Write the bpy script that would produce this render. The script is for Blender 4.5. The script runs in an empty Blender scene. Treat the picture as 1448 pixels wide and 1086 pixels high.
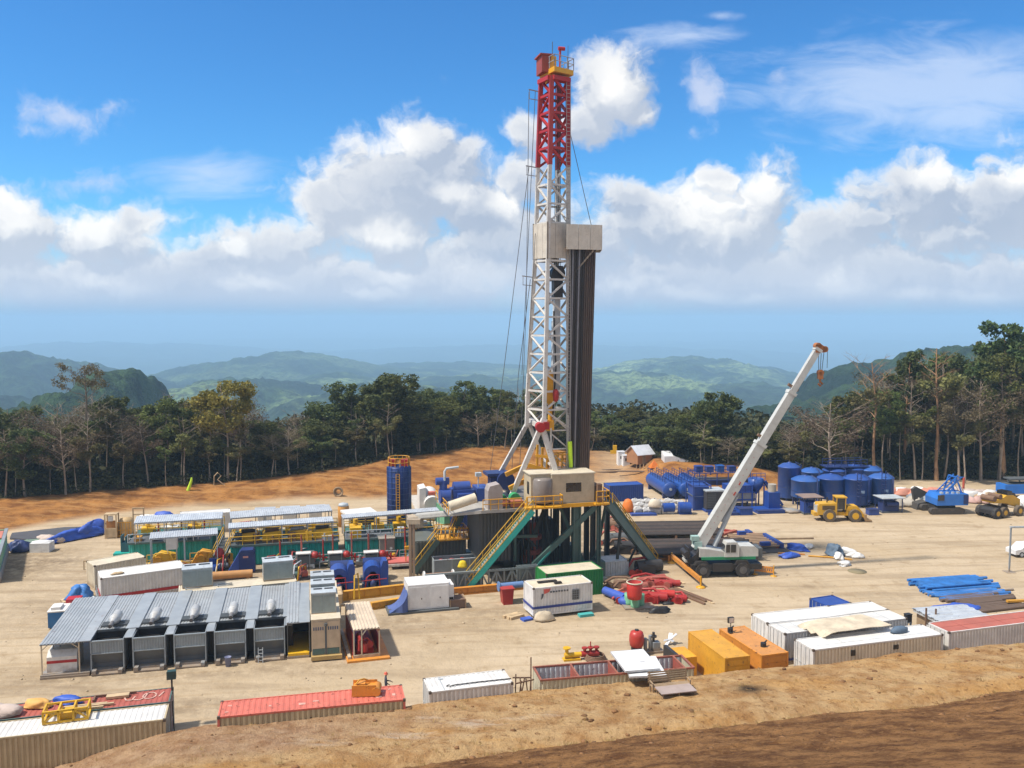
import bpy, math, random
import numpy as np
from mathutils import Vector, Matrix
R = math.radians
sc = bpy.context.scene
col = sc.collection
# ---------------------------------------------------------------- camera
CAMZ, FOC, CX, CY, HOR = 27.7, 1250.0, 724.0, 543.0, 450.0
PITCH = math.atan((CY - HOR) / FOC)
cd = bpy.data.cameras.new('camera')
cam = bpy.data.objects.new('camera', cd)
col.objects.link(cam)
cam.location = (0, 0, CAMZ)
cam.rotation_euler = (R(90) - PITCH, 0, 0)
cd.sensor_width = 36.0
cd.lens = 36.0 * FOC / 1448.0
cd.clip_start = 0.5
cd.clip_end = 90000
sc.camera = cam
# ---------------------------------------------------------------- render and exposure
sc.view_settings.view_transform = 'Standard'
sc.view_settings.look = 'None'
sc.view_settings.exposure = 0.37
sc.view_settings.gamma = 1.0
sc.cycles.use_denoising = True
sc.cycles.max_bounces = 6
sc.cycles.diffuse_bounces = 3
sc.cycles.glossy_bounces = 2
sc.cycles.transparent_max_bounces = 8
sc.cycles.volume_bounces = 3
sc.cycles.sample_clamp_indirect = 6
# ---------------------------------------------------------------- sun
SUN_EL, SUN_AZ = R(57), R(-108)          # azimuth measured from +Y (the view), negative = left
sd = bpy.data.lights.new('sun', 'SUN')
sd.energy = 4.4
sd.angle = R(3.5)
sd.color = (1.0, 0.94, 0.85)
sun = bpy.data.objects.new('sun', sd)
col.objects.link(sun)
_d = Vector((math.sin(SUN_AZ) * math.cos(SUN_EL), math.cos(SUN_AZ) * math.cos(SUN_EL), math.sin(SUN_EL)))
sun.rotation_euler = (-_d).to_track_quat('-Z', 'Y').to_euler()

# ---------------------------------------------------------------- node helpers
class NT:
    def __init__(s, tree): s.t = tree; s.n = tree.nodes; s.l = tree.links
    def new(s, typ, **kw):
        n = s.n.new(typ)
        for k, v in kw.items(): setattr(n, k, v)
        return n
    def put(s, sock, v):
        if v is None: return
        if isinstance(v, bpy.types.NodeSocket): s.l.new(v, sock)
        elif isinstance(v, (tuple, list)) and len(v) == 3 and sock.type == 'RGBA': sock.default_value = (*v, 1)
        else: sock.default_value = v
    def m(s, op, a, b=None, c=None, clamp=False):
        n = s.new('ShaderNodeMath', operation=op, use_clamp=clamp)
        s.put(n.inputs[0], a); s.put(n.inputs[1], b); s.put(n.inputs[2], c)
        return n.outputs[0]
    def v(s, op, a, b=None, c=None):
        n = s.new('ShaderNodeVectorMath', operation=op)
        s.put(n.inputs[0], a); s.put(n.inputs[1], b)
        if c is not None: s.put(n.inputs[2], c)
        return n.outputs['Value'] if op in ('LENGTH', 'DOT_PRODUCT') else n.outputs[0]
    def mix(s, f, a, b, blend='MIX'):
        n = s.new('ShaderNodeMix', data_type='RGBA', blend_type=blend)
        s.put(n.inputs[0], f); s.put(n.inputs[6], a); s.put(n.inputs[7], b)
        return n.outputs[2]
    def noise(s, vec, scale, detail=4, rough=0.55, out='Fac', dist=0.0):
        n = s.new('ShaderNodeTexNoise')
        s.put(n.inputs['Vector'], vec); n.inputs['Scale'].default_value = scale
        n.inputs['Detail'].default_value = detail; n.inputs['Roughness'].default_value = rough
        n.inputs['Distortion'].default_value = dist
        return n.outputs[out]
    def ss(s, x, a, b, lo=0.0, hi=1.0):
        n = s.new('ShaderNodeMapRange', interpolation_type='SMOOTHSTEP')
        s.put(n.inputs[0], x); s.put(n.inputs[1], a); s.put(n.inputs[2], b)
        n.inputs[3].default_value = lo; n.inputs[4].default_value = hi
        return n.outputs[0]
    def map(s, vec, scale=(1, 1, 1), loc=(0, 0, 0), rot=(0, 0, 0)):
        n = s.new('ShaderNodeMapping')
        s.put(n.inputs[0], vec); n.inputs[1].default_value = loc; n.inputs[2].default_value = rot; n.inputs[3].default_value = scale
        return n.outputs[0]

# ---------------------------------------------------------------- sky with cumulus, laid out by direction
world = bpy.data.worlds.new('World'); sc.world = world
world.use_nodes = True
W = NT(world.node_tree)
W.n.clear()
wout = W.new('ShaderNodeOutputWorld'); bg = W.new('ShaderNodeBackground')
W.l.new(bg.outputs[0], wout.inputs[0])
tc = W.new('ShaderNodeTexCoord')
sky = W.new('ShaderNodeTexSky', sky_type='NISHITA')
sky.sun_disc = False
sky.sun_elevation = SUN_EL; sky.sun_rotation = SUN_AZ
sky.altitude = 900; sky.air_density = 1.0; sky.dust_density = 0.6; sky.ozone_density = 2.0
hs = W.new('ShaderNodeHueSaturation')
hs.inputs['Saturation'].default_value = 1.15; hs.inputs['Value'].default_value = 1.0
W.l.new(sky.outputs[0], hs.inputs['Color'])
SKY_K = 0.1
sp = W.new('ShaderNodeSeparateXYZ'); W.l.new(tc.outputs['Generated'], sp.inputs[0])
dy = W.m('MAXIMUM', W.m('ABSOLUTE', sp.outputs[1]), 0.05)
cb = W.new('ShaderNodeCombineXYZ')
W.l.new(W.m('DIVIDE', sp.outputs[0], dy), cb.inputs[0]); W.l.new(W.m('DIVIDE', sp.outputs[2], dy), cb.inputs[1])
P = cb.outputs[0]
def A(px, py): return ((px - CX) / FOC, (HOR - py) / FOC)
# (centre px, py, rx, ry, weight) of the cloud masses
CUM = [(575, 268, 150, 92, 1.05), (470, 296, 80, 66, .95), (600, 212, 62, 50, .95), (680, 300, 110, 80, .95), (735, 265, 70, 80, .75), (650, 225, 50, 40, .7),
       (20, 330, 110, 62, 1.0), (150, 345, 130, 52, .9), (290, 365, 130, 52, .85), (-70, 300, 100, 70, 1.), (390, 345, 110, 60, .85), 
       (866, 130, 74, 66, 1.05), (905, 160, 44, 44, .85), (820, 180, 66, 40, .85), (745, 195, 60, 42, .75),
       (950, 320, 150, 78, 1.0), (1072, 285, 62, 66, 1.0), (890, 285, 74, 42, .95), (1010, 262, 50, 34, .8), (1160, 345, 140, 66, .95), (1300, 292, 120, 80, 1.0), (1420, 282, 110, 74, 1.0), (1215, 318, 80, 46, .9),
       (1560, 330, 160, 100, 1.), (1075, 238, 26, 24, .55), (1390, 230, 50, 26, .7), (300, 398, 680, 62, .95), (1150, 396, 680, 68, 1.0), (750, 350, 260, 90, .95), (560, 345, 120, 50, .9), (1340, 335, 120, 60, .9), (1050, 340, 120, 60, .9), (200, 320, 90, 46, .7)]
# thin, soft, mauve-grey shreds
SOFT = [(112, 172, 92, 36, 1.), (60, 190, 62, 24, .8), (160, 160, 48, 24, .8), (140, 262, 120, 44, .75), (990, 140, 42, 52, .9), (975, 190, 26, 26, .6), (1095, 118, 34, 36, .6), (632, 125, 30, 36, .5), (428, 110, 24, 14, .5)]
PUFF = [(560, 392, 36, 18), (690, 390, 60, 34), (1188, 407, 62, 26), (1290, 417, 60, 15), (330, 405, 34, 14), (150, 398, 70, 18), (530, 418, 44, 11),
        (545, 335, 62, 24), (640, 278, 52, 24), (235, 338, 64, 26), (340, 346, 26, 18), (980, 414, 80, 15), (1060, 420, 60, 13), (715, 290, 40, 40), (20, 308, 54, 42), (130, 325, 56, 34), (1380, 422, 60, 14), (1000, 300, 100, 62), (1075, 270, 50, 46), (868, 120, 50, 50), (260, 285, 26, 14), (1330, 250, 70, 30), (1430, 245, 60, 30), (560, 200, 80, 30), (370, 395, 50, 12), (900, 400, 60, 16)]
def field(name, items):
    g = bpy.data.node_groups.new(name, 'ShaderNodeTree')
    g.interface.new_socket('Vector', in_out='INPUT', socket_type='NodeSocketVector')
    g.interface.new_socket('Value', in_out='OUTPUT', socket_type='NodeSocketFloat')
    T = NT(g); gi = T.new('NodeGroupInput'); go = T.new('NodeGroupOutput')
    cur = None
    for it in items:
        px, py, rx, ry = it[:4]; w = it[4] if len(it) > 4 else 1.0
        cx, cy = A(px, py); rx, ry = rx / FOC, ry / FOC
        q = T.v('MULTIPLY_ADD', gi.outputs[0], (1 / rx, 1 / ry, 0), (-cx / rx, -cy / ry, 0))
        val = T.m('MULTIPLY_ADD', T.v('LENGTH', q), -1.0, w)
        cur = val if cur is None else T.m('SMOOTH_MAX', cur, val, 0.12)
    T.l.new(cur, go.inputs[0])
    return g
def use(g, vec):
    n = W.new('ShaderNodeGroup'); n.node_tree = g
    W.l.new(vec, n.inputs[0]); return n.outputs[0]
GC, GP, GS = field('cumulus', CUM), field('puffs', PUFF), field('shreds', SOFT)
warp = W.v('MULTIPLY_ADD', W.v('SUBTRACT', W.noise(P, 11, 4, .6, 'Color'), (.5, .5, .5)), (.06, .05, 0), P)
warp = W.v('MULTIPLY_ADD', W.v('SUBTRACT', W.noise(P, 46, 3, .6, 'Color'), (.5, .5, .5)), (.016, .016, 0), warp)
def cloud_density(vec):
    n1 = W.noise(vec, 15, 10, .60)
    f = use(GC, vec)
    return W.m('ADD', f, W.m('MULTIPLY', W.m('SUBTRACT', n1, .5), 1.75)), n1
dA, nA = cloud_density(warp)
dB, nB = cloud_density(W.v('ADD', warp, (-0.007, 0.014, 0)))
dens = W.m('MULTIPLY', W.ss(dA, -.06, .46), .97)
pf = W.m('ADD', use(GP, warp), W.m('MULTIPLY', W.m('SUBTRACT', nA, .5), 1.5))
puff = W.ss(pf, .0, .85)
# sun side of each billow: density falls off towards the sun
lit = W.ss(W.m('SUBTRACT', dA, dB), -.10, .26)
rim = W.ss(dA, .85, .12)
big = W.noise(P, 4.5, 4, .55)
lit = W.m('ADD', W.m('MULTIPLY', lit, W.m('MULTIPLY_ADD', rim, .55, .20)), W.m('MULTIPLY', puff, .62))
lit = W.m('MULTIPLY_ADD', W.ss(big, .36, .66), .20, lit, clamp=True)
ccol = W.mix(lit, (.355, .415, .52), (.83, .82, .80))
world.cycles.sampling_method = 'MANUAL'; world.cycles.sample_map_resolution = 512
# thin high veil on the right and wisps
stw = W.map(P, (1, 3.2, 1), rot=(0, 0, R(14)))
veilf = field('veil', [(1330, 130, 330, 90, 1.), (1180, 150, 200, 110, .7), (960, 62, 110, 26, .8), (1010, 35, 60, 14, .6), (300, 250, 190, 50, .7), (900, 400, 2600, 60, .9)])
vn = W.noise(stw, 10, 8, .6, dist=.6)
veil = W.m('MULTIPLY', W.ss(W.m('ADD', use(veilf, P), W.m('MULTIPLY', W.m('SUBTRACT', vn, .5), 1.5)), -.05, .8), .58)
# blue distance at the foot of the sky
elev = W.m('DIVIDE', sp.outputs[2], dy)
low = W.ss(elev, .030, -.008)
skyc = W.v('MULTIPLY', hs.outputs[0], (.50 * SKY_K, 1.0 * SKY_K, 1.32 * SKY_K))
c = W.mix(veil, skyc, (.60, .68, .82))
sn = W.noise(W.v('MULTIPLY_ADD', W.v('SUBTRACT', W.noise(P, 20, 4, .6, 'Color'), (.5, .5, .5)), (.05, .05, 0), P), 16, 8, .6)
c = W.mix(W.m('MULTIPLY', W.ss(W.m('ADD', use(GS, P), W.m('MULTIPLY', W.m('SUBTRACT', sn, .5), 3.2)), .1, 1.1), .7), c, (.58, .62, .74))
c = W.mix(dens, c, ccol)
c = W.mix(W.m('MULTIPLY', W.ss(elev, .11, .018), .68), c, (.45, .53, .66))
c = W.mix(W.m('MULTIPLY', low, .92), c, (.215, .345, .53))
# unseen broken cloud added overhead and behind the viewer to soften and warm the fill
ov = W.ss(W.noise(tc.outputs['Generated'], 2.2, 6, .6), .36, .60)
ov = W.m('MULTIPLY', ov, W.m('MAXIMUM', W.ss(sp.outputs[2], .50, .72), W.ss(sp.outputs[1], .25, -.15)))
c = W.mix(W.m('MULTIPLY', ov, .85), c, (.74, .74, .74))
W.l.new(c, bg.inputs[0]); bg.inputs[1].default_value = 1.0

# ---------------------------------------------------------------- picture measurements -> points in the world
def ray(px, py):
    x = (px - CX) / FOC; yv = (CY - py) / FOC
    c_, s_ = math.cos(PITCH), math.sin(PITCH)
    return Vector((x, c_ + yv * s_, -s_ + yv * c_))
def G(px, py, z=0.0):
    d = ray(px, py); t = (z - CAMZ) / d.z
    return Vector((d.x * t, d.y * t, z))
def Y(px, py, yy):
    """point on the sight line at depth yy"""
    d = ray(px, py); t = yy / d.y
    return Vector((d.x * t, yy, CAMZ + d.z * t))
def fr(pa, pb, z=2.6):
    a, b = G(*pa, z), G(*pb, z)
    d = b - a
    return (a.x, a.y, 0.0), math.atan2(d.y, d.x), d.length

# ---------------------------------------------------------------- mesh builder
class MB:
    def __init__(s): s.v = []; s.f = []; s.sm = []
    def add(s, vs, fs, smooth=False):
        o = len(s.v); s.v.extend([tuple(p) for p in vs])
        for f in fs: s.f.append(tuple(i + o for i in f)); s.sm.append(smooth)
        return s
    def box(s, x0, y0, z0, x1, y1, z1):
        vs = [(x0, y0, z0), (x1, y0, z0), (x1, y1, z0), (x0, y1, z0), (x0, y0, z1), (x1, y0, z1), (x1, y1, z1), (x0, y1, z1)]
        return s.add(vs, [(3, 2, 1, 0), (4, 5, 6, 7), (0, 1, 5, 4), (1, 2, 6, 5), (2, 3, 7, 6), (3, 0, 4, 7)])
    def bar(s, p, q, w, h=None, up=(0, 0, 1)):
        p, q = Vector(p), Vector(q); h = h or w
        d = (q - p)
        if d.length < 1e-6: return s
        d.normalize(); u = Vector(up)
        if abs(d.dot(u)) > .97: u = Vector((0, 1, 0))
        a = d.cross(u).normalized() * (w / 2); b = a.cross(d).normalized() * (h / 2)
        vs = [p - a - b, p + a - b, p + a + b, p - a + b, q - a - b, q + a - b, q + a + b, q - a + b]
        return s.add(vs, [(3, 2, 1, 0), (4, 5, 6, 7), (0, 1, 5, 4), (1, 2, 6, 5), (2, 3, 7, 6), (3, 0, 4, 7)])
    def cyl(s, p, q, r, r2=None, n=12, caps=True):
        p, q = Vector(p), Vector(q); r2 = r if r2 is None else r2
        d = (q - p).normalized(); u = Vector((0, 0, 1)) if abs(d.z) < .9 else Vector((0, 1, 0))
        a = d.cross(u).normalized(); b = a.cross(d).normalized()
        vs = []
        for c_, rr in ((p, r), (q, r2)):
            for i in range(n):
                t = 2 * math.pi * i / n
                vs.append(c_ + (a * math.cos(t) + b * math.sin(t)) * rr)
        s.add(vs, [(i, i + n, (i + 1) % n + n, (i + 1) % n) for i in range(n)], True)
        if caps: s.add(vs, [tuple(range(n)), tuple(range(2 * n - 1, n - 1, -1))])
        return s
    def tube(s, pts, r, n=6):
        pts = [Vector(p) for p in pts]
        rs = r if isinstance(r, (list, tuple)) else [r] * len(pts)
        vs = []; prev = None
        for i, p in enumerate(pts):
            d = (pts[min(i + 1, len(pts) - 1)] - pts[max(i - 1, 0)]).normalized()
            if prev is None:
                u = Vector((0, 0, 1)) if abs(d.z) < .9 else Vector((0, 1, 0))
                a = d.cross(u).normalized()
            else: a = (prev - d * prev.dot(d)).normalized()
            prev = a; b = d.cross(a)
            for k in range(n):
                t = 2 * math.pi * k / n
                vs.append(p + (a * math.cos(t) + b * math.sin(t)) * rs[i])
        fs = []
        for i in range(len(pts) - 1):
            for k in range(n):
                fs.append((i * n + k, i * n + (k + 1) % n, (i + 1) * n + (k + 1) % n, (i + 1) * n + k))
        s.add(vs, fs, True)
        return s.add(vs, [tuple(range(n - 1, -1, -1)), tuple(range((len(pts) - 1) * n, len(pts) * n))])
    def lathe(s, prof, n=24, c=(0, 0, 0), smooth=True):
        vs = []
        for r, z in prof:
            for i in range(n):
                t = 2 * math.pi * i / n
                vs.append((c[0] + r * math.cos(t), c[1] + r * math.sin(t), c[2] + z))
        fs = []
        for k in range(len(prof) - 1):
            for i in range(n):
                fs.append((k * n + i, k * n + (i + 1) % n, (k + 1) * n + (i + 1) % n, (k + 1) * n + i))
        return s.add(vs, fs, smooth)
    def prism(s, poly, vec):
        """flat polygon (3-D points) pushed along vec"""
        poly = [Vector(p) for p in poly]; n = len(poly); vec = Vector(vec)
        vs = poly + [p + vec for p in poly]
        return s.add(vs, [tuple(range(n - 1, -1, -1)), tuple(range(n, 2 * n))] + [(i, (i + 1) % n, (i + 1) % n + n, i + n) for i in range(n)])
    def corr(s, o, du, dv, nrm, pitch=.28, dep=.05, thick=0.0):
        """trapezoid-ribbed sheet: ribs follow dv, repeat along du, stand out along nrm"""
        o, du, dv, nrm = Vector(o), Vector(du), Vector(dv), Vector(nrm)
        L = du.length; k = max(1, round(L / pitch)); u = du / k
        pts = []
        for i in range(k):
            for t, h in ((0, 0), (.22, 0), (.36, 1), (.72, 1), (.86, 0)):
                pts.append(o + u * (i + t) + nrm * (h * dep))
        pts.append(o + du)
        n = len(pts)
        vs = pts + [p + dv for p in pts]
        s.add(vs, [(i, i + 1, n + i + 1, n + i) for i in range(n - 1)])
        if thick:
            vs = [p - nrm * thick for p in vs]
            s.add(vs, [(i, n + i, n + i + 1, i + 1) for i in range(n - 1)])
        return s
    def blob(s, c, r, seed=0, n=10, m=7, amp=.25, flat=True):
        """lumpy soft body (sack, tarp heap, boulder) standing on c"""
        if n >= 14: n, m = 30, 14
        rnd = random.Random(seed); ph = [rnd.uniform(0, 6.28) for _ in range(8)]
        vs = []
        for j in range(m + 1):
            a = math.pi * j / m
            for i in range(n):
                t = 2 * math.pi * i / n
                k = 1 + amp * (math.sin(2 * t + ph[0]) * .5 + math.sin(3 * t + ph[1] + 2 * a) * .4 + math.sin(5 * t + 4 * a + ph[2]) * .25 + math.sin(4 * a + ph[3]) * .3 + (.55 * abs(math.sin(3.5 * t + 5 * a + ph[4])) - .35 * abs(math.sin(6 * t - 4 * a + ph[5])) if n >= 14 else 0))
                z = math.cos(a)
                if flat and z < 0: z *= .15
                vs.append((c[0] + r[0] * math.sin(a) ** .7 * math.cos(t) * k, c[1] + r[1] * math.sin(a) ** .7 * math.sin(t) * k, c[2] + r[2] * z * (.8 + .2 * k) + (r[2] * .15 if flat else 0)))
        fs = []
        for j in range(m):
            for i in range(n):
                fs.append((j * n + i, (j + 1) * n + i, (j + 1) * n + (i + 1) % n, j * n + (i + 1) % n))
        return s.add(vs, fs, True)
    def move(s, M4):
        s.v = [tuple(M4 @ Vector(p)) for p in s.v]; return s
    def join(s, other): return s.add(other.v, other.f)
    def build(s, name, mat, parent=None, label=None):
        me = bpy.data.meshes.new(name)
        me.from_pydata(s.v, [], s.f)
        me.polygons.foreach_set('use_smooth', s.sm)
        me.update()
        o = bpy.data.objects.new(name, me)
        if mat: me.materials.append(mat)
        col.objects.link(o)
        if parent: o.parent = parent
        if label: o['label'] = label
        return o
def thing(name, label, cat, loc=(0, 0, 0), rz=0.0, group=None):
    o = bpy.data.objects.new(name, None); col.objects.link(o)
    o.empty_display_size = .3
    o.location = loc; o.rotation_euler = (0, 0, rz)
    o['label'] = label; o['category'] = cat
    if group: o['group'] = group
    return o
def tag(o, label, cat, group=None, loc=None, rz=None):
    o['label'] = label; o['category'] = cat
    if group: o['group'] = group
    if loc is not None: o.location = loc
    if rz is not None: o.rotation_euler = (0, 0, rz)
    return o
def dup(root, loc=None, rz=None, label=None, parent=None, scale=None):
    c_ = root.copy(); col.objects.link(c_)
    if parent: c_.parent = parent
    if loc is not None: c_.location = loc
    if rz is not None: c_.rotation_euler = (0, 0, rz)
    if scale is not None: c_.scale = scale
    if label: c_['label'] = label
    for ch in root.children: dup(ch, parent=c_)
    return c_
def rot(x, y, a): return (x * math.cos(a) - y * math.sin(a), x * math.sin(a) + y * math.cos(a))
def off(loc, rz, x, y, z=0):
    a, b = rot(x, y, rz); return (loc[0] + a, loc[1] + b, (loc[2] if len(loc) > 2 else 0) + z)

# ---------------------------------------------------------------- materials
def mat(name, colr, rough=.6, metal=0.0, dirt=.35, dirtcol=(.20, .145, .09), streak=.25, rust=0.0, var=.12, bump=0.0, bscale=20, scale=1.0, spec=.4, mud=0.0):
    m = bpy.data.materials.new(name); m.use_nodes = True
    T = NT(m.node_tree); b = T.n['Principled BSDF']
    tc_ = T.new('ShaderNodeTexCoord'); ob = tc_.outputs['Object']
    ri = T.new('ShaderNodeObjectInfo').outputs['Random']
    z_ = T.new('ShaderNodeSeparateXYZ'); T.l.new(ob, z_.inputs[0]); z_ = z_.outputs[2]
    ob = T.v('ADD', ob, T.v('MULTIPLY', ri, (31, 47, 0)))
    n1 = T.noise(ob, .9 * scale, 5, .6)
    base = T.mix(T.ss(n1, .25, .75), tuple(c_ * (1 - var) for c_ in colr), tuple(min(1, c_ * (1 + var)) for c_ in colr))
    if streak:
        sv = T.map(ob, (3.2 * scale, 3.2 * scale, .32 * scale))
        s_ = T.ss(T.noise(sv, 1.6, 4, .65), .52, .80)
        base = T.mix(T.m('MULTIPLY', s_, streak), base, dirtcol)
    if dirt:
        d_ = T.ss(T.noise(ob, 2.6 * scale, 7, .68), .50, .78)
        base = T.mix(T.m('MULTIPLY', d_, dirt), base, dirtcol)
    if rust:
        r_ = T.ss(T.noise(ob, 3.7 * scale, 6, .7), .60 - .16 * rust, .68 - .12 * rust)
        base = T.mix(T.m('MULTIPLY', r_, .85), base, (.13, .05, .022))
    if mud:   # dried splashes on the lower sides
        mz = T.ss(T.m('ADD', z_, T.m('MULTIPLY', T.m('SUBTRACT', T.noise(ob, 1.9, 5, .7), .5), 1.5)), .75, .1)
        base = T.mix(T.m('MULTIPLY', mz, mud), base, (.30, .20, .11))
    base = T.mix(T.m('MULTIPLY', ri, .14), base, (.16, .13, .10))
    T.l.new(base, b.inputs['Base Color'])
    rr = T.m('MULTIPLY_ADD', n1, .22, rough - .11)
    T.l.new(rr, b.inputs['Roughness'])
    b.inputs['Metallic'].default_value = metal
    b.inputs['Specular IOR Level'].default_value = spec
    if bump:
        bn = T.new('ShaderNodeBump'); bn.inputs['Strength'].default_value = bump; bn.inputs['Distance'].default_value = .05
        T.l.new(T.noise(ob, bscale, 5, .6), bn.inputs['Height']); T.l.new(bn.outputs[0], b.inputs['Normal'])
    return m
# ================================================================ LAND
rng = np.random.default_rng(7)
TH = R(13.5)
def vnoise(x, y, seed=0):
    """value noise, numpy"""
    xi = np.floor(x).astype(np.int64); yi = np.floor(y).astype(np.int64)
    fx = x - xi; fy = y - yi
    fx = fx * fx * (3 - 2 * fx); fy = fy * fy * (3 - 2 * fy)
    def h(a, b):
        n = (a * 374761393 + b * 668265263 + seed * 982451653) & 0xffffffff
        n = ((n ^ (n >> 13)) * 1274126177) & 0xffffffff
        return ((n ^ (n >> 16)) & 0xffff) / 65535.0
    return (h(xi, yi) * (1 - fx) + h(xi + 1, yi) * fx) * (1 - fy) + (h(xi, yi + 1) * (1 - fx) + h(xi + 1, yi + 1) * fx) * fy
def fbm(x, y, oct=5, seed=0, gain=.5):
    s_ = 0; a = 1; t = 0
    for k in range(oct):
        s_ = s_ + a * vnoise(x * 2 ** k + 17.3 * k, y * 2 ** k - 9.1 * k, seed + k); t += a; a *= gain
    return s_ / t - .5
def sstep(x, a, b):
    t = np.clip((x - a) / (b - a), 0, 1); return t * t * (3 - 2 * t)
# bank behind the pad: (direction, foot distance, crest distance, crest height)
BK = np.array([(-900, 105, 120, 1.2), (-100, 110, 123, 1.2), (0, 113.5, 127, 1.2), (180, 126, 134, 1.2), (320, 131, 139.8, 1.2), (450, 133, 143, 2.4), (520, 134, 149, 2.8),
               (550, 135, 153.5, 3.0), (650, 138, 161, 3.4), (703, 140, 165, 3.4), (800, 144, 166, 2.6), (870, 150, 168, 2.3), (900, 146, 164, 2.4), (930, 141, 153, 3.0), (960, 140, 149.5, 3.2),
               (1050, 140, 148, 2.6), (1095, 141, 147, 1.8), (1130, 142, 146, .5), (1200, 142, 147, .3), (1448, 142, 147, .3), (2400, 142, 147, .3)])
def bank(x, y):
    u = CX + FOC * x / np.maximum(y, 20)
    db = np.interp(u, BK[:, 0], BK[:, 1]); dc = np.interp(u, BK[:, 0], BK[:, 2]); zc = np.interp(u, BK[:, 0], BK[:, 3])
    return db, dc, zc
# foreground embankment: a straight lip in front of the container row
_p, _q = G(246, 1024, 1.7), G(1327, 916, 1.7)
BLO = np.array([_p.x, _p.y]); _bd = np.array([_q.x - _p.x, _q.y - _p.y]); BLD = _bd / np.linalg.norm(_bd); BLN = np.array([BLD[1], -BLD[0]])
def berm_d(x, y): return (x - BLO[0]) * BLN[0] + (y - BLO[1]) * BLN[1]
def berm_t(x, y): return (x - BLO[0]) * BLD[0] + (y - BLO[1]) * BLD[1]
def berm_z(d, t):
    d = d + 1.1 * fbm(t * .13, t * 0 + 3, 4, 5)
    g_ = .02 + .98 * sstep(t, -9.5, 1.5)
    lip = 1.75 * sstep(d, -.9, 1.1) * g_
    z = lip + .10 * np.clip(d, 0, 60) * (g_ + (1 - g_) * sstep(d, 5, 14))
    brk = 10.7
    z = z + .30 * np.clip(d - brk, 0, 100) - .45 * np.exp(-((d - brk + .6) / .8) ** 2)
    z = z + .22 * fbm(t * .35, d * .5, 5, 11) * sstep(d, -.5, 3) + .55 * fbm(t * .09, d * .12, 3, 21) * sstep(d, 1, 8)
    return np.where(d < -.9, -.3, z)
def land_z(x, y):
    x = np.asarray(x, float); y = np.asarray(y, float)
    db, dc, zc = bank(x, y)
    t = np.clip((y - db) / (dc - db), 0, 1)
    z = zc * (.35 * t + .65 * t * t * (3 - 2 * t)) * 1.0
    z = z + .9 * fbm(x * .20, y * .20, 6, 3, .58) * sstep(t, .05, .4) * np.clip(zc / 2.5, .2, 1.2)
    z = z - .10 * np.clip(y - dc - 8, 0, 400) - .0009 * np.clip(y - dc - 30, 0, 300) ** 2
    z = z + .05 * fbm(x * .22, y * .22, 4, 9)
    u = CX + FOC * x / np.maximum(y, 20)
    return z - 2.8 * sstep(-x, 95, 130) * 0
def grid_obj(name, X, Yy, Z, material, attrs=None):
    ny, nx = X.shape
    me = bpy.data.meshes.new(name)
    me.vertices.add(nx * ny)
    me.vertices.foreach_set('co', np.stack([X, Yy, Z], -1).reshape(-1).astype(np.float32))
    idx = np.arange(nx * ny).reshape(ny, nx)
    q = np.stack([idx[:-1, :-1], idx[:-1, 1:], idx[1:, 1:], idx[1:, :-1]], -1).reshape(-1)
    nf = (nx - 1) * (ny - 1)
    me.loops.add(nf * 4); me.polygons.add(nf)
    me.loops.foreach_set('vertex_index', q.astype(np.int32))
    me.polygons.foreach_set('loop_start', (np.arange(nf) * 4).astype(np.int32))
    me.polygons.foreach_set('use_smooth', np.ones(nf, bool))
    for k, a in (attrs or {}).items():
        at = me.attributes.new(k, 'FLOAT', 'POINT'); at.data.foreach_set('value', a.reshape(-1).astype(np.float32))
    me.update(calc_edges=True); me.validate()
    me.materials.append(material)
    o = bpy.data.objects.new(name, me); col.objects.link(o); o['kind'] = 'structure'
    return o
def soil(name):
    m = bpy.data.materials.new(name); m.use_nodes = True
    T = NT(m.node_tree); b = T.n['Principled BSDF']; b.inputs['Roughness'].default_value = .95; b.inputs['Specular IOR Level'].default_value = .15
    tc_ = T.new('ShaderNodeTexCoord'); return m, T, b, tc_.outputs['Object']
def att(T, name):
    n = T.new('ShaderNodeAttribute'); n.attribute_name = name; return n.outputs['Fac']
# --- pad soil: pale crushed rock, wheel tracks, darker patches; orange cut bank; leaf litter under the trees
mg, T, b, ob = soil('yard_soil')
trk = T.map(ob, (.055, .42, 1), rot=(0, 0, -TH))
c1 = T.mix(T.ss(T.noise(ob, .11, 6, .6), .3, .72), (.415, .318, .203), (.485, .382, .258))
c1 = T.mix(T.m('MULTIPLY', T.ss(T.noise(trk, 1.0, 6, .62), .47, .66), .62), c1, (.29, .215, .135))
c1 = T.mix(T.m('MULTIPLY', T.ss(T.noise(ob, .33, 8, .70), .53, .70), .6), c1, (0.257, 0.176, 0.094))
c1 = T.mix(T.m('MULTIPLY', T.ss(T.noise(ob, .06, 4, .6), .52, .7), .28), c1, (0.468, 0.343, 0.195))
c1 = T.mix(T.m('MULTIPLY', T.ss(T.noise(ob, 3.2, 4, .7), .62, .75), .45), c1, (0.484, 0.406, 0.296))
c1 = T.mix(T.m('MULTIPLY', att(T, 'dark_patch'), T.ss(T.noise(ob, .8, 6, .7), .28, .62)), c1, (0.117, 0.078, 0.047))
c2 = T.mix(T.ss(T.noise(ob, .35, 9, .70), .36, .64), (.150, .058, .017), (.36, .165, .045))
c2 = T.mix(T.m('MULTIPLY', T.ss(T.noise(T.map(ob, (.14, .9, .9), rot=(0, 0, -TH)), 1.3, 8, .70), .48, .62), .65), c2, (.38, .205, .075))
c2 = T.mix(T.m('MULTIPLY', T.ss(T.noise(ob, 1.4, 7, .74), .53, .66), .65), c2, (.10, .040, .014))
c3 = T.mix(T.ss(T.noise(ob, .5, 5, .6), .35, .65), (0.027, 0.023, 0.012), (0.058, 0.043, 0.022))
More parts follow.
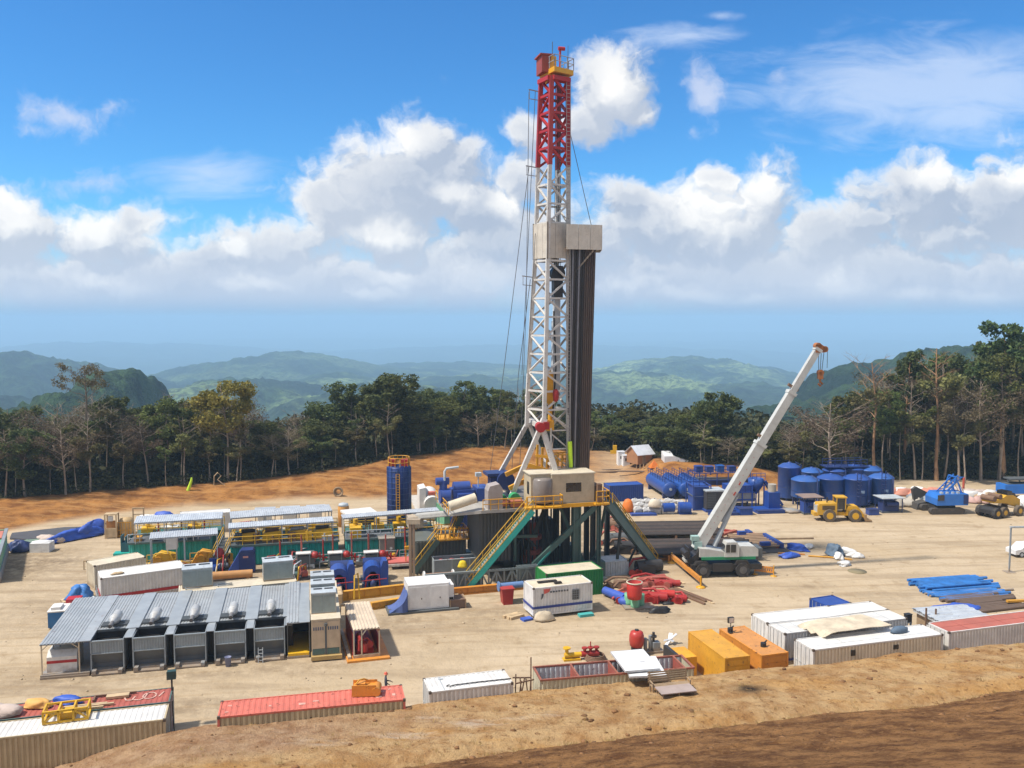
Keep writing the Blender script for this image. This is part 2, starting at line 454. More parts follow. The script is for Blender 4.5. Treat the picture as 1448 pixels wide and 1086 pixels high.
c1 = T.mix(T.m('MULTIPLY', T.ss(T.noise(ob, 1.1, 8, .75), .52, .66), .28), c1, (.27, .20, .125))
wv = T.new('ShaderNodeTexWave', wave_type='BANDS', bands_direction='Y'); T.l.new(T.map(ob, (.5, 1, 1), rot=(0, 0, -TH - .05)), wv.inputs['Vector'])
wv.inputs['Scale'].default_value = .16; wv.inputs['Distortion'].default_value = 9; wv.inputs['Detail'].default_value = 4; wv.inputs['Detail Scale'].default_value = .35
c1 = T.mix(T.m('MULTIPLY', T.m('MULTIPLY', T.ss(wv.outputs['Fac'], .86, .98), T.ss(T.noise(ob, .045, 3, .6), .42, .6)), .35), c1, (.30, .205, .11))
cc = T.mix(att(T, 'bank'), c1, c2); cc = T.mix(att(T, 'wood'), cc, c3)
T.l.new(cc, b.inputs['Base Color'])
bn = T.new('ShaderNodeBump'); bn.inputs['Strength'].default_value = .8; bn.inputs['Distance'].default_value = .25
T.l.new(T.m('ADD', T.noise(ob, .9, 8, .68), T.m('MULTIPLY', T.noise(trk, 1.6, 5, .6), .6)), bn.inputs['Height']); T.l.new(bn.outputs[0], b.inputs['Normal'])
# fine near sheet
xs = np.arange(-170, 210, .75); ys = np.concatenate([np.arange(20, 100, 1.2), np.arange(100, 175, .6), np.arange(175, 330, 2.5)])
X, Yy = np.meshgrid(xs, ys)
Z = land_z(X, Yy)
db, dc, zc = bank(X, Yy)
wob = 3.0 * fbm(X * .12, Yy * .12, 4, 31)
bankm = sstep(Yy + wob, db - 1.5, db + 2.5) * sstep(zc, .35, 1.1)
U_ = CX + FOC * X / np.maximum(Yy, 20)
bankm = bankm * (1 - .55 * np.exp(-((U_ - 868) / 32) ** 2))
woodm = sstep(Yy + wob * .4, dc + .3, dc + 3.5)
dark_patch = np.zeros_like(X)  # wet at the left edge, elsewhere darker under and around equipment
for (px, py, rx, ry, w) in [(20, 800, 6, 7, .8), (75, 795, 5, 3.0, .7), (60, 780, 5, 2, .5), (150, 955, 9, 1.8, .6), (330, 950, 16, 1.5, .5), (640, 880, 12, 2.0, .35), (690, 870, 6, 4, .4), (900, 850, 6, 3, .5), (250, 1000, 5, 2, .6),
                            (560, 880, 6, 4, .45), (1050, 812, 6, 1.5, .4), (1210, 790, 2.5, 1., .6), (1280, 845, 5, 2, .3), (1150, 830, 3, 1, .4), (660, 780, 22, 10, .75), (800, 790, 14, 8, .75), (430, 800, 28, 7, .55), (980, 720, 22, 3, .4), (1180, 712, 14, 3, .5), (215, 850, 18, 6, .4), (105, 762, 6, 2, .4), (1300, 720, 14, 2, .35)]:
    g = G(px, py); xx, yy = X - g.x, Yy - g.y
    xr = xx * math.cos(TH) + yy * math.sin(TH); yr = -xx * math.sin(TH) + yy * math.cos(TH)
    dark_patch = np.maximum(dark_patch, w * np.exp(-(xr / rx) ** 2 - (yr / ry) ** 2))
grid_obj('ground', X, Yy, Z, mg, {'bank': bankm, 'wood': woodm, 'dark_patch': dark_patch})

# --- embankment in front: pale lip, ochre slope, darker brown uphill
me_, T, b, ob = soil('embankment_soil')
du = T.map(ob, (.16, .7, .7), rot=(0, 0, -TH))
c1 = T.mix(T.ss(T.noise(ob, .55, 8, .64), .34, .64), (.35, .185, .07), (.53, .345, .165))
c1 = T.mix(T.m('MULTIPLY', T.ss(T.noise(du, .5, 7, .66), .48, .64), .5), c1, (.52, .27, .075))
c1 = T.mix(T.m('MULTIPLY', T.ss(T.noise(ob, 2.1, 8, .74), .54, .64), .7), c1, (.17, .078, .028))
c1 = T.mix(T.m('MULTIPLY', T.ss(T.noise(du, .55, 6, .62), .56, .68), T.m('MULTIPLY', att(T, 'pale'), .8)), c1, (.60, .48, .36))
c1 = T.mix(T.m('MULTIPLY', att(T, 'pink'), .6), c1, T.mix(T.ss(T.noise(ob, .9, 9, .74), .38, .62), (.23, .12, .07), (.45, .30, .195)))
c1 = T.mix(T.m('MULTIPLY', T.ss(T.noise(ob, 6, 5, .75), .58, .70), .35), c1, (.60, .43, .24))
c2 = T.mix(T.ss(T.noise(ob, .5, 9, .72), .38, .62), (.125, .053, .018), (.33, .165, .06))
c2 = T.mix(T.m('MULTIPLY', T.ss(T.noise(ob, 2.6, 8, .74), .54, .66), .6), c2, (.40, .22, .095))
c2 = T.mix(T.m('MULTIPLY', T.ss(T.noise(ob, 5.0, 6, .74), .54, .64), .75), c2, (.05, .022, .01))
cc = T.mix(att(T, 'brown'), c1, c2)
cc = T.mix(T.m('MULTIPLY', att(T, 'burnt'), T.ss(T.noise(ob, 1.6, 5, .7), .2, .5)), cc, (0.016, 0.013, 0.011))
T.l.new(cc, b.inputs['Base Color'])
bn = T.new('ShaderNodeBump'); bn.inputs['Strength'].default_value = 1.0; bn.inputs['Distance'].default_value = .35
T.l.new(T.m('ADD', T.noise(ob, 1.8, 9, .74), T.m('MULTIPLY', T.noise(ob, 7, 5, .7), .4)), bn.inputs['Height']); T.l.new(bn.outputs[0], b.inputs['Normal'])
ts = np.concatenate([np.arange(-70, -24, 1.0), np.arange(-24, 72, .22), np.arange(72, 120, 1.0)]); ds = np.concatenate([np.arange(-1.3, 22, .16), np.arange(22, 85, 1.1)])
Tt, Dd = np.meshgrid(ts, ds)
X = BLO[0] + BLD[0] * Tt + BLN[0] * Dd; Yy = BLO[1] + BLD[1] * Tt + BLN[1] * Dd
Zb = berm_z(Dd, Tt) + .12 * fbm(Tt * 3.1, Dd * 3.3, 3, 91, .6) * sstep(Dd, .5, 2) + .26 * fbm(Tt * 1.1, Dd * 1.4, 5, 41, .6) * sstep(Dd, -.5, 1)
_wb = 1.2 * fbm(Tt * .16, Dd * .3, 5, 55)
brown = sstep(Dd + _wb, 10.1, 10.8) * .85 + .15 * sstep(Dd + _wb, 8.5, 13)
pale = sstep(Tt, 42, 18) * sstep(Dd, 9, 5)
pink = sstep(Tt, 22, 6) * sstep(Dd + 2 * _wb, 7.5, 4.5)
bc = G(1060, 971, 2.4)
burnt = np.exp(-((X - bc.x) / 1.0) ** 2 - ((Yy - bc.y) / .8) ** 2)
grid_obj('embankment', X, Yy, Zb, me_, {'brown': brown, 'pale': pale, 'pink': pink, 'burnt': burnt})
def berm_at(x, y):
    d_, t_ = berm_d(x, y), berm_t(x, y)
    return float(berm_z(np.array([d_]), np.array([t_]))[0])
def GB(px, py):
    """point where a sight line meets the embankment"""
    d = ray(px, py)
    for k in range(400):
        t = 30 + k * .15
        p = Vector((d.x * t, d.y * t, CAMZ + d.z * t))
        if p.z < berm_at(p.x, p.y): return p
    return G(px, py)
# clods and dry grass on the embankment, nobody could count them
mcl = mat('clod_soil', (.19, .095, .038), .95, dirt=.5, streak=0, var=.4)
cl = MB(); rr = random.Random(3)
for i in range(1300):
    t_, d_ = rr.uniform(-22, 70), rr.uniform(.2, 22) if i % 3 else rr.gauss(11.2, .8)
    x, y = BLO[0] + BLD[0] * t_ + BLN[0] * d_, BLO[1] + BLD[1] * t_ + BLN[1] * d_
    s_ = .035 + .15 * rr.random() ** 5
    cl.blob((x, y, berm_at(x, y) - .02), (s_ * 1.3, s_, s_ * .8), i, 6, 4, .35)
o = cl.build('soil_clods', mcl); o['kind'] = 'stuff'
mgr = mat('dry_grass_blades', (.34, .235, .075), .9, dirt=.2, streak=0, var=.5)
gr = MB()
for i in range(420):
    t_ = rr.uniform(-18, 70); d_ = rr.gauss(10.6, .7) if i % 2 else rr.uniform(1, 11)
    x, y = BLO[0] + BLD[0] * t_ + BLN[0] * d_, BLO[1] + BLD[1] * t_ + BLN[1] * d_
    z = berm_at(x, y)
    for k in range(9):
        a = rr.uniform(0, 6.28); h = rr.uniform(.10, .32); s_ = rr.uniform(.03, .2)
        bx, by = x + rr.uniform(-.25, .25), y + rr.uniform(-.15, .15)
        gr.add([(bx - .012, by, z), (bx + .012, by, z), (bx + math.cos(a) * s_, by + math.sin(a) * s_, z + h)], [(0, 1, 2)])
o = gr.build('dry_grass', mgr); o['kind'] = 'stuff'
# pebbles and rubble bits on the yard
pb = MB()
for i in range(1500):
    px, py = rr.uniform(-50, 1500), rr.uniform(700, 1000)
    g = G(px, py); s_ = .03 + .12 * rr.random() ** 6
    pb.blob((g.x, g.y, float(land_z(g.x, g.y)) - .01), (s_, s_, s_ * .7), i, 5, 3, .3)
o = pb.build('yard_rubble', mat('rubble_stone', (.40, .31, .20), .95, dirt=.2, streak=0, var=.4)); o['kind'] = 'stuff'

# --- far hills and valley
mh, T, b, ob = soil('hill_forest')
hc = T.mix(T.ss(T.noise(ob, .006, 6, .62), .36, .64), (.008, .024, .014), (.045, .085, .030))
hc = T.mix(T.m('MULTIPLY', T.ss(T.noise(ob, .0022, 7, .62), .48, .60), att(T, 'farm')), hc, (.27, .36, .13))
hc = T.mix(T.m('MULTIPLY', T.ss(T.noise(ob, .05, 5, .68), .44, .60), .75), hc, (.006, .016, .010))
T.l.new(hc, b.inputs['Base Color'])
bn = T.new('ShaderNodeBump'); bn.inputs['Strength'].default_value = 1.0; bn.inputs['Distance'].default_value = 22
T.l.new(T.noise(ob, .045, 6, .65), bn.inputs['Height']); T.l.new(bn.outputs[0], b.inputs['Normal'])
# (peak px, py, distance, half width px left, right, half depth m, farm share)
HILLS = [(172, 526, 640, 62, 34, 90, 0), (-10, 502, 2300, 240, 105, 500, .1), (-70, 560, 1400, 300, 130, 260, 0), (125, 484, 9000, 150, 200, 1500, .0),
         (395, 500, 3600, 110, 120, 500, .3), (560, 517, 4000, 60, 80, 300, .4), (330, 540, 1900, 130, 150, 380, .8), (470, 528, 2700, 90, 140, 300, .9), (620, 514, 4600, 160, 190, 800, .5), (680, 532, 2900, 150, 160, 400, .7), (540, 548, 1600, 150, 200, 300, .5),
         (985, 505, 3700, 120, 95, 520, 1.0), (1090, 520, 3900, 70, 60, 300, .7), (880, 528, 2600, 130, 160, 400, .8), (1080, 545, 2300, 200, 160, 380, .1), (1350, 495, 820, 150, 300, 200, 0), (1215, 517, 900, 95, 120, 140, 0),
         (1480, 505, 760, 300, 300, 230, 0), (760, 489, 9500, 300, 300, 1300, 0), (1180, 482, 12500, 420, 400, 1700, 0), (480, 479, 14500, 420, 500, 2000, 0), (1000, 470, 18000, 500, 600, 2500, 0), (200, 468, 20000, 600, 500, 2500, 0), (1500, 472, 17000, 500, 500, 2500, 0)]
us = np.linspace(-700, 2150, 560)
ys = np.geomspace(240, 30000, 330)
Uu, Yy = np.meshgrid(us, ys)
X = (Uu - CX) / FOC * Yy
base = -14 - 220 * sstep(Yy, 250, 1500) - 230 * sstep(Yy, 1500, 9000) + 60 * fbm(X / 900, Yy / 900, 5, 61) * sstep(Yy, 300, 1500)
Z = base.copy(); farm = np.full_like(Z, .3)
for (px, py, D_, wl, wr, dd, fa) in HILLS:
    zt = CAMZ - (py - HOR) * D_ / FOC
    x0 = (px - CX) / FOC * D_
    lx = np.where(X < x0, wl, wr) / FOC * D_
    r2 = np.sqrt(((X - x0) / lx) ** 2 * 1.0 + ((Yy - D_) / dd) ** 2)
    n_ = fbm(X / (D_ * .10), Yy / (D_ * .10), 6, int(px) % 97) 
    k = np.exp(-(r2 * .62 * (1 + .5 * n_)) ** 1.8)
    zb = np.interp(D_, [250, 1500, 9000, 30000], [-14, -234, -464, -464])
    rg = 1 - np.abs(2 * fbm(X / (D_ * .055) + 31, Yy / (D_ * .09), 5, int(py) % 89)) * 2
    h = base * (1 - k) + zt * k + n_ * (zt - zb) * .12 * k + (rg - .62) * np.minimum(zt - zb, D_ * .10) * .55 * k * (1 - .7 * k) + D_ * .004 * fbm(X / (D_ * .012), Yy / (D_ * .012), 3, 5) * k
    farm = np.where(h > Z + 4, fa, farm)
    Z = np.maximum(Z, h)
Z = Z + 5.0 * fbm(X / 16, Yy / 16, 3, 71) * sstep(Yy, 350, 700) * sstep(Yy, 5000, 2500)
Z = np.minimum(Z, 26)
Z = np.where(Yy < 320, np.minimum(Z, -9 - (Yy - 240) * .25), Z)
grid_obj('hills', X, Yy, Z, mh, {'farm': farm})
# --- air between: one closed box of even haze
hz = MB(); hz.box(-26000, -40, -1100, 26000, 31500, 66)
mhz = bpy.data.materials.new('haze_air'); mhz.use_nodes = True
T = NT(mhz.node_tree); T.n.clear()
ou = T.new('ShaderNodeOutputMaterial'); pv = T.new('ShaderNodeVolumePrincipled')
pv.inputs['Color'].default_value = (.48, .73, .96, 1); pv.inputs['Density'].default_value = 2.2e-4; pv.inputs['Anisotropy'].default_value = 0.0
T.l.new(pv.outputs[0], ou.inputs['Volume'])
mhz.cycles.homogeneous_volume = True
o = hz.build('haze', mhz); o['kind'] = 'stuff'
# ================================================================ FOREST
def leafmat(name, a, b_, rough=.75):
    m = bpy.data.materials.new(name); m.use_nodes = True
    T = NT(m.node_tree); b = T.n['Principled BSDF']; b.inputs['Roughness'].default_value = rough; b.inputs['Specular IOR Level'].default_value = .2
    ob = T.new('ShaderNodeTexCoord').outputs['Object']; oi = T.new('ShaderNodeObjectInfo').outputs['Random']
    f = T.ss(T.noise(ob, .55, 4, .65), .34, .66)
    c_ = T.mix(f, a, b_)
    hv = T.new('ShaderNodeHueSaturation'); T.l.new(c_, hv.inputs['Color'])
    T.l.new(T.m('MULTIPLY_ADD', oi, .06, .47), hv.inputs['Hue']); T.l.new(T.m('MULTIPLY_ADD', oi, .5, .75), hv.inputs['Value'])
    T.l.new(hv.outputs[0], b.inputs['Base Color'])
    tr = T.new('ShaderNodeBsdfTranslucent'); T.l.new(hv.outputs[0], tr.inputs['Color'])
    mx = T.new('ShaderNodeMixShader'); mx.inputs[0].default_value = .22
    T.l.new(b.outputs[0], mx.inputs[1]); T.l.new(tr.outputs[0], mx.inputs[2])
    T.l.new(mx.outputs[0], T.n['Material Output'].inputs['Surface'])
    return m
LF = {'dark': leafmat('leaf_dark_evergreen', (.042, .056, .018), (.135, .148, .045)),
      'mid': leafmat('leaf_mid_green', (.056, .076, .020), (.160, .170, .045)),
      'olive': leafmat('leaf_olive', (.095, .095, .032), (.215, .195, .070)),
      'brown': leafmat('leaf_dry_brown', (.088, .066, .038), (.175, .132, .078)),
      'yellow': leafmat('leaf_yellow_green', (.155, .155, .026), (.34, .30, .058)),
      'rich': leafmat('leaf_broad_green', (.032, .060, .020), (.105, .145, .042))}
bark = [mat('bark_pale', (.30, .235, .175), .9, dirt=.5, dirtcol=(.10, .075, .05), streak=.4, var=.3),
        mat('bark_grey', (.15, .115, .085), .9, dirt=.5, dirtcol=(.05, .04, .03), streak=.4, var=.3),
        mat('bark_ochre', (.30, .17, .085), .9, dirt=.5, dirtcol=(.12, .07, .04), streak=.4, var=.3)]
def quads(C, size, rnd, flat=0.0, aspect=.6):
    """leaf-sized faces at points C"""
    n = len(C)
    a = rnd.normal(size=(n, 3)); a[:, 2] *= (1 - flat); a /= np.linalg.norm(a, axis=1)[:, None]
    b = rnd.normal(size=(n, 3)); b -= a * (a * b).sum(1)[:, None]; b /= np.linalg.norm(b, axis=1)[:, None]
    s_ = size * rnd.uniform(.55, 1.3, (n, 1))
    a = a * s_; b = b * s_ * aspect
    V = np.stack([C - a, C - b * .9, C + a, C + b], 1).reshape(-1, 3)
    return V
def leaf_obj(name, V, material, parent=None):
    n = len(V) // 4
    me = bpy.data.meshes.new(name)
    me.vertices.add(4 * n); me.vertices.foreach_set('co', V.astype(np.float32).reshape(-1))
    me.loops.add(4 * n); me.polygons.add(n)
    me.loops.foreach_set('vertex_index', np.arange(4 * n, dtype=np.int32))
    me.polygons.foreach_set('loop_start', (np.arange(n) * 4).astype(np.int32))
    me.update(calc_edges=True); me.materials.append(material)
    o = bpy.data.objects.new(name, me); col.objects.link(o)
    if parent: o.parent = parent
    return o
def tree_proto(kind, H, crown_base, cr, leaf, barkm, seed, nclump=34, per=85, lsize=.34, trunk_r=.22, limbs=9, fork=0.0, clump_r=1.5, top_bias=.5, twigs=False, lean=.03):
    """tapered trunk with limbs; clumps of leaf-sized faces at the limb ends"""
    rd = random.Random(seed); rn = np.random.default_rng(seed)
    root = thing('forest_tree', 'tree', 'tree')
    tb = MB()
    ax, ay = rd.gauss(0, lean), rd.gauss(0, lean)
    def axis(z): return Vector((ax * z + .25 * math.sin(z * .35 + seed), ay * z + .2 * math.cos(z * .3 + seed), z))
    zt = H * .93
    pts = [axis(zt * k / 7) for k in range(8)]
    tb.tube(pts, [trunk_r * (1.25 if k == 0 else 1 - .78 * k / 7) for k in range(8)], 7)
    tips = []
    for i in range(limbs):
        f = (i + .5) / limbs
        z0 = crown_base * H * .9 + (zt - crown_base * H * .9) * (f ** .85) * .92
        a = 2.399 * i + rd.uniform(-.5, .5)
        prof = math.sin(math.pi * min(1, max(.08, (.22 + .78 * f) ** (1 + top_bias)))) ** .6 if not fork else 1
        ln = cr * (.55 + .55 * rd.random()) * max(.35, prof)
        rise = (.45 + .6 * rd.random()) * ln * (.8 if not fork else 1.1)
        p0 = axis(z0); p2 = p0 + Vector((math.cos(a) * ln, math.sin(a) * ln, min(rise, H - z0 - .3)))
        p1 = p0.lerp(p2, .5) + Vector((rd.gauss(0, .12), rd.gauss(0, .12), -.12 * ln + .25))
        r0 = trunk_r * (1 - .75 * z0 / zt) * .62
        tb.tube([p0, p0.lerp(p1, .6) + Vector((0, 0, .05 * ln)), p1, p2], [r0, r0 * .75, r0 * .55, r0 * .22], 5)
        tips += [p2, p1.lerp(p2, .55)]
        for q in range(3 if twigs else 1):
            e = p1.lerp(p2, rd.uniform(.1, .7)) ; a2 = a + rd.choice((-1, 1)) * rd.uniform(.5, 1.3)
            e2 = e + Vector((math.cos(a2), math.sin(a2), rd.uniform(.3, 1.0))) * ln * rd.uniform(.35, .6)
            tb.tube([e, e.lerp(e2, .5) + Vector((0, 0, .1)), e2], [r0 * .4, r0 * .28, r0 * .12], 4)
            tips.append(e2)
            if twigs:
                for w in range(3):
                    b0 = e.lerp(e2, rd.uniform(.3, 1)); a3 = a2 + rd.uniform(-1.3, 1.3)
                    e3 = b0 + Vector((math.cos(a3), math.sin(a3), rd.uniform(.2, 1))) * ln * .3
                    tb.tube([b0, e3], [r0 * .16, r0 * .07], 3); tips.append(e3)
    tips.append(axis(zt))
    C = []
    for k in range(nclump):
        t = tips[k % len(tips)] if k < 2 * len(tips) else rd.choice(tips)
        c0 = np.array(t) + rn.normal(size=3) * np.array([.5, .5, .35]) * clump_r * (.25 if k < len(tips) else .8)
        rr_ = clump_r * rd.uniform(.6, 1.15)
        d = rn.normal(size=(per, 3)); d /= np.linalg.norm(d, axis=1)[:, None]
        rad = rr_ * rn.uniform(.35, 1, (per, 1)) ** .5
        p = c0 + d * rad * np.array([1, 1, .85])
        C.append(p)
    C = np.concatenate(C)
    C = C[C[:, 2] < H + .4]
    tb.build('trunk', barkm, root)
    if len(C): leaf_obj('crown', quads(C, lsize, rn, .25), LF[leaf], root)
    return root, H
PROTO = {
 'dome': [tree_proto('dome', 19, .32, 4.6, 'dark', bark[1], 1, 84, 95, .31, .30, 15, clump_r=1.6), tree_proto('dome', 18, .28, 4.2, 'dark', bark[0], 2, 80, 95, .31, .27, 14, clump_r=1.55), tree_proto('dome', 20, .36, 4.4, 'mid', bark[0], 3, 78, 95, .31, .26, 14, clump_r=1.5)],
 'tall': [tree_proto('tall', 21, .42, 3.5, 'olive', bark[0], 4, 66, 72, .25, .21, 15, clump_r=1.2, twigs=True), tree_proto('tall', 22, .48, 3.2, 'mid', bark[0], 5, 60, 75, .25, .19, 14, clump_r=1.15), tree_proto('tall', 20, .38, 3.4, 'olive', bark[0], 6, 62, 62, .24, .2, 15, clump_r=1.15, twigs=True)],
 'dry': [tree_proto('dry', 17, .36, 4.4, 'brown', bark[0], 7, 110, 34, .15, .22, 15, clump_r=1.15, twigs=True), tree_proto('dry', 18, .40, 4.0, 'brown', bark[0], 8, 100, 36, .15, .20, 14, clump_r=1.1, twigs=True), tree_proto('dry', 15, .32, 4.8, 'brown', bark[0], 9, 120, 32, .15, .22, 15, clump_r=1.2, twigs=True)],
 'pole': [tree_proto('pole', 17, .66, 1.7, 'olive', bark[0], 10, 16, 60, .26, .12, 6, clump_r=.95), tree_proto('pole', 15, .60, 1.6, 'mid', bark[0], 11, 15, 60, .26, .11, 6, clump_r=.9), tree_proto('pole', 16, .7, 1.5, 'dark', bark[0], 12, 15, 60, .26, .10, 5, clump_r=.9, lean=.06)],
 'pine': [tree_proto('pine', 22, .66, 3.6, 'dark', bark[1], 13, 26, 95, .30, .22, 9, clump_r=1.25, top_bias=.1)],
 'yellow': [tree_proto('yellow', 19, .45, 4.6, 'yellow', bark[0], 14, 150, 60, .27, .24, 14, clump_r=1.3, twigs=True, top_bias=.1)],
 'bare': [tree_proto('bare', 26, .72, 4.6, 'brown', bark[1], 15, 120, 26, .17, .34, 14, clump_r=.75, twigs=True, top_bias=-.4)],
 'giant': [tree_proto('giant', 29, .55, 5.4, 'rich', bark[2], 16, 54, 70, .42, .42, 13, clump_r=1.5, top_bias=.2), tree_proto('giant', 27, .58, 4.6, 'olive', bark[2], 17, 40, 70, .34, .36, 12, clump_r=1.35, top_bias=.2, twigs=True), tree_proto('giant', 26, .52, 5.0, 'dry' if False else 'olive', bark[2], 18, 42, 40, .26, .34, 13, clump_r=1.2, fork=1, twigs=True)],
}
for k in PROTO:
    for r_, _h in PROTO[k]:
        r_.location = (0, -400, -300); r_['unused'] = 1
TOP = np.array([(-200, 560), (0, 566), (60, 574), (95, 545), (150, 540), (180, 550), (215, 558), (245, 540), (275, 562), (320, 538), (350, 566), (400, 574), (440, 564), (480, 562), (500, 548), (545, 530), (575, 538), (610, 540), (645, 562), (660, 542), (685, 552), (710, 533), (760, 535),
                (800, 570), (850, 582), (870, 565), (905, 572), (940, 575), (980, 560), (1015, 556), (1045, 600), (1080, 592), (1110, 580), (1150, 566), (1190, 560), (1225, 525), (1265, 505), (1305, 490), (1345, 482), (1375, 525), (1400, 480), (1425, 455), (1448, 470), (1700, 470)])
LBL = {'dome': ('dense dark green round-crowned tree standing in the forest edge', 'broadleaf trees of the forest edge'),
       'tall': ('tall thin-trunked tree with a sparse olive crown in the forest edge', 'slender tall trees of the forest edge'),
       'dry': ('leafless brown twiggy tree with pale branches in the forest edge', 'bare brown trees of the forest edge'),
       'pole': ('thin pale sapling trunk with a small tuft of leaves before the dark forest', 'thin saplings of the forest edge')}
NAME = {'dome': 'broadleaf_tree', 'tall': 'slender_tree', 'dry': 'bare_tree', 'pole': 'sapling', 'pine': 'pine_tree', 'yellow': 'yellow_tree', 'giant': 'giant_tree', 'bare': 'dead_tree'}
rt = random.Random(21)
def plant(kind, u, D, ytop, label=None, group=None, which=None, rz=None, sq=1.0):
    pr = PROTO[kind]; root, H = pr[which if which is not None else rt.randrange(len(pr))]
    x = (u - CX) / FOC * D; z0 = float(land_z(x, D)) - .15
    # height that brings the top to the measured line
    h = CAMZ - (ytop - HOR) * D / FOC - z0
    s_ = max(.25, h / H)
    w = min(1.35, max(.62, s_ ** .7)) * sq
    o = dup(root, (x, D, z0), rz if rz is not None else rt.uniform(0, 6.28), label or LBL[kind][0], scale=(w, w, s_))
    o.name = NAME[kind]; 
    if 'unused' in o: del o['unused']
    g_ = group if label else LBL[kind][1]
    if g_: o['group'] = g_
    return o
def topy(u): return float(np.interp(u, TOP[:, 0], TOP[:, 1]))
def mixkind(u):
    """what grows where along the edge"""
    if 60 < u < 330: return rt.choice(('tall', 'dry', 'dome', 'dry', 'tall'))
    if 330 <= u < 440: return rt.choice(('dry', 'dry', 'tall', 'dome'))
    if 440 <= u < 700: return rt.choice(('dome', 'dome', 'tall', 'dome'))
    if 700 <= u < 780: return rt.choice(('dry', 'tall', 'tall'))
    if 800 <= u < 1050: return rt.choice(('dome', 'dome', 'dome', 'tall'))
    if 1050 <= u < 1220: return rt.choice(('dry', 'tall', 'dome'))
    if u >= 1220: return rt.choice(('tall', 'dome', 'dry', 'tall', 'tall'))
    return rt.choice(('dome', 'tall', 'dome'))
EDGE = lambda u: float(np.interp(u, BK[:, 0], BK[:, 2]))
n_tr = 0
for row, (dd, step, lo) in enumerate([(3, 42, .30), (9, 35, .12), (16, 37, .03), (25, 44, .0), (36, 60, .0)]):
    u = -90 + 11 * row
    while u < 1560:
        uu = u + rt.uniform(-12, 12); D = EDGE(uu) + dd + rt.uniform(-2, 2)
        if not (790 < uu < 835 and row > 3):
            yt = topy(uu); drop = (lo + rt.random() ** 2 * .22) * 105
            k = mixkind(uu)
            if row == 0 and rt.random() < .5: k = rt.choice(('tall', 'tall', 'dry'))
            plant(k, uu, D, yt + drop + (4 if row > 2 else 0)); n_tr += 1
        u += step
u = -40
while u < 1500:
    uu = u + rt.uniform(-8, 8); D = EDGE(uu) + rt.uniform(1.2, 7)
    plant('pole', uu, D, topy(uu) + rt.uniform(28, 85)); n_tr += 1
    u += 27
# trees one can tell apart
plant('bare', 118, 139, 503, 'tall bare tree rising above the left forest with a flat twiggy top', which=0, rz=1.0, sq=.95)
plant('yellow', 320, 143, 534, 'rounded yellow-green tree standing out of the brown trees on the left')
plant('pine', 478, 163, 537, 'small umbrella-topped pine at the left shoulder of the tall dark clump')
plant('pine', 655, 172, 536, 'dark pine with a flat crown in the gap left of the derrick')
plant('giant', 1243, 149, 500, 'tall tree with an ochre trunk and forked pale branches right of the crane boom', which=2, rz=2.2)
plant('giant', 1332, 148, 478, 'tall olive-crowned tree with two ochre trunks behind the blue crawler crane', which=1, rz=.3)
plant('giant', 1425, 152, 450, 'tallest dark green broad-leaved tree at the right edge of the photo', which=0, rz=1.2)
plant('giant', 1282, 154, 492, 'dark leafy tall tree between the two ochre-trunked trees', which=0, rz=3.2, sq=.8)
plant('dry', 1180, 146, 562, 'wide brown twiggy tree right behind the blue silos', which=2, rz=.4, sq=1.3)
plant('dry', 1362, 147, 520, 'pale forked bare tree behind the blue crawler crane boom', which=1, rz=.9)
plant('dome', 1012, 158, 553, 'largest round dark tree right of the derrick', which=1)
plant('dome', 545, 160, 526, 'largest dark tree clump left of the derrick, highest of its stand', which=0, sq=1.2)
plant('tall', 1370, 146, 560, 'ochre-trunked tree with a thin crown right of the blue crawler crane', which=0)
for k in PROTO:
    for r_, _h in PROTO[k]:
        for ch in list(r_.children): bpy.data.objects.remove(ch)
        bpy.data.objects.remove(r_)
# dark undergrowth and inner wood behind the first trunks
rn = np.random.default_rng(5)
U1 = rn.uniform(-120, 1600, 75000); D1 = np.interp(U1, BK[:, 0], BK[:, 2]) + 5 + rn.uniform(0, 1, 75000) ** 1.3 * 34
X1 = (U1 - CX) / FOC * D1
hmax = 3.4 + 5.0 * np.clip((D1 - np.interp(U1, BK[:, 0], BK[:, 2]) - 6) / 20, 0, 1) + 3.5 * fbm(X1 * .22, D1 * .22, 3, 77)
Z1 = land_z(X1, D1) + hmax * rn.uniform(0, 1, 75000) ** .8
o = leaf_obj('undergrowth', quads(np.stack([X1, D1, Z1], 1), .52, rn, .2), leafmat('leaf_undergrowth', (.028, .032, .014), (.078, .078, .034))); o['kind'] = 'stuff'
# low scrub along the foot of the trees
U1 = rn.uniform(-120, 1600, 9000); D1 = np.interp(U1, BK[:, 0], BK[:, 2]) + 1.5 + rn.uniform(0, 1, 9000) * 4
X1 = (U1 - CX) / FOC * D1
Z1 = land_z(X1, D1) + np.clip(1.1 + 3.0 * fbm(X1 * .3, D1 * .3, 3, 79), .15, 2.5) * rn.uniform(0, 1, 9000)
o = leaf_obj('scrub', quads(np.stack([X1, D1, Z1], 1), .26, rn, .2), leafmat('leaf_scrub', (.035, .040, .016), (.085, .078, .035))); o['kind'] = 'stuff'
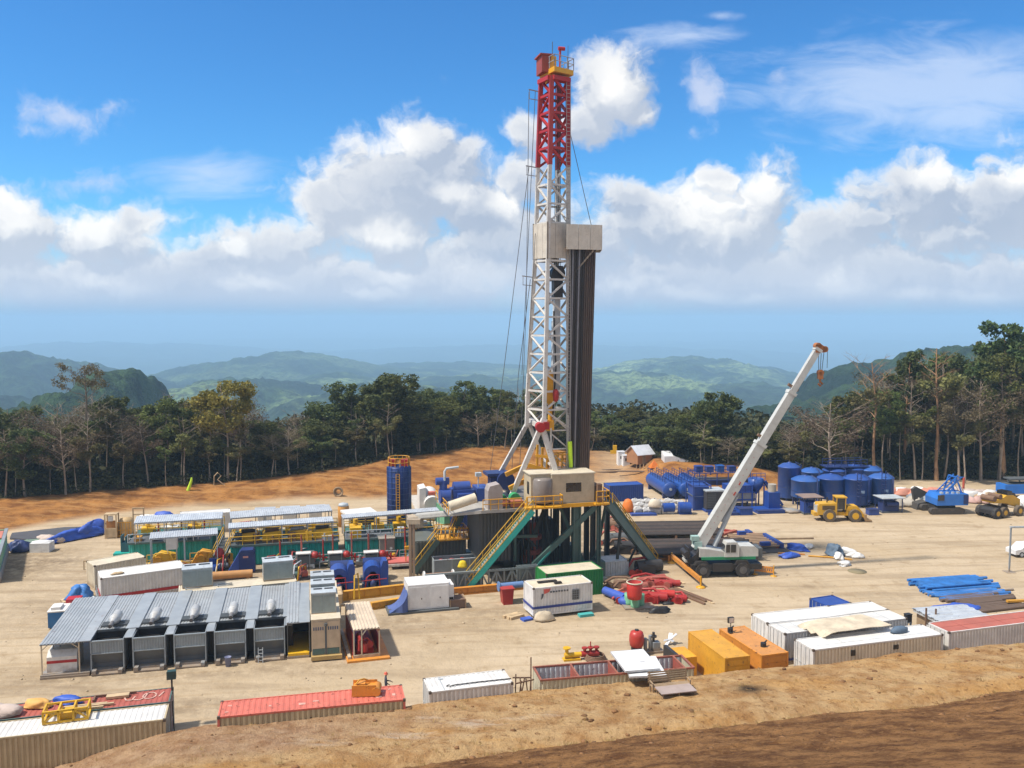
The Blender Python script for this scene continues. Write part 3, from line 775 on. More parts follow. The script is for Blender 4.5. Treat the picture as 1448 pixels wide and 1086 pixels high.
# ================================================================ COMMON MATERIALS
M_ = {}
def mm(k, *a, **kw):
    if k not in M_: M_[k] = mat(k, *a, **kw)
    return M_[k]
WHITE = mm('white_paint', (.66, .64, .60), .5, dirt=.30, streak=.18, dirtcol=(.36, .27, .17), rust=0, mud=.7)
CREAM = mm('cream_paint', (.62, .54, .40), .55, dirt=.25, streak=.2, mud=.7)
BEIGE = mm('beige_paint', (.56, .46, .32), .55, dirt=.25, streak=.25)
TANW = mm('tan_paint', (.47, .38, .23), .6, dirt=.22, streak=.25, mud=.7)
REDP = mm('faded_red_paint', (.56, .135, .09), .6, dirt=.3, streak=.2, dirtcol=(.42, .22, .15), rust=.15)
DRED = mm('dull_red_paint', (.36, .085, .06), .65, dirt=.35, streak=.3, rust=.2)
BRED = mm('bright_red_paint', (.34, .016, .014), .45, dirt=.25, streak=.1, dirtcol=(.22, .03, .02))
OCHRE = mm('ochre_paint', (.62, .30, .02), .5, dirt=.3, streak=.3, dirtcol=(.30, .15, .04), rust=.08)
ORNG = mm('orange_paint', (.60, .235, .03), .5, dirt=.3, streak=.3, dirtcol=(.28, .12, .04), rust=.1)
YEL = mm('yellow_paint', (.66, .38, .015), .45, dirt=.3, streak=.15, dirtcol=(.28, .17, .05))
BLUE = mm('blue_paint', (.010, .055, .27), .45, dirt=.35, streak=.35, dirtcol=(.13, .14, .18))
NAVY = mm('navy_paint', (.010, .030, .13), .45, dirt=.2, streak=.2, dirtcol=(.08, .08, .10))
BLUET = mm('blue_tarp', (.03, .09, .42), .55, dirt=.25, streak=0, dirtcol=(.12, .14, .30), bump=.5, bscale=3)
TEAL = mm('teal_paint', (.014, .36, .30), .5, dirt=.3, streak=.3, dirtcol=(.11, .14, .12), rust=.08)
GTEAL = mm('grey_green_paint', (.065, .125, .115), .55, dirt=.35, streak=.3, dirtcol=(.09, .075, .06), rust=.1)
LGREY = mm('light_grey_steel', (.42, .46, .48), .5, dirt=.3, streak=.3, rust=.05)
GREY = mm('grey_paint', (.24, .27, .29), .55, dirt=.35, streak=.35, rust=.06, mud=.7)
DGREY = mm('dark_grey_paint', (.085, .098, .105), .55, dirt=.3, streak=.3)
BLK = mm('black_steel', (.018, .018, .020), .5, dirt=.3, dirtcol=(.10, .08, .06), streak=.1)
SHEET = mm('roof_sheet', (.315, .335, .345), .42, dirt=.35, streak=.2, dirtcol=(.26, .25, .23), rust=.08, spec=.5)
GALV = mm('galvanised_sheet', (.52, .55, .57), .4, metal=.25, dirt=.3, streak=.2, rust=.06)
RUST = mm('rusty_steel', (.17, .095, .055), .75, dirt=.5, rust=.4)
WOOD = mm('weathered_wood', (.30, .21, .125), .85, dirt=.35, streak=.3, var=.3)
LWOOD = mm('pale_timber', (.52, .38, .22), .85, dirt=.3, streak=.3, var=.25)
PLY = mm('plywood', (.56, .47, .34), .8, dirt=.4, streak=0, var=.2)
GREEN = mm('green_paint', (.012, .20, .045), .5, dirt=.25, streak=.3)
MINT = mm('mint_green_paint', (.16, .42, .25), .55, dirt=.3, streak=.3)
TYRE = mm('tyre_rubber', (.035, .033, .032), .9, dirt=.6, dirtcol=(.19, .15, .10), streak=0)
GLASS = mm('dark_glass', (.012, .015, .018), .12, dirt=.1, streak=0, spec=.7)
CANV = mm('pale_canvas', (.52, .42, .36), .9, dirt=.4, streak=0, bump=.6, bscale=4)
WTARP = mm('white_tarp', (.66, .65, .62), .8, dirt=.35, streak=0, bump=.5, bscale=4)
MARK = mm('dark_lettering', (.06, .065, .08), .7, dirt=.1, streak=0)
BSTR = mm('blue_stripe', (.02, .045, .24), .5, dirt=.15, streak=.1)
RSTR = mm('red_stripe', (.42, .015, .02), .5, dirt=.15, streak=.1)
LAMPM = mm('lamp_face', (.72, .72, .66), .25, dirt=.1, streak=0)
SKIN = mm('skin', (.30, .16, .10), .6, dirt=0, streak=0)
DKCLOTH = mm('dark_work_clothes', (.035, .045, .075), .85, dirt=.2, streak=0)
HELM = mm('orange_red_helmet', (.58, .10, .05), .35, dirt=.1, streak=0)

# ================================================================ CONTAINERS
def container(label, loc, rz, L=12.19, Wd=2.44, H=2.6, wall=WHITE, roof=None, frame=None, name='shipping_container', cat='container', group=None,
              doors='left', pitch=.30, dcol=None, roofribs=True, lift=0.0):
    """origin: near left bottom corner; x along the near side, y away"""
    t = thing(name, label, cat, loc, rz, group); roof = roof or wall; frame = frame or wall
    w = MB(); z0 = lift
    w.box(.10, .10, z0 + .14, L - .10, Wd - .10, H - .09)
    w.corr((.14, .075, z0 + .16), (L - .28, 0, 0), (0, 0, H - .30 - z0), (0, -1, 0), pitch, .07)
    w.corr((L - .14, Wd - .075, z0 + .16), (-(L - .28), 0, 0), (0, 0, H - .30 - z0), (0, 1, 0), pitch, .05)
    if doors != 'right': w.corr((L - .075, .14, z0 + .16), (0, Wd - .28, 0), (0, 0, H - .30 - z0), (1, 0, 0), pitch, .05)
    if doors != 'left': w.corr((.075, Wd - .14, z0 + .16), (0, -(Wd - .28), 0), (0, 0, H - .30 - z0), (-1, 0, 0), pitch, .05)
    w.build('wall', wall, t)
    r = MB()
    r.box(.12, .12, H - .088, L - .12, Wd - .12, H - .055)
    if roofribs: r.corr((.14, .12, H - .05), (L - .28, 0, 0), (0, Wd - .24, 0), (0, 0, 1), pitch * 1.1, .022)
    r.build('roof', roof, t)
    f = MB()
    for x in (0, L - .15):
        for y in (0, Wd - .15):
            f.box(x, y, z0 + .0, x + .15, y + .15, H - .02)
            ca = MB(); ca.box(x - .012, y - .012, H - .16, x + .162, y + .162, H + .012); ca.build('corner_casting', mm('casting_brown', (.10, .075, .055), .7, dirt=.4), t)
    for y in (.015, Wd - .115):
        f.box(.15, y, H - .13, L - .15, y + .10, H - .01); f.box(.15, y, z0, L - .15, y + .10, z0 + .15)
    for x in (.015, L - .115):
        f.box(x, .15, H - .13, x + .10, Wd - .15, H - .01); f.box(x, .15, z0, x + .10, Wd - .15, z0 + .15)
    f.build('frame', frame, t)
    if doors in ('left', 'right'):
        for k in (0, 1):
            d = MB(); y0 = .17 + k * (Wd / 2 - .16); y1 = y0 + Wd / 2 - .18
            if doors == 'left': d.box(.03, y0, z0 + .17, .095, y1, H - .14)
            else: d.box(L - .095, y0, z0 + .17, L - .03, y1, H - .14)
            dr = d.build('door', dcol or wall, t)
            b_ = MB()
            for q in (.3, .75):
                yy = y0 + (y1 - y0) * q; xx = .0 if doors == 'left' else L
                b_.cyl((xx, yy, z0 + .12), (xx, yy, H - .10), .022, n=6)
                b_.box(xx - .02, yy - .06, 1.05, xx + .02, yy + .22, 1.11)
            b_.build('locking_bar', GALV, dr)
    return t
def stripe(t, L, Wd, z0, z1, m=BSTR, left=True, front=True):
    b = MB()
    if front: b.box(-.004, -.008, z0, L + .004, .028, z1)
    if left: b.box(-.032, .0, z0, .0, Wd, z1)
    return b.build('stripe', m, t)
def marks(t, name, items, m=MARK):
    b = MB()
    for (x0, y0, z0, x1, y1, z1) in items: b.box(x0, y0, z0, x1, y1, z1)
    return b.build(name, m, t)

# -- bottom left pair
loc, rz, L = fr((-58, 1050), (234, 1017))
c = container('long tan container with white ribbed roof at the bottom left corner', loc, rz, L, wall=TANW, roof=WHITE, doors='right', frame=TANW); c1loc, c1rz, c1L = loc, rz, L
loc2 = off(loc, rz, -.3, 2.62)
c = container('long container with dull red roof and painted loops behind the tan one at bottom left', loc2, rz, L + .3, wall=DRED, roof=DRED, doors='right', frame=GTEAL)
b = MB()   # painted loops on the red roof
def stroke(pts, w=.09):
    for a_, b_ in zip(pts, pts[1:]): b.bar((a_[0], a_[1], 2.6), (b_[0], b_[1], 2.6), w, .02)
x0 = L - 3.0
stroke([(x0, 2.1), (x0 + .35, 1.45)]); stroke([(x0 + .3, 1.6), (x0 + .5, 1.0), (x0 + .85, .95), (x0 + 1.0, 1.5)]); stroke([(x0 + .95, 1.0), (x0 + 1.3, .85), (x0 + 1.6, 1.1), (x0 + 1.75, 1.9)])
stroke([(x0 + 1.9 + .42 * math.cos(k * .53), 1.4 + .5 * math.sin(k * .53)) for k in range(13)]); stroke([(x0 + 2.5, 1.1), (x0 + 2.75, 1.8)])
b.build('painted_loops', mm('pale_pink_paint', (.60, .36, .29), .8, dirt=.2, streak=0), c)
t = tag(MB().blob((0, 0, 0), (.9, .7, .55), 3, 14, 9, .3).build('tarp_heap', CANV), 'pinkish beige tarp heap on the red roof at the left edge', 'tarp', loc=off(loc2, rz, L - 11.6, 1.2, 2.61))
t = tag(MB().blob((0, 0, 0), (1.2, .8, .5), 8, 14, 9, .32).build('tarp_heap', CANV), 'larger crumpled beige tarp beside the yellow rack on the red roof', 'tarp', loc=off(loc2, rz, L - 10.0, .95, 2.61))
t = tag(MB().blob((0, 0, 0), (.95, .45, .42), 5, 14, 8, .2).build('tarp_bundle', mm('amber_tarp', (.66, .36, .10), .7, dirt=.2, streak=0, bump=.4, bscale=4)), 'amber yellow tarp bundle on the red roof next to the blue one', 'tarp', loc=off(loc2, rz, L - 7.9, 1.55, 2.61))
t = tag(MB().blob((0, 0, 0), (.95, .42, .42), 9, 14, 8, .2).build('tarp_bundle', BLUET), 'bright blue tarp bundle on the red container roof', 'tarp', loc=off(loc2, rz, L - 6.1, 1.6, 2.61))
t = tag(MB().blob((0, 0, 0), (.5, .9, .6), 19, 14, 8, .2).build('tarp_bundle', NAVY), 'navy bundle at the left edge on the red container roof', 'tarp', loc=off(loc2, rz, L - 12.9, 1.1, 2.61))
def planks(label, loc, rz, n, ln, w=.2, th=.05, m=LWOOD, seed=0, group=None, name='timber_planks', cat='planks', sp=.24):
    rd = random.Random(seed); b = MB()
    for k in range(n):
        y = k * sp + rd.uniform(-.03, .03); x = rd.uniform(-.3, .3); a = rd.uniform(-.05, .05)
        b.bar((x, y, th / 2), (x + ln * math.cos(a) * rd.uniform(.8, 1), y + ln * math.sin(a), th / 2 + (.0 if k % 3 else .012)), w, th)
    return tag(b.build(name, m), label, cat, group, loc, rz)
planks('loose pale timbers by the yellow rack on the red roof', off(loc2, rz, L - 6.0, .25, 2.61), rz, 3, 3.0, .16, .12, LWOOD, 4)
t = thing('wooden_hatch', 'brown wooden hatch frame with a pale board lying on the red roof', 'hatch', off(loc2, rz, L - 4.6, 1.3, 2.61), rz)
b = MB(); b.box(0, .7, 0, 2.6, .82, .12); b.box(0, 0, 0, .12, .7, .12); b.build('frame', RUST, t)
b = MB(); b.box(.8, .15, 0, 2.2, .65, .16); b.build('board', LWOOD, t)
t = thing('lifting_rack', 'yellow welded steel rack lying on the white ribbed roof at bottom left', 'rack', off(loc, rz, L - 7.2, 1.15, 2.62), rz + .05)
b = MB()
for y in (0, 1.3):
    for z in (.06, .75): b.bar((0, y, z), (2.5, y, z), .12)
for x in (0, .85, 1.7, 2.5):
    for y in (0, 1.3): b.bar((x, y, 0), (x, y, .8), .12)
    b.bar((x, 0, .06), (x, 1.3, .06), .12); b.bar((x, 0, .75), (x, 1.3, .75), .10)
b.bar((0, 0, .1), (.85, 0, .75), .10); b.bar((1.7, 0, .75), (2.5, 0, .1), .10)
b.build('frame', YEL, t)
b = MB(); b.box(.9, .2, .1, 1.65, 1.1, .5); b.build('load', YEL, t)
t = thing('floodlight_mast', 'black floodlight post at the right end of the bottom left containers', 'light', off(loc2, rz, L + .25, 1.9, 0), rz)
b = MB(); b.cyl((0, 0, 0), (0, 0, 3.5), .06, n=8); b.build('post', BLK, t)
b = MB(); b.box(-.28, -.2, 3.45, .28, .25, 3.95); b.box(-.3, -.24, 3.42, .3, -.2, 3.98); b.build('lamp_housing', mm('dark_green_paint', (.02, .06, .05), .5), t)
t = tag(MB().tube([(0, 0, 2.5), (.03, -.02, 1.2), (.1, -.05, .05), (1.2, -.4, .03)], .035).build('cable', BLK), 'thin black cable hanging down the end of the bottom left container', 'cable', loc=off(loc2, rz, L + .42, .3, 0), rz=rz)

# -- red-roofed container in the middle of the front row
loc, rz, L = fr((307, 1014), (573.5, 988.6))
c = container('long container with a faded red ribbed roof and tan side at the front', loc, rz, L, wall=TANW, roof=REDP, doors='right', frame=REDP, pitch=.33)
rd = random.Random(4)
[marks(c, 'worn_patch', [(x, y, 2.575, x + rd.uniform(.15, .45), y + rd.uniform(.1, .35), 2.584)], mm('patch_paint', (.60, .33, .26), .7, dirt=.4, streak=0)) for x, y in [(.4, .6), (.5, 1.5), (3.1, .9), (5.0, .7), (5.9, 1.0), (L - 1.6, 1.5), (L - 1.0, 1.8), (L - .8, .8), (L - 1.9, .7), (L - 2.6, 1.4)]]
t = thing('winch', 'orange welded winch body lying on the faded red container roof', 'winch', off(loc, rz, L * .715, 1.15, 2.61), rz - .15)
b = MB(); b.box(0, 0, .02, 1.5, .9, .55); b.box(-.06, -.06, 0, 1.56, .0, .75); b.box(-.06, .9, 0, 1.56, .96, .75); b.box(.25, .15, .55, .8, .75, .78); b.build('housing', ORNG, t)
b = MB(); b.cyl((1.55, -.12, .3), (1.55, 1.0, .3), .3, n=14); b.build('drum', ORNG, t)
b = MB(); b.tube([(.2, .05, .8), (.4, .3, 1.0), (.7, .6, .95), (.9, .8, .8)], .05); b.build('lifting_loop', OCHRE, t)

# -- white twenty-footer
loc, rz, L = fr((607, 979), (726, 965))
c = container('short white container with a cable on its roof in the front row', loc, rz, L, wall=WHITE, roof=WHITE, doors='left', pitch=.31)
marks(c, 'roof_seam', [(1.05, .14, 2.57, 1.12, 2.3, 2.586), (1.0, 1.9, 2.57, 1.35, 2.1, 2.6)], LGREY)
t = tag(MB().tube([(1.3, .6, .03), (1.55, .75, .05), (1.5, .5, .04), (1.9, .62, .04), (3.6, .68, .03), (5.9, .62, .03)], .04).build('cable', BLK), 'thin dark cable coiled and laid along the short white container roof', 'cable', loc=off(loc, rz, 0, 0, 2.6), rz=rz)
t = thing('pipe_rack', 'rusty tangle of scaffold stubs between the short white container and the open bin', 'rack', off(loc, rz, L + .5, .8, 0), rz)
b = MB()
for k, (x, y, dx, dy, h) in enumerate([(0, 0, .3, 0, 2.3), (.5, .2, -.2, .1, 2.4), (.9, .1, .2, .2, 2.2), (.3, .6, .4, -.1, 2.3), (1.1, .7, -.3, -.2, 2.2), (.1, .9, .1, .1, 2.4)]): b.bar((x, y, 0), (x + dx, y + dy, h), .07)
b.bar((-.1, .1, 2.1), (1.3, .2, 2.2), .08); b.bar((-.1, .8, 2.25), (1.3, .8, 2.1), .08); b.build('frame', RUST, t)

# -- open bin with four bays
loc, rz, L = fr((764, 959.5), (983, 941.5))
H = 2.5; Wd = 2.5
t = thing('open_container', 'long open-topped container of four bays with pale ribbed inside and rust red rim', 'container', loc, rz)
w = MB()
w.corr((.08, .06, .1), (L - .16, 0, 0), (0, 0, H - .2), (0, -1, 0), .30, .05); w.box(.08, .065, .1, L - .08, .085, H - .12)
w.corr((L - .08, Wd - .06, .1), (-(L - .16), 0, 0), (0, 0, H - .2), (0, 1, 0), .30, .05)
w.corr((L - .06, .08, .1), (0, Wd - .16, 0), (0, 0, H - .2), (1, 0, 0), .30, .05); w.box(L - .085, .09, .1, L - .065, Wd - .09, H - .12)
w.box(.0, .1, .1, .05, Wd - .1, H - .1)
w.build('wall', mm('pale_olive_paint', (.50, .46, .33), .6, dirt=.4, streak=.5, rust=.2), t)
w = MB(); w.corr((.12, Wd - .12, .3), (L - .24, 0, 0), (0, 0, H - .45), (0, -1, 0), .36, .06); w.box(.1, Wd - .11, .2, L - .1, Wd - .09, H - .12); w.box(.06, .12, .2, .08, Wd - .12, H - .12)
w.build('lining', mm('inner_lining', (.56, .58, .60), .6, dirt=.3, streak=.5, rust=.1), t)
f = MB()
for y in (0, Wd - .14): f.box(0, y, H - .12, L, y + .14, H)
for x in (0, L - .14): f.box(x, .14, H - .12, x + .14, Wd - .14, H)
for x in (L * .24, L * .49, L * .55, L * .93): f.box(x, .14, H - .13, x + .13, Wd - .14, H - .01)
f.build('rim', mm('rust_red_paint', (.30, .095, .06), .7, dirt=.4, rust=.3), t)
for x in (L * .24, L * .49, L * .93):
    d = MB(); d.box(x + .02, .14, .1, x + .11, Wd - .14, H - .14); d.build('divider', DRED, t)
d = MB(); d.box(.1, .1, .04, L - .1, Wd - .1, .18); d.build('floor', RUST, t)
d = MB()
for k in range(5): d.bar((L * .28, .5 + k * .3, .8 + .1 * k), (L * .42, .5 + k * .3, .9 + .1 * k), .07)
d.bar((L * .28, .5, .8), (L * .28, 1.8, 1.2), .07); d.bar((L * .42, .5, .9), (L * .42, 1.8, 1.3), .07)
tag(d.build('steel_ladder', DRED), 'red steel ladder frame lying inside the second bay of the open bin', 'ladder', loc=loc, rz=rz)
d = MB(); d.cyl((.12, .1, 0), (.12, .1, 3.3), .05, n=6)
tag(d.build('post', RUST), 'thin rusty post standing at the left end of the open bin', 'post', loc=off(loc, rz, -.3, 2.1, 0), rz=rz)
# lids lying across the bin
def lid(label, loc_, rz_, tilt, wd=2.5, ln=3.4):
    q = thing('steel_sheet', label, 'sheet', loc_, rz_); q.rotation_euler = (tilt, 0, rz_)
    b = MB(); b.box(0, 0, 0, wd, ln, .09); b.build('panel', mm('clean_white_paint', (.70, .70, .69), .4, dirt=.15, streak=.15), q)
    b = MB(); b.box(-.03, -.03, -.03, wd + .03, .0, .11); b.box(-.03, ln, -.03, wd + .03, ln + .03, .11); b.box(-.03, 0, -.03, 0, ln, .11); b.box(wd, 0, -.03, wd + .03, ln, .11); b.box(wd * .6, ln * .35, .09, wd * .75, ln * .4, .12); b.build('edge', mm('lid_edge', (.5, .5, .5), .5), q)
    return q
lid('white steel lid lying topmost across the open bin', off(loc, rz, L * .52, -.75, 2.86), rz, R(2))
lid('lower white steel lid poking out beneath the topmost one on the open bin', off(loc, rz, L * .51 + .3, -1.15, 2.62), rz - .12, R(1.5), 2.6, 3.3)
o_bin, rz_bin, L_bin = loc, rz, L
# behind the bin: red vessel, valves, hose coil
t = thing('pressure_vessel', 'round red vessel with a dark neck standing behind the open bin', 'vessel', G(900, 925), rz)
b = MB(); b.lathe([(.0, .5), (.3, .52), (.55, .75), (.62, 1.2), (.6, 1.6), (.5, 1.9), (.25, 2.0), (0, 2.01)], 20); b.build('body', mm('vessel_red', (.42, .03, .02), .4, dirt=.3, streak=.2), t)
b = MB(); b.lathe([(0, 2.0), (.17, 2.0), (.17, 2.1), (0, 2.1)], 10); b.build('neck', BLK, t)
b = MB(); b.lathe([(.62, 0), (.62, .12), (.45, .2), (.45, .72)], 16); b.box(-.95, -.75, 0, .95, .75, .10); b.build('base', BLK, t)
t = thing('valve_manifold', 'red and yellow valve cluster lying behind the open bin', 'valves', G(799, 935), rz)
b = MB(); b.cyl((0, .2, .4), (1.4, .2, .4), .2, n=10); b.cyl((.2, .2, .3), (.2, .2, .95), .15, n=8); b.cyl((.2, .2, .95), (.2, .2, 1.05), .32, n=12); b.box(-.1, -.1, 0, 1.3, .5, .15); b.build('yellow_body', YEL, t)
b = MB(); b.cyl((1.4, .2, .4), (2.9, .2, .4), .24, n=10)
for x in (1.7, 2.2, 2.7): b.cyl((x, .2, .4), (x, .2, .9), .13, n=8); b.cyl((x, .2, .85), (x, .2, .95), .25, n=10)
b.cyl((2.2, .2, .9), (2.2, .2, 1.4), .05, n=6); b.build('red_body', BRED, t)
b = MB()
for k in range(4): b.tube([(.85 * (1 - .06 * k) * math.cos(a * .4), .85 * (1 - .06 * k) * math.sin(a * .4), .12 + .1 * k) for a in range(17)], .06)
tag(b.build('hose_coil', RUST), 'coil of brown hose lying beside the red valves behind the bin', 'hose', loc=G(842, 933), rz=rz)
t = thing('pump_set', 'grey steel pump parts standing on the ground right of the red vessel', 'pump', G(910, 926), rz)
b = MB(); b.box(0, 0, 0, 1.8, .8, .2); b.cyl((.3, .4, .2), (.3, .4, 1.25), .16, n=10); b.cyl((.7, .4, .2), (.7, .4, 1.45), .14, n=10); b.box(.9, .1, .2, 1.5, .7, .9); b.bar((.2, .4, 1.2), (1.6, .4, .7), .12); b.build('body', GREY, t)
b = MB(); b.cyl((1.0, .4, .9), (1.0, .4, 1.7), .12, n=8); b.cyl((1.0, .4, 1.3), (1.0, .4, 1.42), .28, n=10); b.build('valve', BLK, t)
t = thing('fan_unit', 'bright bare-metal fan parts lying behind the end of the open bin', 'fan', G(942, 914), rz)
b = MB()
for k in range(5):
    a = k * 1.256; b.bar((.5, .4, .45), (.5 + .6 * math.cos(a), .4 + .35 * math.sin(a), .45 + .5 * math.sin(a + 1)), .3, .05)
b.cyl((.4, .4, .4), (.6, .4, .5), .14, n=10); b.bar((.5, .4, 0), (.5, .4, .4), .12); b.build('blades', mm('bare_aluminium', (.75, .77, .8), .3, metal=.4, dirt=.2), t)
# -- bench on the lip of the embankment
p = GB(926, 980); zb = p.z - .12
t = thing('wooden_bench', 'weathered wooden slatted bench on the embankment lip in front of the open bin', 'bench', (p.x, p.y, zb), TH)
BW = 2.75
b = MB()
for k in range(5): b.bar((-.25, .62 + k * .03, .68 + k * .145), (BW - .1, .62 + k * .03, .68 + k * .145), .035, .10)
b.build('backrest', WOOD, t)
b = MB()
for k in range(4): b.bar((-.1, .12 + k * .13, .5), (BW - .1, .12 + k * .13, .5), .11, .035)
b.build('seat', WOOD, t)
for x in (-.1, 1.3, BW - .15):
    l_ = MB(); l_.bar((x, .05, 0), (x, .05, .5), .08); l_.bar((x, .55, 0), (x, .76, 1.36), .08); l_.bar((x, .02, .47), (x, .6, .47), .07); l_.build('leg', WOOD, t)
for x in (-.12, BW - .12):
    l_ = MB(); l_.bar((x, 0, .74), (x, .66, .76), .09, .05); l_.bar((x, .05, .5), (x, .05, .74), .07); l_.build('armrest', WOOD, t)
p2 = GB(936, 988)
t = thing('low_platform', 'low grey sheet-topped platform in front of the wooden bench', 'platform', (p2.x, p2.y, p2.z - .1), TH)
b = MB(); b.box(0, 0, .34, 2.55, 1.25, .40); b.build('top', mm('grey_brown_sheet', (.34, .27, .24), .6, dirt=.3), t)
for x in (.1, 1.25, 2.4):
    for y in (.08, 1.1): l_ = MB(); l_.box(x, y, 0, x + .08, y + .08, .34); l_.build('leg', WOOD, t)
p3 = GB(984, 955)
t = tag(MB().lathe([(0, 0), (.16, 0), (.17, .4), (.12, .52), (.07, .56), (.07, .62), (0, .62)], 12).build('jerry_can', WTARP), 'white plastic can standing right of the wooden bench', 'can', loc=(p3.x, p3.y + .3, p3.z - .05))
# -- ochre and orange containers, end on
def endon(label, pA, pB, pC, m, **kw):
    """pA far-left roof corner, pB near-left roof corner, pC near-right roof corner"""
    A_, B_, C_ = G(*pA, 2.6), G(*pB, 2.6), G(*pC, 2.6)
    d = (A_ - B_); rzz = math.atan2(d.y, d.x) - R(90); Ln = d.length
    wd = 2.2
    # container built with x along its length: turn it so that x runs away from us
    return container(label, off((B_.x, B_.y, 0), rzz, 0, 0), rzz + R(90), Ln, wd, wall=m, doors='right', **kw)
def endon2(label, pB, pA, Ln, wd, m, roof):
    B_, A_ = G(*pB, 2.6), G(*pA, 2.6); d = A_ - B_; rzz = math.atan2(d.y, d.x) - R(90)
    t = thing('shipping_container', label, 'container', (B_.x, B_.y, 0), rzz)
    H = 2.6; w = MB(); w.box(.04, .04, .12, wd - .04, Ln - .04, H - .07)
    for k in range(4): w.box(.25, .01, .45 + k * .5, wd - .25, .04, .85 + k * .5)
    w.build('wall', m, t)
    r = MB(); r.box(.1, .1, H - .07, wd - .1, Ln - .1, H - .03); r.build('roof', roof, t)
    f = MB()
    for x in (0, wd - .13):
        for y in (0, Ln - .13): f.box(x, y, 0, x + .13, y + .13, H)
        f.box(x + .01, .13, H - .12, x + .12, Ln - .13, H - .015); f.box(x + .01, .13, 0, x + .12, Ln - .13, .14)
    for y in (.01, Ln - .12): f.box(.13, y, H - .12, wd - .13, y + .11, H - .015); f.box(.13, y, 0, wd - .13, y + .11, .14)
    f.build('frame', m, t)
    return t, (B_.x, B_.y, 0), rzz
y1, yl, yr = endon2('ochre yellow container lying end-on in the front row', (1025, 931), (979, 897), 5.9, 2.1, OCHRE, OCHRE)
marks(y1, 'vent', [(1.3, -.012, .4, 1.7, .012, .75)], BLK)
y2, yl2, yr2 = endon2('darker orange container lying end-on between the ochre one and the white ones', (1077, 927), (1019, 890), 6.06, 2.35, ORNG, mm('faded_orange_roof', (.56, .24, .06), .6, dirt=.4, streak=0, rust=.1))
t = thing('floodlight', 'small floodlight on a short post on the orange container', 'light', off(yl2, yr2, .35, 4.9, 2.58), yr2)
b = MB(); b.cyl((0, 0, 0), (0, 0, .9), .04, n=6); b.box(-.15, -.15, 0, .15, .15, .06); b.build('post', BLK, t)
b = MB(); b.box(-.24, -.1, .85, .24, .12, 1.3); b.build('housing', BLK, t)
b = MB(); b.box(-.2, -.115, .89, .2, -.1, 1.26); b.build('lens', LAMPM, t)
for k, (x, y) in enumerate([(.5, 5.2), (1.2, 1.6)]):
    t = tag(MB().cyl((0, 0, 0), (0, 0, .3), .22, n=12).cyl((.1, 0, .3), (.35, .1, .4), .06, n=6).build('roof_fitting', BLK), ['black pipe fitting at the back of the orange container roof', 'small black fitting near the middle of the orange container roof'][k], 'fitting', loc=off(yl2, yr2, x, y, 2.575), rz=yr2)
t = thing('generator_end', 'yellow and black machine between the bin and the ochre container', 'machine', off(yl, yr, -2.1, 3.2, 0), yr)
b = MB(); b.box(0, 0, .1, 1.5, 2.2, 1.6); b.build('body', OCHRE, t)
b = MB(); b.cyl((.2, -.25, .9), (.2, 0, .9), .55, n=16); b.box(-.3, .1, 0, -.02, 2.2, 1.9); b.build('radiator', BLK, t)
# -- white containers, right front
loc, rz, L = fr((1085, 881), (1252, 862.5)); L = 12.0
cA = container('clean-roofed white container with blue base stripe, farthest of the white pair', loc, rz, L, wall=WHITE, doors='left', roofribs=False); stripe(cA, L, 2.44, .32, .5)
loc, rz, L = fr((1110, 896), (1275, 875)); L = 12.0
cB = container('white container with blue base stripe under the plywood sheet, nearer of the pair', loc, rz, L, wall=WHITE, doors='left', roofribs=False); stripe(cB, L, 2.44, .32, .5)
rd = random.Random(9); marks(cB, 'roof_seam', [(x, .12, 2.545, x + .06, 2.3, 2.556) for x in np.arange(.8, 11.5, 1.2)], LGREY)
locB, rzB = loc, rz
loc, rz, L = fr((1150, 919), (1327, 897.5)); L = 12.0
cC = container('long cream-sided container with stained ribs and small dark windows at the right front', loc, rz, L, wall=CREAM, roof=WHITE, frame=WHITE, doors='left', dcol=WHITE, roofribs=False); stripe(cC, L, 2.44, .2, .36, left=True, front=False)
[marks(cC, 'window', [q], GLASS) for q in ((3.4, -.03, 1.75, 3.75, .05, 2.2), (7.3, -.03, 1.85, 7.75, .05, 2.2))]
marks(cC, 'lettering', [(6.55 + .2 * k, -.012, 1.12 + .028 * k, 6.67 + .2 * k, .03, 1.26 + .028 * k) for k in range(9)] + [(6.2, -.012, .98, 6.5, .03, 1.10)])
marks(cC, 'hazard_mark', [(-.035, .45, .35, .0, .75, .8)], BRED)
marks(cC, 'roof_seam', [(.3, .75, 2.545, 11.7, .80, 2.556), (3.2, .85, 2.545, 3.26, 2.3, 2.556), (7.4, .85, 2.545, 7.46, 2.3, 2.556)], LGREY)
# plywood / tarpaulin sheet bridging the two roofs
b = MB(); n = 12
vs = []; ln = 6.2
for i in range(n + 1):
    for j in range(7):
        x = ln * i / n; y = 3.1 * j / 6; z = .32 * (1 - math.exp(-x * 1.6)) + .03 * math.sin(x * 2 + y) - .10 * (y / 3.1) - (.25 if i == 0 else 0) * (j % 2)
        vs.append((x + .45 * (1 - j / 6), y, z))
fs = [(i * 7 + j, (i + 1) * 7 + j, (i + 1) * 7 + j + 1, i * 7 + j + 1) for i in range(n) for j in range(6)]
b.add(vs, fs); b.add([(v[0], v[1], v[2] - .045) for v in vs], [tuple(reversed(f)) for f in fs])
for e in ([j for j in range(7)], [n * 7 + j for j in range(7)], [i * 7 for i in range(n + 1)], [i * 7 + 6 for i in range(n + 1)]):
    b.add([vs[q] for q in e] + [(vs[q][0], vs[q][1], vs[q][2] - .045) for q in e], [(k, k + 1, len(e) + k + 1, len(e) + k) for k in range(len(e) - 1)])
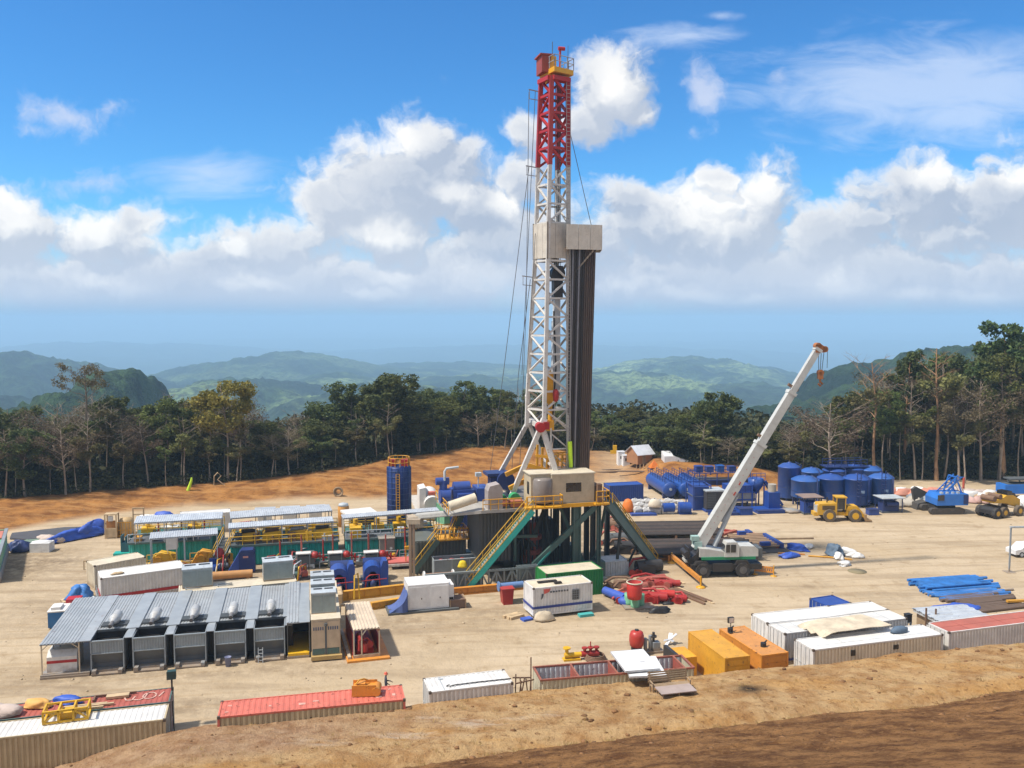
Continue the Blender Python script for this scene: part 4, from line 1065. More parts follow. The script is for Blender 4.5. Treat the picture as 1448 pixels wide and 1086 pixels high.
tag(b.build('plywood_sheet', PLY), 'warped beige sheet lying across the two white container roofs', 'sheet', loc=off(loc, rz, 1.9, 1.75, 2.78), rz=rz)
tag(MB().blob((0, 0, 0), (.85, .42, .42), 31, 12, 7, .25).build('tarp_bundle', mm('slate_tarp', (.08, .13, .19), .7, dirt=.2, streak=0)), 'slate blue tarp bundle on the cream-sided container roof', 'tarp', loc=off(loc, rz, 9.0, 1.45, 2.56), rz=rz)
b = MB(); b.box(0, 0, 0, .5, .4, .62); b.box(-.03, -.03, .62, .53, .43, .66)
tag(b.build('junction_box', BLK), 'black box standing at the far right end of the white containers', 'box', loc=off(locB, rzB, 12.25, .3, 2.1), rz=rzB)
b = MB(); b.box(0, 0, 0, .12, .12, 2.1); b.box(.4, 0, 0, .52, .12, 2.1); b.box(0, 0, 2.0, .55, .4, 2.1)
tag(b.build('box_stand', GREY), 'grey steel stand carrying the black box beside the white container', 'stand', loc=off(locB, rzB, 12.22, .3, 0), rz=rzB)
c = container('small blue container half hidden behind the white containers', *fr((1171, 857), (1201, 852.5))[:2], 2.6, 2.4, wall=BLUE, doors='left', roofribs=False)
# -- red-roofed white container at the right edge
loc, rz, L = fr((1342, 894), (1470, 878)); L = 12.19
cD = container('white ribbed container with a dull red roof at the right edge', loc, rz, L, wall=WHITE, roof=mm('brick_red_roof', (.40, .11, .075), .65, dirt=.4, streak=0, dirtcol=(.30, .16, .11)), doors='left', roofribs=False)
marks(cD, 'roof_seam', [(2.2, .1, 2.545, 2.3, 2.34, 2.557), (6.1, .1, 2.545, 6.2, 2.34, 2.557), (.2, 1.18, 2.545, 11.9, 1.23, 2.557)], DRED)
# -- person behind the red-roofed container
def person(label, loc, rz, shirt=DKCLOTH, trouser=DKCLOTH, helm=HELM, arm=.5):
    t = thing('person', label, 'person', loc, rz)
    v = [(0, 0, .95), (0, .01, 1.15), (0, .02, 1.38), (0, .0, 1.52), (0, -.01, 1.60), (.19, .02, 1.42), (.25, .0, 1.14), (.20, -.26 * arm * 2, 1.05), (-.19, .02, 1.42), (-.26, .0, 1.14), (-.22, -.2, 1.0), (.10, 0, .88), (.11, -.02, .48), (.12, .02, .08), (-.10, 0, .88), (-.12, .02, .48), (-.13, .03, .08), (.13, -.16, .04), (-.13, -.15, .04)]
    e = [(0, 1), (1, 2), (2, 3), (3, 4), (2, 5), (5, 6), (6, 7), (2, 8), (8, 9), (9, 10), (0, 11), (11, 12), (12, 13), (0, 14), (14, 15), (15, 16), (13, 17), (16, 18)]
    rad = [.15, .15, .16, .06, .06, .075, .055, .04, .075, .055, .04, .10, .075, .055, .10, .075, .055, .045, .045]
    me = bpy.data.meshes.new('body'); me.from_pydata(v, e, []); o = bpy.data.objects.new('body', me); col.objects.link(o)
    sm_ = o.modifiers.new('s', 'SKIN'); me.skin_vertices.new() if not me.skin_vertices else None
    for i, d in enumerate(me.skin_vertices[0].data): d.radius = (rad[i] * (1.15 if i < 3 else 1), rad[i] * (.75 if i < 3 else 1)); d.use_root = (i == 0)
    o.modifiers.new('b', 'SUBSURF').levels = 2; o.modifiers['b'].render_levels = 2
    dg = bpy.context.evaluated_depsgraph_get(); me2 = bpy.data.meshes.new_from_object(o.evaluated_get(dg)); o.modifiers.clear(); o.data = me2; me2.materials.append(shirt); o.parent = t
    h = MB(); h.blob((0, -.02, 1.69), (.085, .10, .125), 2, 12, 9, .02, False); h.blob((0, -.125, 1.68), (.016, .022, .025), 3, 6, 5, .0, False)
    for s in (-1, 1): h.blob((s * .088, -.01, 1.69), (.012, .025, .035), 4, 6, 5, 0, False)
    h.build('head', SKIN, t)
    f = MB(); f.lathe([(.165, 1.715), (.125, 1.73), (.122, 1.79), (.085, 1.85), (0, 1.865)], 14); f.build('helmet', helm, t)
    for s in (-1, 1):
        hd = MB(); x0, y0, z0 = (v[7] if s > 0 else v[10]); hd.blob((x0, y0 - .04, z0 - .03), (.035, .05, .045), 2, 8, 6, .1, False)
        for q in range(4): hd.tube([(x0 - .025 + q * .017, y0 - .07, z0 - .05), (x0 - .025 + q * .017, y0 - .10, z0 - .09), (x0 - .025 + q * .017, y0 - .085, z0 - .125)], .008, 5)
        hd.tube([(x0 - s * .035, y0 - .04, z0 - .03), (x0 - s * .055, y0 - .08, z0 - .07)], .009, 5); hd.build('hand', SKIN, t)
    return t
l2, r2, L2 = fr((307, 1014), (573.5, 988.6))
q = off(l2, r2, L2 - .75, 2.44 + 4.2, 0)
person('person in dark work clothes and red helmet behind the faded red container', q, R(100), arm=.75)
# ================================================================ POWER HOUSE, front left
PL, PR_, PLEN = fr((58, 960), (400, 931), 0)
def pp(x, y, z=0): return off(PL, PR_, x, y, z)
XR = PLEN / 18.07
# open shed at the left end with the switch cabin inside
t = thing('open_shed', 'open lean-to with a pale ribbed roof at the left end of the generators', 'shed', pp(0, 0), PR_)
b = MB(); b.corr((0, -.15, 2.72), (2.75, 0, 0), (-.0, 11.0, .22), (0, 0, 1), .26, .035); b.box(0, -.1, 2.62, 2.75, 10.7, 2.69); b.build('ribbed_roof', SHEET, t)
b = MB(); b.add([(2.75, -.1, 2.76), (3.62, -.1, 2.76), (3.62, 10.8, 2.99), (2.75, 10.8, 2.99), (2.75, -.1, 2.70), (3.62, -.1, 2.70), (3.62, 10.8, 2.93), (2.75, 10.8, 2.93)], [(0, 1, 2, 3), (7, 6, 5, 4), (0, 4, 5, 1), (1, 5, 6, 2), (2, 6, 7, 3), (3, 7, 4, 0)]); b.build('smooth_roof', SHEET, t)
for x, y in ((.06, -.05), (2.72, -.05), (.06, 5.2), (.06, 10.4), (2.72, 10.4)):
    p_ = MB(); p_.box(x, y, 0, x + .09, y + .09, 2.65)
    if y < 0: p_.bar((x + .05, y + .05, 2.2), (x + (.5 if x < 1 else -.5), y + .05, 2.62), .06)
    p_.build('post', BEIGE, t)
b = MB(); b.box(0, -.2, .12, 3.5, 10.6, .3); b.box(.0, -.28, .0, 3.5, -.12, .16); b.build('skid', GREY, t)
t = thing('switch_cabin', 'low white cabin with a red stripe under the left lean-to', 'cabin', pp(.35, .35), PR_)
b = MB(); b.prism([(0, 0, .3), (0, 2.2, .3), (0, 2.2, 1.9), (0, .5, 1.9), (0, 0, 1.5)], (2.15, 0, 0)); b.build('body', WHITE, t)
b = MB(); b.box(-.01, -.012, 1.0, 2.16, .02, 1.22); b.build('stripe', RSTR, t)
b = MB(); b.tube([(.3, .8, 1.9), (.3, .8, 2.4), (1.8, .8, 2.4), (1.8, .8, 1.9)], .06); b.tube([(.7, 1.2, 1.9), (.7, 1.2, 2.25), (1.4, 1.2, 2.25)], .05); b.build('pipework', GREY, t)
# five generators
def make_gen():
    t = thing('generator', 'grey generator container', 'generator', pp(3.55, 0), PR_, 'grey generator containers in a row')
    Wd = 2.45
    b = MB(); b.box(0, .05, .0, Wd, 10.6, .30); b.box(.1, -.42, .04, Wd - .1, .05, .14); b.box(.15, -.45, .1, .45, .05, .42); b.box(Wd - .4, -.45, .1, Wd - .1, .05, .38); b.build('skid', GREY, t)
    b = MB(); b.box(0, .08, .3, .07, 10.6, 2.68); b.box(Wd - .07, .08, .3, Wd, 10.6, 2.68); b.box(.07, 10.5, .3, Wd - .07, 10.6, 2.68); b.box(.07, 2.3, .3, Wd - .07, 2.36, 2.6)
    b.build('side_wall', GREY, t)
    b = MB(); b.corr((.10, .10, 1.62), (Wd - .2, 0, 0), (0, 0, .92), (0, -1, 0), .2, .04); b.box(.09, .11, 1.6, Wd - .09, .16, 2.56)
    b.box(0, .0, 2.54, Wd, .14, 2.64); b.box(0, .0, 1.56, Wd, .12, 1.63); b.box(0, .0, .3, .09, .14, 2.54); b.box(Wd - .09, .0, .3, Wd, .14, 2.54); b.build('hood', mm('genset_grey', (.29, .335, .355), .55, dirt=.3, streak=.35), t)
    b = MB(); b.add([(.09, .15, 1.6), (Wd - .09, .15, 1.6), (Wd - .09, .62, .62), (.09, .62, .62), (.09, .19, 1.6), (Wd - .09, .19, 1.6), (Wd - .09, .66, .62), (.09, .66, .62)], [(0, 3, 2, 1), (4, 5, 6, 7), (0, 1, 5, 4), (2, 3, 7, 6), (1, 2, 6, 5), (3, 0, 4, 7)])
    b.box(.09, .62, .3, Wd - .09, .7, .64); b.build('air_duct', mm('duct_grey', (.12, .135, .145), .6, dirt=.45, streak=.3), t)
    b = MB(); b.box(.075, .7, 2.0, Wd - .075, 2.29, 2.08); b.box(.075, .17, 2.08, .09, 2.29, 2.62); b.box(Wd - .09, .17, 2.08, Wd - .075, 2.29, 2.62); b.box(.09, 2.26, 2.08, Wd - .09, 2.29, 2.62); b.build('core_and_bay_shade', BLK, t)  # black core; black lining round it paints the open bay's shade
    b = MB(); b.corr((.05, 2.2, 2.75), (Wd - .1, 0, 0), (0, 8.5, .17), (0, 0, 1), .24, .035); b.box(.02, 2.2, 2.66, Wd - .02, 10.65, 2.73); b.build('roof', SHEET, t)
    b = MB(); b.box(-.02, 2.1, 2.62, Wd + .02, 2.22, 2.80); b.build('roof_edge', DGREY, t)
    b = MB()
    for k in range(9): b.box(.25, 2.75 + k * .11, 2.8, Wd - .2, 2.82 + k * .11, 2.94)
    b.box(.2, 2.7, 2.78, Wd - .15, 3.8, 2.82); b.build('louvre', DGREY, t)
    m = MB(); m.cyl((1.28, 4.2, 3.36), (1.26, 3.3, 3.34), .37, n=18); m.cyl((1.26, 3.3, 3.34), (1.25, 3.0, 3.33), .37, .42, n=18); m.cyl((1.25, 3.0, 3.33), (1.25, 2.75, 3.33), .42, .35, n=18); m.cyl((1.25, 2.75, 3.33), (1.22, 2.2, 3.30), .35, .17, n=18)
    m.box(1.0, 3.1, 2.8, 1.1, 3.3, 3.1); m.box(1.4, 3.1, 2.8, 1.5, 3.3, 3.1); m.box(1.0, 3.9, 2.8, 1.1, 4.1, 3.1); m.box(1.4, 3.9, 2.8, 1.5, 4.1, 3.1)
    mo = m.build('muffler', mm('muffler_metal', (.54, .53, .50), .42, metal=.3, dirt=.35, streak=.3), t)
    q = MB(); q.cyl((1.22, 2.2, 3.30), (1.18, 1.45, 3.24), .17, .16, n=14, caps=False); q.cyl((1.22, 2.1, 3.295), (1.185, 1.5, 3.245), .14, n=14); q.build('outlet_pipe', mm('burnt_pipe', (.25, .23, .21), .5, metal=.5, dirt=.4), mo)
    # smooth roof strip bridging to the next unit, lower at its front end
    b = MB(); x0, x1 = Wd + .03, Wd + .60
    b.add([(x0 - .22, 1.9, 2.86), (x1 + .22, 1.9, 2.86), (x1 + .22, 10.7, 3.03), (x0 - .22, 10.7, 3.03), (x0 - .22, 1.9, 2.80), (x1 + .22, 1.9, 2.80), (x1 + .22, 10.7, 2.97), (x0 - .22, 10.7, 2.97)], [(0, 1, 2, 3), (7, 6, 5, 4), (0, 4, 5, 1), (1, 5, 6, 2), (2, 6, 7, 3), (3, 7, 4, 0)])
    b.add([(x0, .15, 2.70), (x1, .15, 2.70), (x1, 1.9, 2.79), (x0, 1.9, 2.79), (x0, .15, 2.65), (x1, .15, 2.65), (x1, 1.9, 2.74), (x0, 1.9, 2.74)], [(0, 1, 2, 3), (7, 6, 5, 4), (0, 4, 5, 1), (1, 5, 6, 2), (2, 6, 7, 3), (3, 7, 4, 0)])
    b.build('canopy', mm('smooth_sheet', (.30, .328, .345), .4, dirt=.4, streak=.1, dirtcol=(.24, .24, .23)), t)
    b = MB(); b.box(x0 - .03, .5, .02, x1 + .02, 10.5, .15); b.box(x0 - .03, 1.6, .15, x1 + .02, 1.7, 2.6); b.build('gangway_shade', BLK, t)  # black floor and sheet put the gap's deep shade into the colour
    return t
g0 = make_gen()
GL = ['leftmost grey generator with a ribbed hood, next to the open lean-to', 'second grey generator from the lean-to, muffler clean white', 'middle grey generator of the row of five', 'fourth grey generator from the lean-to, tub at its skid', 'last grey generator, next to the yellow-floored bay']
for k in range(1, 5): dup(g0, pp(3.55 + 3.06 * k, 0), label=GL[k])
g0['label'] = GL[0]
xe = 3.55 + 3.06 * 4 + 2.5
t = thing('store_bay', 'roofed dark bay with a yellow floor at the right end of the generators', 'bay', pp(xe + .1, 0), PR_)
b = MB(); b.corr((.0, -.1, 2.95), (1.0, 0, 0), (0, 10.8, .2), (0, 0, 1), .24, .035); b.box(0, -.1, 2.86, 1.0, 10.6, 2.94); b.build('ribbed_roof', SHEET, t)
b = MB(); b.box(1.0, -.4, 2.98, 1.85, 10.7, 3.03); b.build('smooth_roof', M_['smooth_sheet'], t)
b = MB(); b.box(0, .1, .25, .07, 10.5, 2.86); b.box(1.75, -.3, .1, 1.84, 10.5, 2.9); b.box(.07, 5, .25, 1.75, 5.1, 2.86); b.build('wall', DGREY, t)
b = MB(); b.box(.07, -.25, .22, 1.75, 4.9, .42); b.build('floor', YEL, t)
b = MB(); b.box(0, -.3, 0, 1.75, 10.5, .2); b.build('skid', GREY, t)
t = tag(MB().lathe([(0, 0), (.2, 0), (.26, .75), (.28, .78), (.24, .78), (.18, .1), (0, .1)], 12).build('tub', mm('faded_blue_plastic', (.16, .18, .30), .6)), 'small faded blue tub standing before the fourth generator', 'tub', loc=pp(3.55 + 3.06 * 3 + 1.1, -.7), rz=PR_)
t = thing('step_ladder', 'small grey step ladder leaning at the last generator', 'ladder', pp(3.55 + 3.06 * 4 + .35, -.62), PR_)
b = MB(); b.bar((0, 0, 0), (0, .25, 1.2), .05); b.bar((.35, 0, 0), (.35, .25, 1.2), .05)
for k in range(4): b.bar((0, .05 + .05 * k, .2 + .27 * k), (.35, .05 + .05 * k, .2 + .27 * k), .05)
b.build('frame', LGREY, t)
# beige switchgear house with three air conditioners on its roof
sw = pp(xe + 2.05, -1.1)
t = thing('switchgear_house', 'tall beige switchgear container with two doors and dark vents', 'switchgear', sw, PR_)
b = MB(); b.box(0, 0, .45, 2.3, 10.5, 3.35); b.build('body', BEIGE, t)
for k in (0, 1):
    b = MB(); b.box(.06 + 1.16 * k, -.05, 1.0, 1.06 + 1.16 * k, .0, 3.2); d = b.build('door', mm('beige_door', (.50, .39, .27), .5, dirt=.2, streak=.15), t)
    v = MB()
    for q in range(5): v.box(.14 + 1.16 * k + q * .18, -.062, 2.5, .25 + 1.16 * k + q * .18, -.048, 2.78)
    v.build('vent', mm('vent_blue_grey', (.10, .12, .17), .5), d)
    v = MB(); v.box(.08 + 1.16 * k, -.06, .5, 1.04 + 1.16 * k, -.0, .96); v.build('louvre', GTEAL, t)
b = MB(); b.box(1.07, -.07, .5, 1.21, .0, 3.0); b.cyl((1.14, -.09, 2.85), (1.14, -.09, 3.05), .14, n=8); b.build('cable_duct', DGREY, t)
b = MB(); b.box(-.05, -.35, .12, 2.4, 10.5, .44); b.build('skid', mm('timber_ochre', (.42, .28, .10), .7, dirt=.4), t)
b = MB(); b.box(-.04, -.06, 3.35, 2.34, 10.5, 3.42); b.build('roof', CREAM, t)
def ac(label, loc, rz, w=1.95, d=1.5, h=1.75, group='grey air conditioner cabinets on the roof'):
    t = thing('air_conditioner', label, 'air conditioner', loc, rz, group)
    b = MB(); b.box(0, 0, .05, w, d, h - .1); b.build('cabinet', mm('ac_grey', (.33, .385, .385), .5, dirt=.3, streak=.3), t)
    b = MB(); b.box(-.05, -.05, h - .1, w + .05, d + .05, h); b.build('roof', LGREY, t)
    b = MB(); b.box(.18, d * .62, h + .004, w * .45, d * .86, h + .02); b.build('vent', BLK, t)
    b = MB(); b.box(w * .55, d * .62, h + .004, w - .18, d * .86, h + .02); b.build('vent', BLK, t)
    b = MB(); b.box(.08, -.03, .18, w * .48, .0, h - .25); b.box(w * .52, -.03, .18, w - .08, .0, h - .25); b.build('panel', mm('ac_panel', (.24, .29, .285), .5, dirt=.25, streak=.2), t)
    b = MB(); b.box(-.04, -.04, 0, w + .04, d + .04, .06); b.build('base', CREAM, t)
    for x in (-.035, w): e = MB(); e.box(x, -.03, .06, x + .035, .02, h - .1); e.build('corner_trim', CREAM, t)
    return t
ac('nearest of the three grey air conditioners on the beige switchgear house', off(sw, PR_, .05, 1.35, 3.42), PR_)
ac('middle one of the three grey air conditioners on the switchgear house', off(sw, PR_, .05, 3.9, 3.42), PR_)
ac('farthest of the three grey air conditioners on the switchgear house', off(sw, PR_, .05, 6.4, 3.42), PR_)
# pale flat-roofed container behind the generators and two more air conditioners on it
l2, r2, L2 = fr((252, 838), (420, 822), 2.9)
t = container('cream flat-roofed container close behind the generator roofs', l2, r2, L2, 2.4, 2.9, wall=CREAM, roof=CREAM, roofribs=False, doors='left')
for x0, x1 in ((3.4, 4.7), (.6, 1.9)):
    b = MB(); b.tube([(x0, .8, 2.95), (x1, .8, 2.95), (x1, 1.3, 2.95), (x0, 1.3, 2.95), (x0, .8, 2.95)], .05); b.build('roof_rail', GREY, t)
ac('grey air conditioner cabinet standing behind the second generator', off(l2, r2, .35, 1.2, 2.9), r2, 2.6, 1.8, 1.75)
ac('grey air conditioner cabinet with a pale roof behind the fifth generator', off(l2, r2, 7.55, 1.1, 2.9), r2, 2.7, 1.8, 1.8)
# white unit with red stripe, cream unit behind it
l3, r3, L3 = fr((142, 818), (262, 802), 2.8)
t = container('white tank trailer box with a red base stripe behind the generator row', l3, r3, L3, 3.1, 2.8, wall=WHITE, roof=WHITE, roofribs=False, doors=None)
t.name = 'trailer_box'; t['category'] = 'trailer'
stripe(t, L3, 3.1, .75, 1.05, RSTR)
b = MB()
for x in (.4, 1.2, 2.0): b.bar((-.25, x, 0), (-.25, x, 1.6), .10)
b.bar((-.25, .1, .9), (-.25, 2.6, .9), .10); b.tube([(-.3, .5, .3), (-.6, 1.1, .8), (-.3, 1.8, .3)], .10); b.build('pipework', LGREY, t)
tag(MB().blob((0, 0, 0), (.55, .3, .16), 4, 10, 6, .3).build('plywood_scrap', LWOOD), 'small pale scrap lying on the white red-striped trailer roof', 'scrap', loc=off(l3, r3, 1.6, .9, 2.8), rz=r3)
l4, r4, L4 = fr((133, 800), (206, 787), 2.6)
container('cream box behind the red-striped trailer, left of the yellow pumps', l4, r4, L4, 2.5, 2.6, wall=CREAM, roof=CREAM, roofribs=False, doors=None)
b = MB(); b.box(0, 0, .9, 1.3, .12, 1.05); b.box(0, 0, 0, .1, .12, .9); tag(b.build('sawhorse', LWOOD), 'pale timber trestle left of the cream box', 'trestle', loc=G(118, 806), rz=R(12))
t = tag(MB().blob((0, 0, 0), (.9, 1.1, 1.15), 4, 14, 8, .4).build('draped_tarp', mm('sky_blue_tarp', (.03, .16, .44), .5, dirt=.2, streak=0, bump=.4, bscale=3)), 'blue tarp draped over pipes beside the red-striped trailer', 'tarp', loc=G(113, 846), rz=.4)
planks('loose pale timbers on the ground left of the blue draped tarp', G(84, 853), R(14), 5, 3.4, .3, .12, LWOOD, 2)
t = thing('water_tank', 'small blue tank with a pale lid left of the open lean-to', 'tank', G(68, 890), R(14))
b = MB(); b.box(0, 0, .1, 1.4, 2.2, 1.5); b.build('body', mm('mid_blue_paint', (.02, .14, .34), .5, dirt=.3, streak=.3), t)
b = MB(); b.box(-.05, -.05, 1.5, 1.45, 2.25, 1.6); b.box(.2, .3, 1.6, 1.0, 1.6, 1.85); b.build('cover', WHITE, t)
b = MB(); b.box(1.0, 2.2, .9, 2.2, 3.4, 1.9); tag(b.build('red_crate', RSTR), 'small red and white crate behind the blue tank by the lean-to', 'crate', loc=G(68, 890), rz=R(14))
# red pump house with striped roof
l5, r5, L5 = fr((500, 934), (546, 929), 0)
t = thing('pump_house', 'red pump house with a cream ribbed roof on an orange base', 'pump house', l5, r5)
w5 = 2.15
b = MB(); b.box(-.55, -.55, .0, L5 + .25, 7.3, .16); b.build('base', ORNG, t)
b = MB(); b.corr((.0, -.1, 2.55), (w5 - .0, 0, 0), (0, 6.6, .12), (0, 0, 1), .26, .05); b.box(0, -.1, 2.48, w5, 6.4, 2.54); b.build('roof', mm('cream_ribbed_roof', (.58, .47, .35), .6, dirt=.35, streak=.1), t)
for x, y in ((0, 0), (.62, -.04), (w5 - .1, 0), (0, 6.2), (w5 - .1, 6.2)):
    p_ = MB(); p_.box(x, y, .16, x + .1, y + .1, 2.48)
    if x == .62: p_.bar((x + .05, y, 2.0), (x + .4, y, 2.46), .08)
    p_.build('post', CREAM, t)
b = MB(); b.box(0, -.06, .16, w5, .06, .42); b.build('sill', CREAM, t)
b = MB(); b.bar((.05, .1, .3), (.05, 6.2, .3), .12, .3); b.box(.02, .5, .2, .07, 6.0, 1.9); b.box(w5 - .07, .6, .2, w5 - .02, 6.0, 1.7); b.bar((w5 - .06, 0, 2.4), (w5 - .06, .7, .4), .08); b.build('side_panel', mm('crimson_paint', (.34, .02, .02), .5, dirt=.3, streak=.2), t)
b = MB(); b.box(.35, .8, .16, w5 - .4, 5.8, .6); b.cyl((.9, .7, .9), (.9, 3.0, .9), .42, n=14); b.cyl((1.4, .5, 1.0), (1.4, .9, 1.0), .3, n=12); b.cyl((.55, .45, .6), (.55, .45, 1.5), .14, n=8); b.cyl((1.0, .35, .5), (1.0, .35, 1.2), .18, n=10); b.tube([(.6, .5, 1.4), (1.2, .5, 1.6), (1.6, .6, .9)], .07); b.build('pump', BRED, t)
b = MB(); b.box(-.45, -.1, 0, -.2, 6.8, .35); b.bar((-.5, 6.6, 0), (-.35, 6.6, 2.6), .1); b.bar((-.35, 6.6, 2.6), (w5 - .4, 6.6, 2.62), .1); b.bar((w5 - .4, 6.6, 0), (w5 - .4, 6.6, 2.6), .1); b.build('rear_frame', CREAM, t)
# beige-brown pallet boxes behind it
for k, (px, py, w_, d_, h_, m_, lb) in enumerate([(636, 862, 1.6, 1.6, .9, mm('brown_board', (.16, .10, .07), .8, dirt=.3), 'low brown wooden box at the foot of the teal stair'), (455, 860, 2.0, 2.6, 1.2, LWOOD, 'pale timber crate between the switchgear house and the yellow skid')]):
    q = thing('wooden_crate', lb, 'crate', G(px, py), R(14)); b = MB(); b.box(0, 0, .1, w_, d_, h_); b.build('body', m_, q)
    b = MB()
    for x in (0, w_ - .1): b.box(x, -.02, 0, x + .1, d_ + .02, h_ + .03)
    b.build('batten', WOOD, q)
# white generator box with blue tarp
l6, r6, L6 = fr((577, 867), (635, 862), 0)
t = thing('white_generator', 'white box generator with doors on a dark skid', 'generator', l6, r6)
b = MB(); b.box(0, 0, .25, L6, 2.6, 2.62); b.prism([(0, 0, 2.62), (0, .1, 2.72), (0, 2.5, 2.72), (0, 2.6, 2.62)], (L6, 0, 0)); b.build('body', mm('clean_white_paint', (.70, .70, .69), .4, dirt=.15, streak=.15), t)
for k in (0, 1): b = MB(); b.box(.12 + k * L6 * .53, -.03, .4, .12 + k * L6 * .53 + L6 * .42, 0, 2.4); d = b.build('door', M_['clean_white_paint'], t); h = MB(); h.box(.2 + (k + .6) * L6 * .45, -.05, 1.2, .28 + (k + .6) * L6 * .45, -.03, 1.35); h.build('handle', BLK, d)
b = MB(); b.box(L6 + .02, .35, .25, L6 + .55, 2.2, 2.3); b.build('air_intake', M_['clean_white_paint'], t)
b = MB(); b.box(L6 + .555, .5, .5, L6 + .58, 1.2, 1.2); b.box(L6 + .1, .335, .5, L6 + .5, .352, 1.1); b.build('grille', BLK, t)
b = MB(); b.box(-1.9, -.35, 0, L6 + .9, 3.0, .2); b.build('skid', DGREY, t)
b = MB(); v = []
for i in range(9):
    for j in range(7):
        u, w = i / 8, j / 6
        v.append((-1.75 + 1.7 * u ** .8, -.3 + 2.2 * w + .15 * math.sin(u * 7), .22 + 1.75 * u ** 1.6 + .10 * math.sin(w * 9 + u * 5)))
b.add(v, [(i * 7 + j, (i + 1) * 7 + j, (i + 1) * 7 + j + 1, i * 7 + j + 1) for i in range(8) for j in range(6)], True)
v2 = [(x, y, .2) for x, y, z in v]; ring = [i * 7 for i in range(9)]
b.add([v[q] for q in ring] + [v2[q] for q in ring], [(k, 9 + k, 10 + k, k + 1) for k in range(8)])
tag(b.build('blue_tarp', mm('dusty_blue_tarp', (.07, .11, .28), .7, dirt=.3, streak=0, bump=.4, bscale=4)), 'dusty blue tarp sloping off the left side of the white box generator', 'tarp', loc=off(l6, r6, 0, 0, 0), rz=r6)

# ================================================================ MUD SYSTEM
# yellow skid beams
def beam(label, pA, pB, h=.85, w=.45, m=OCHRE, z=0, name='skid_beam', cat='beam'):
    a_, b_ = G(*pA, z), G(*pB, z); d = b_ - a_; L = d.length; t = thing(name, label, cat, (a_.x, a_.y, z), math.atan2(d.y, d.x))
    q = MB(); q.box(0, w * .38, .08, L, w * .62, h - .08); q.build('web', m, t)
    for z0 in (0, h - .08): q = MB(); q.box(0, 0, z0, L, w, z0 + .08); q.build('flange', m, t)
    q = MB()
    for k in range(int(L / 1.6) + 1): q.box(min(L - .05, k * 1.6), .02, .08, min(L, k * 1.6 + .04), w - .02, h - .08)
    q.build('stiffener', m, t); return t
beam('long ochre skid beam in front of the blue mud pumps', (470, 852), (580, 839), .95)
beam('lower ochre skid beam behind the cream-roofed pump house', (526, 863), (580, 854), .7)
beam('orange-stained skid beam under the grey rig base', (640, 843), (770, 831), .75, m=ORNG)
# mud pumps
def mud_pump(label, px, py, rz=R(13)):
    t = thing('mud_pump', label, 'mud pump', G(px, py), rz, 'blue mud pumps behind the ochre beam')
    b = MB(); pr = [(0, 0, 0), (0, 0, 1.5)] + [(.9 - .9 * math.cos(a), 0, 1.5 + .85 * math.sin(a)) for a in np.linspace(.3, math.pi - .25, 8)] + [(1.8, 0, 1.4), (1.8, 0, 0), (1.45, 0, 0), (1.4, 0, 1.3), (1.1, 0, 1.7), (.7, 0, 1.7), (.42, 0, 1.3), (.38, 0, 0)]
    b.prism(pr, (0, 2.2, 0)); b.build('crosshead_cover', BLUE, t)
    b = MB(); b.prism([(1.75, -.1, 0), (2.45, -.1, 0), (2.5, -.1, 2.3), (2.35, -.1, 2.75), (1.95, -.1, 2.75), (1.75, -.1, 2.2)], (0, 1.6, 0)); b.build('gear_case', BLUE, t)
    b = MB(); b.box(.1, 2.2, 0, 2.3, 4.2, 1.6); b.cyl((.1, 3.2, 1.5), (2.3, 3.2, 1.5), .8, n=16); b.build('power_end', NAVY, t)
    b = MB(); b.tube([(.05, -.3, 0), (.25, -.35, 1.2), (.6, -.35, 1.45), (1.5, -.3, 1.45), (1.6, -.3, 0)], .07); b.tube([(-.3, -.4, .9), (2.3, -.4, 1.0)], .05); b.build('red_pipe', BRED, t)
    b = MB()
    for k in range(3): b.cyl((.55 + .35 * k, -.1, .75), (.55 + .35 * k, 1.0, .75), .16, n=10)
    b.lathe([(0, .1), (.34, .15), (.34, .7), (.2, .95), (0, 1.0)], 12, (.9, -.25, 0)); b.build('fluid_end', NAVY, t)
    b = MB(); b.box(-.15, -.5, -.0, 2.6, 4.4, .12); b.build('skid', DGREY, t)
    return t
mud_pump('blue mud pump behind the ochre beam, the left one of two', 467, 837)
mud_pump('blue mud pump behind the ochre beam, the right one of two', 515, 832)
b = MB(); b.tube([(0, 0, 0), (.05, 0, 2.3), (.35, .1, 2.5), (.5, .1, 0)], .07); tag(b.build('hose_loop', YEL), 'tall yellow hose loop standing between the two blue mud pumps', 'hose', loc=G(501, 847, .9), rz=0)
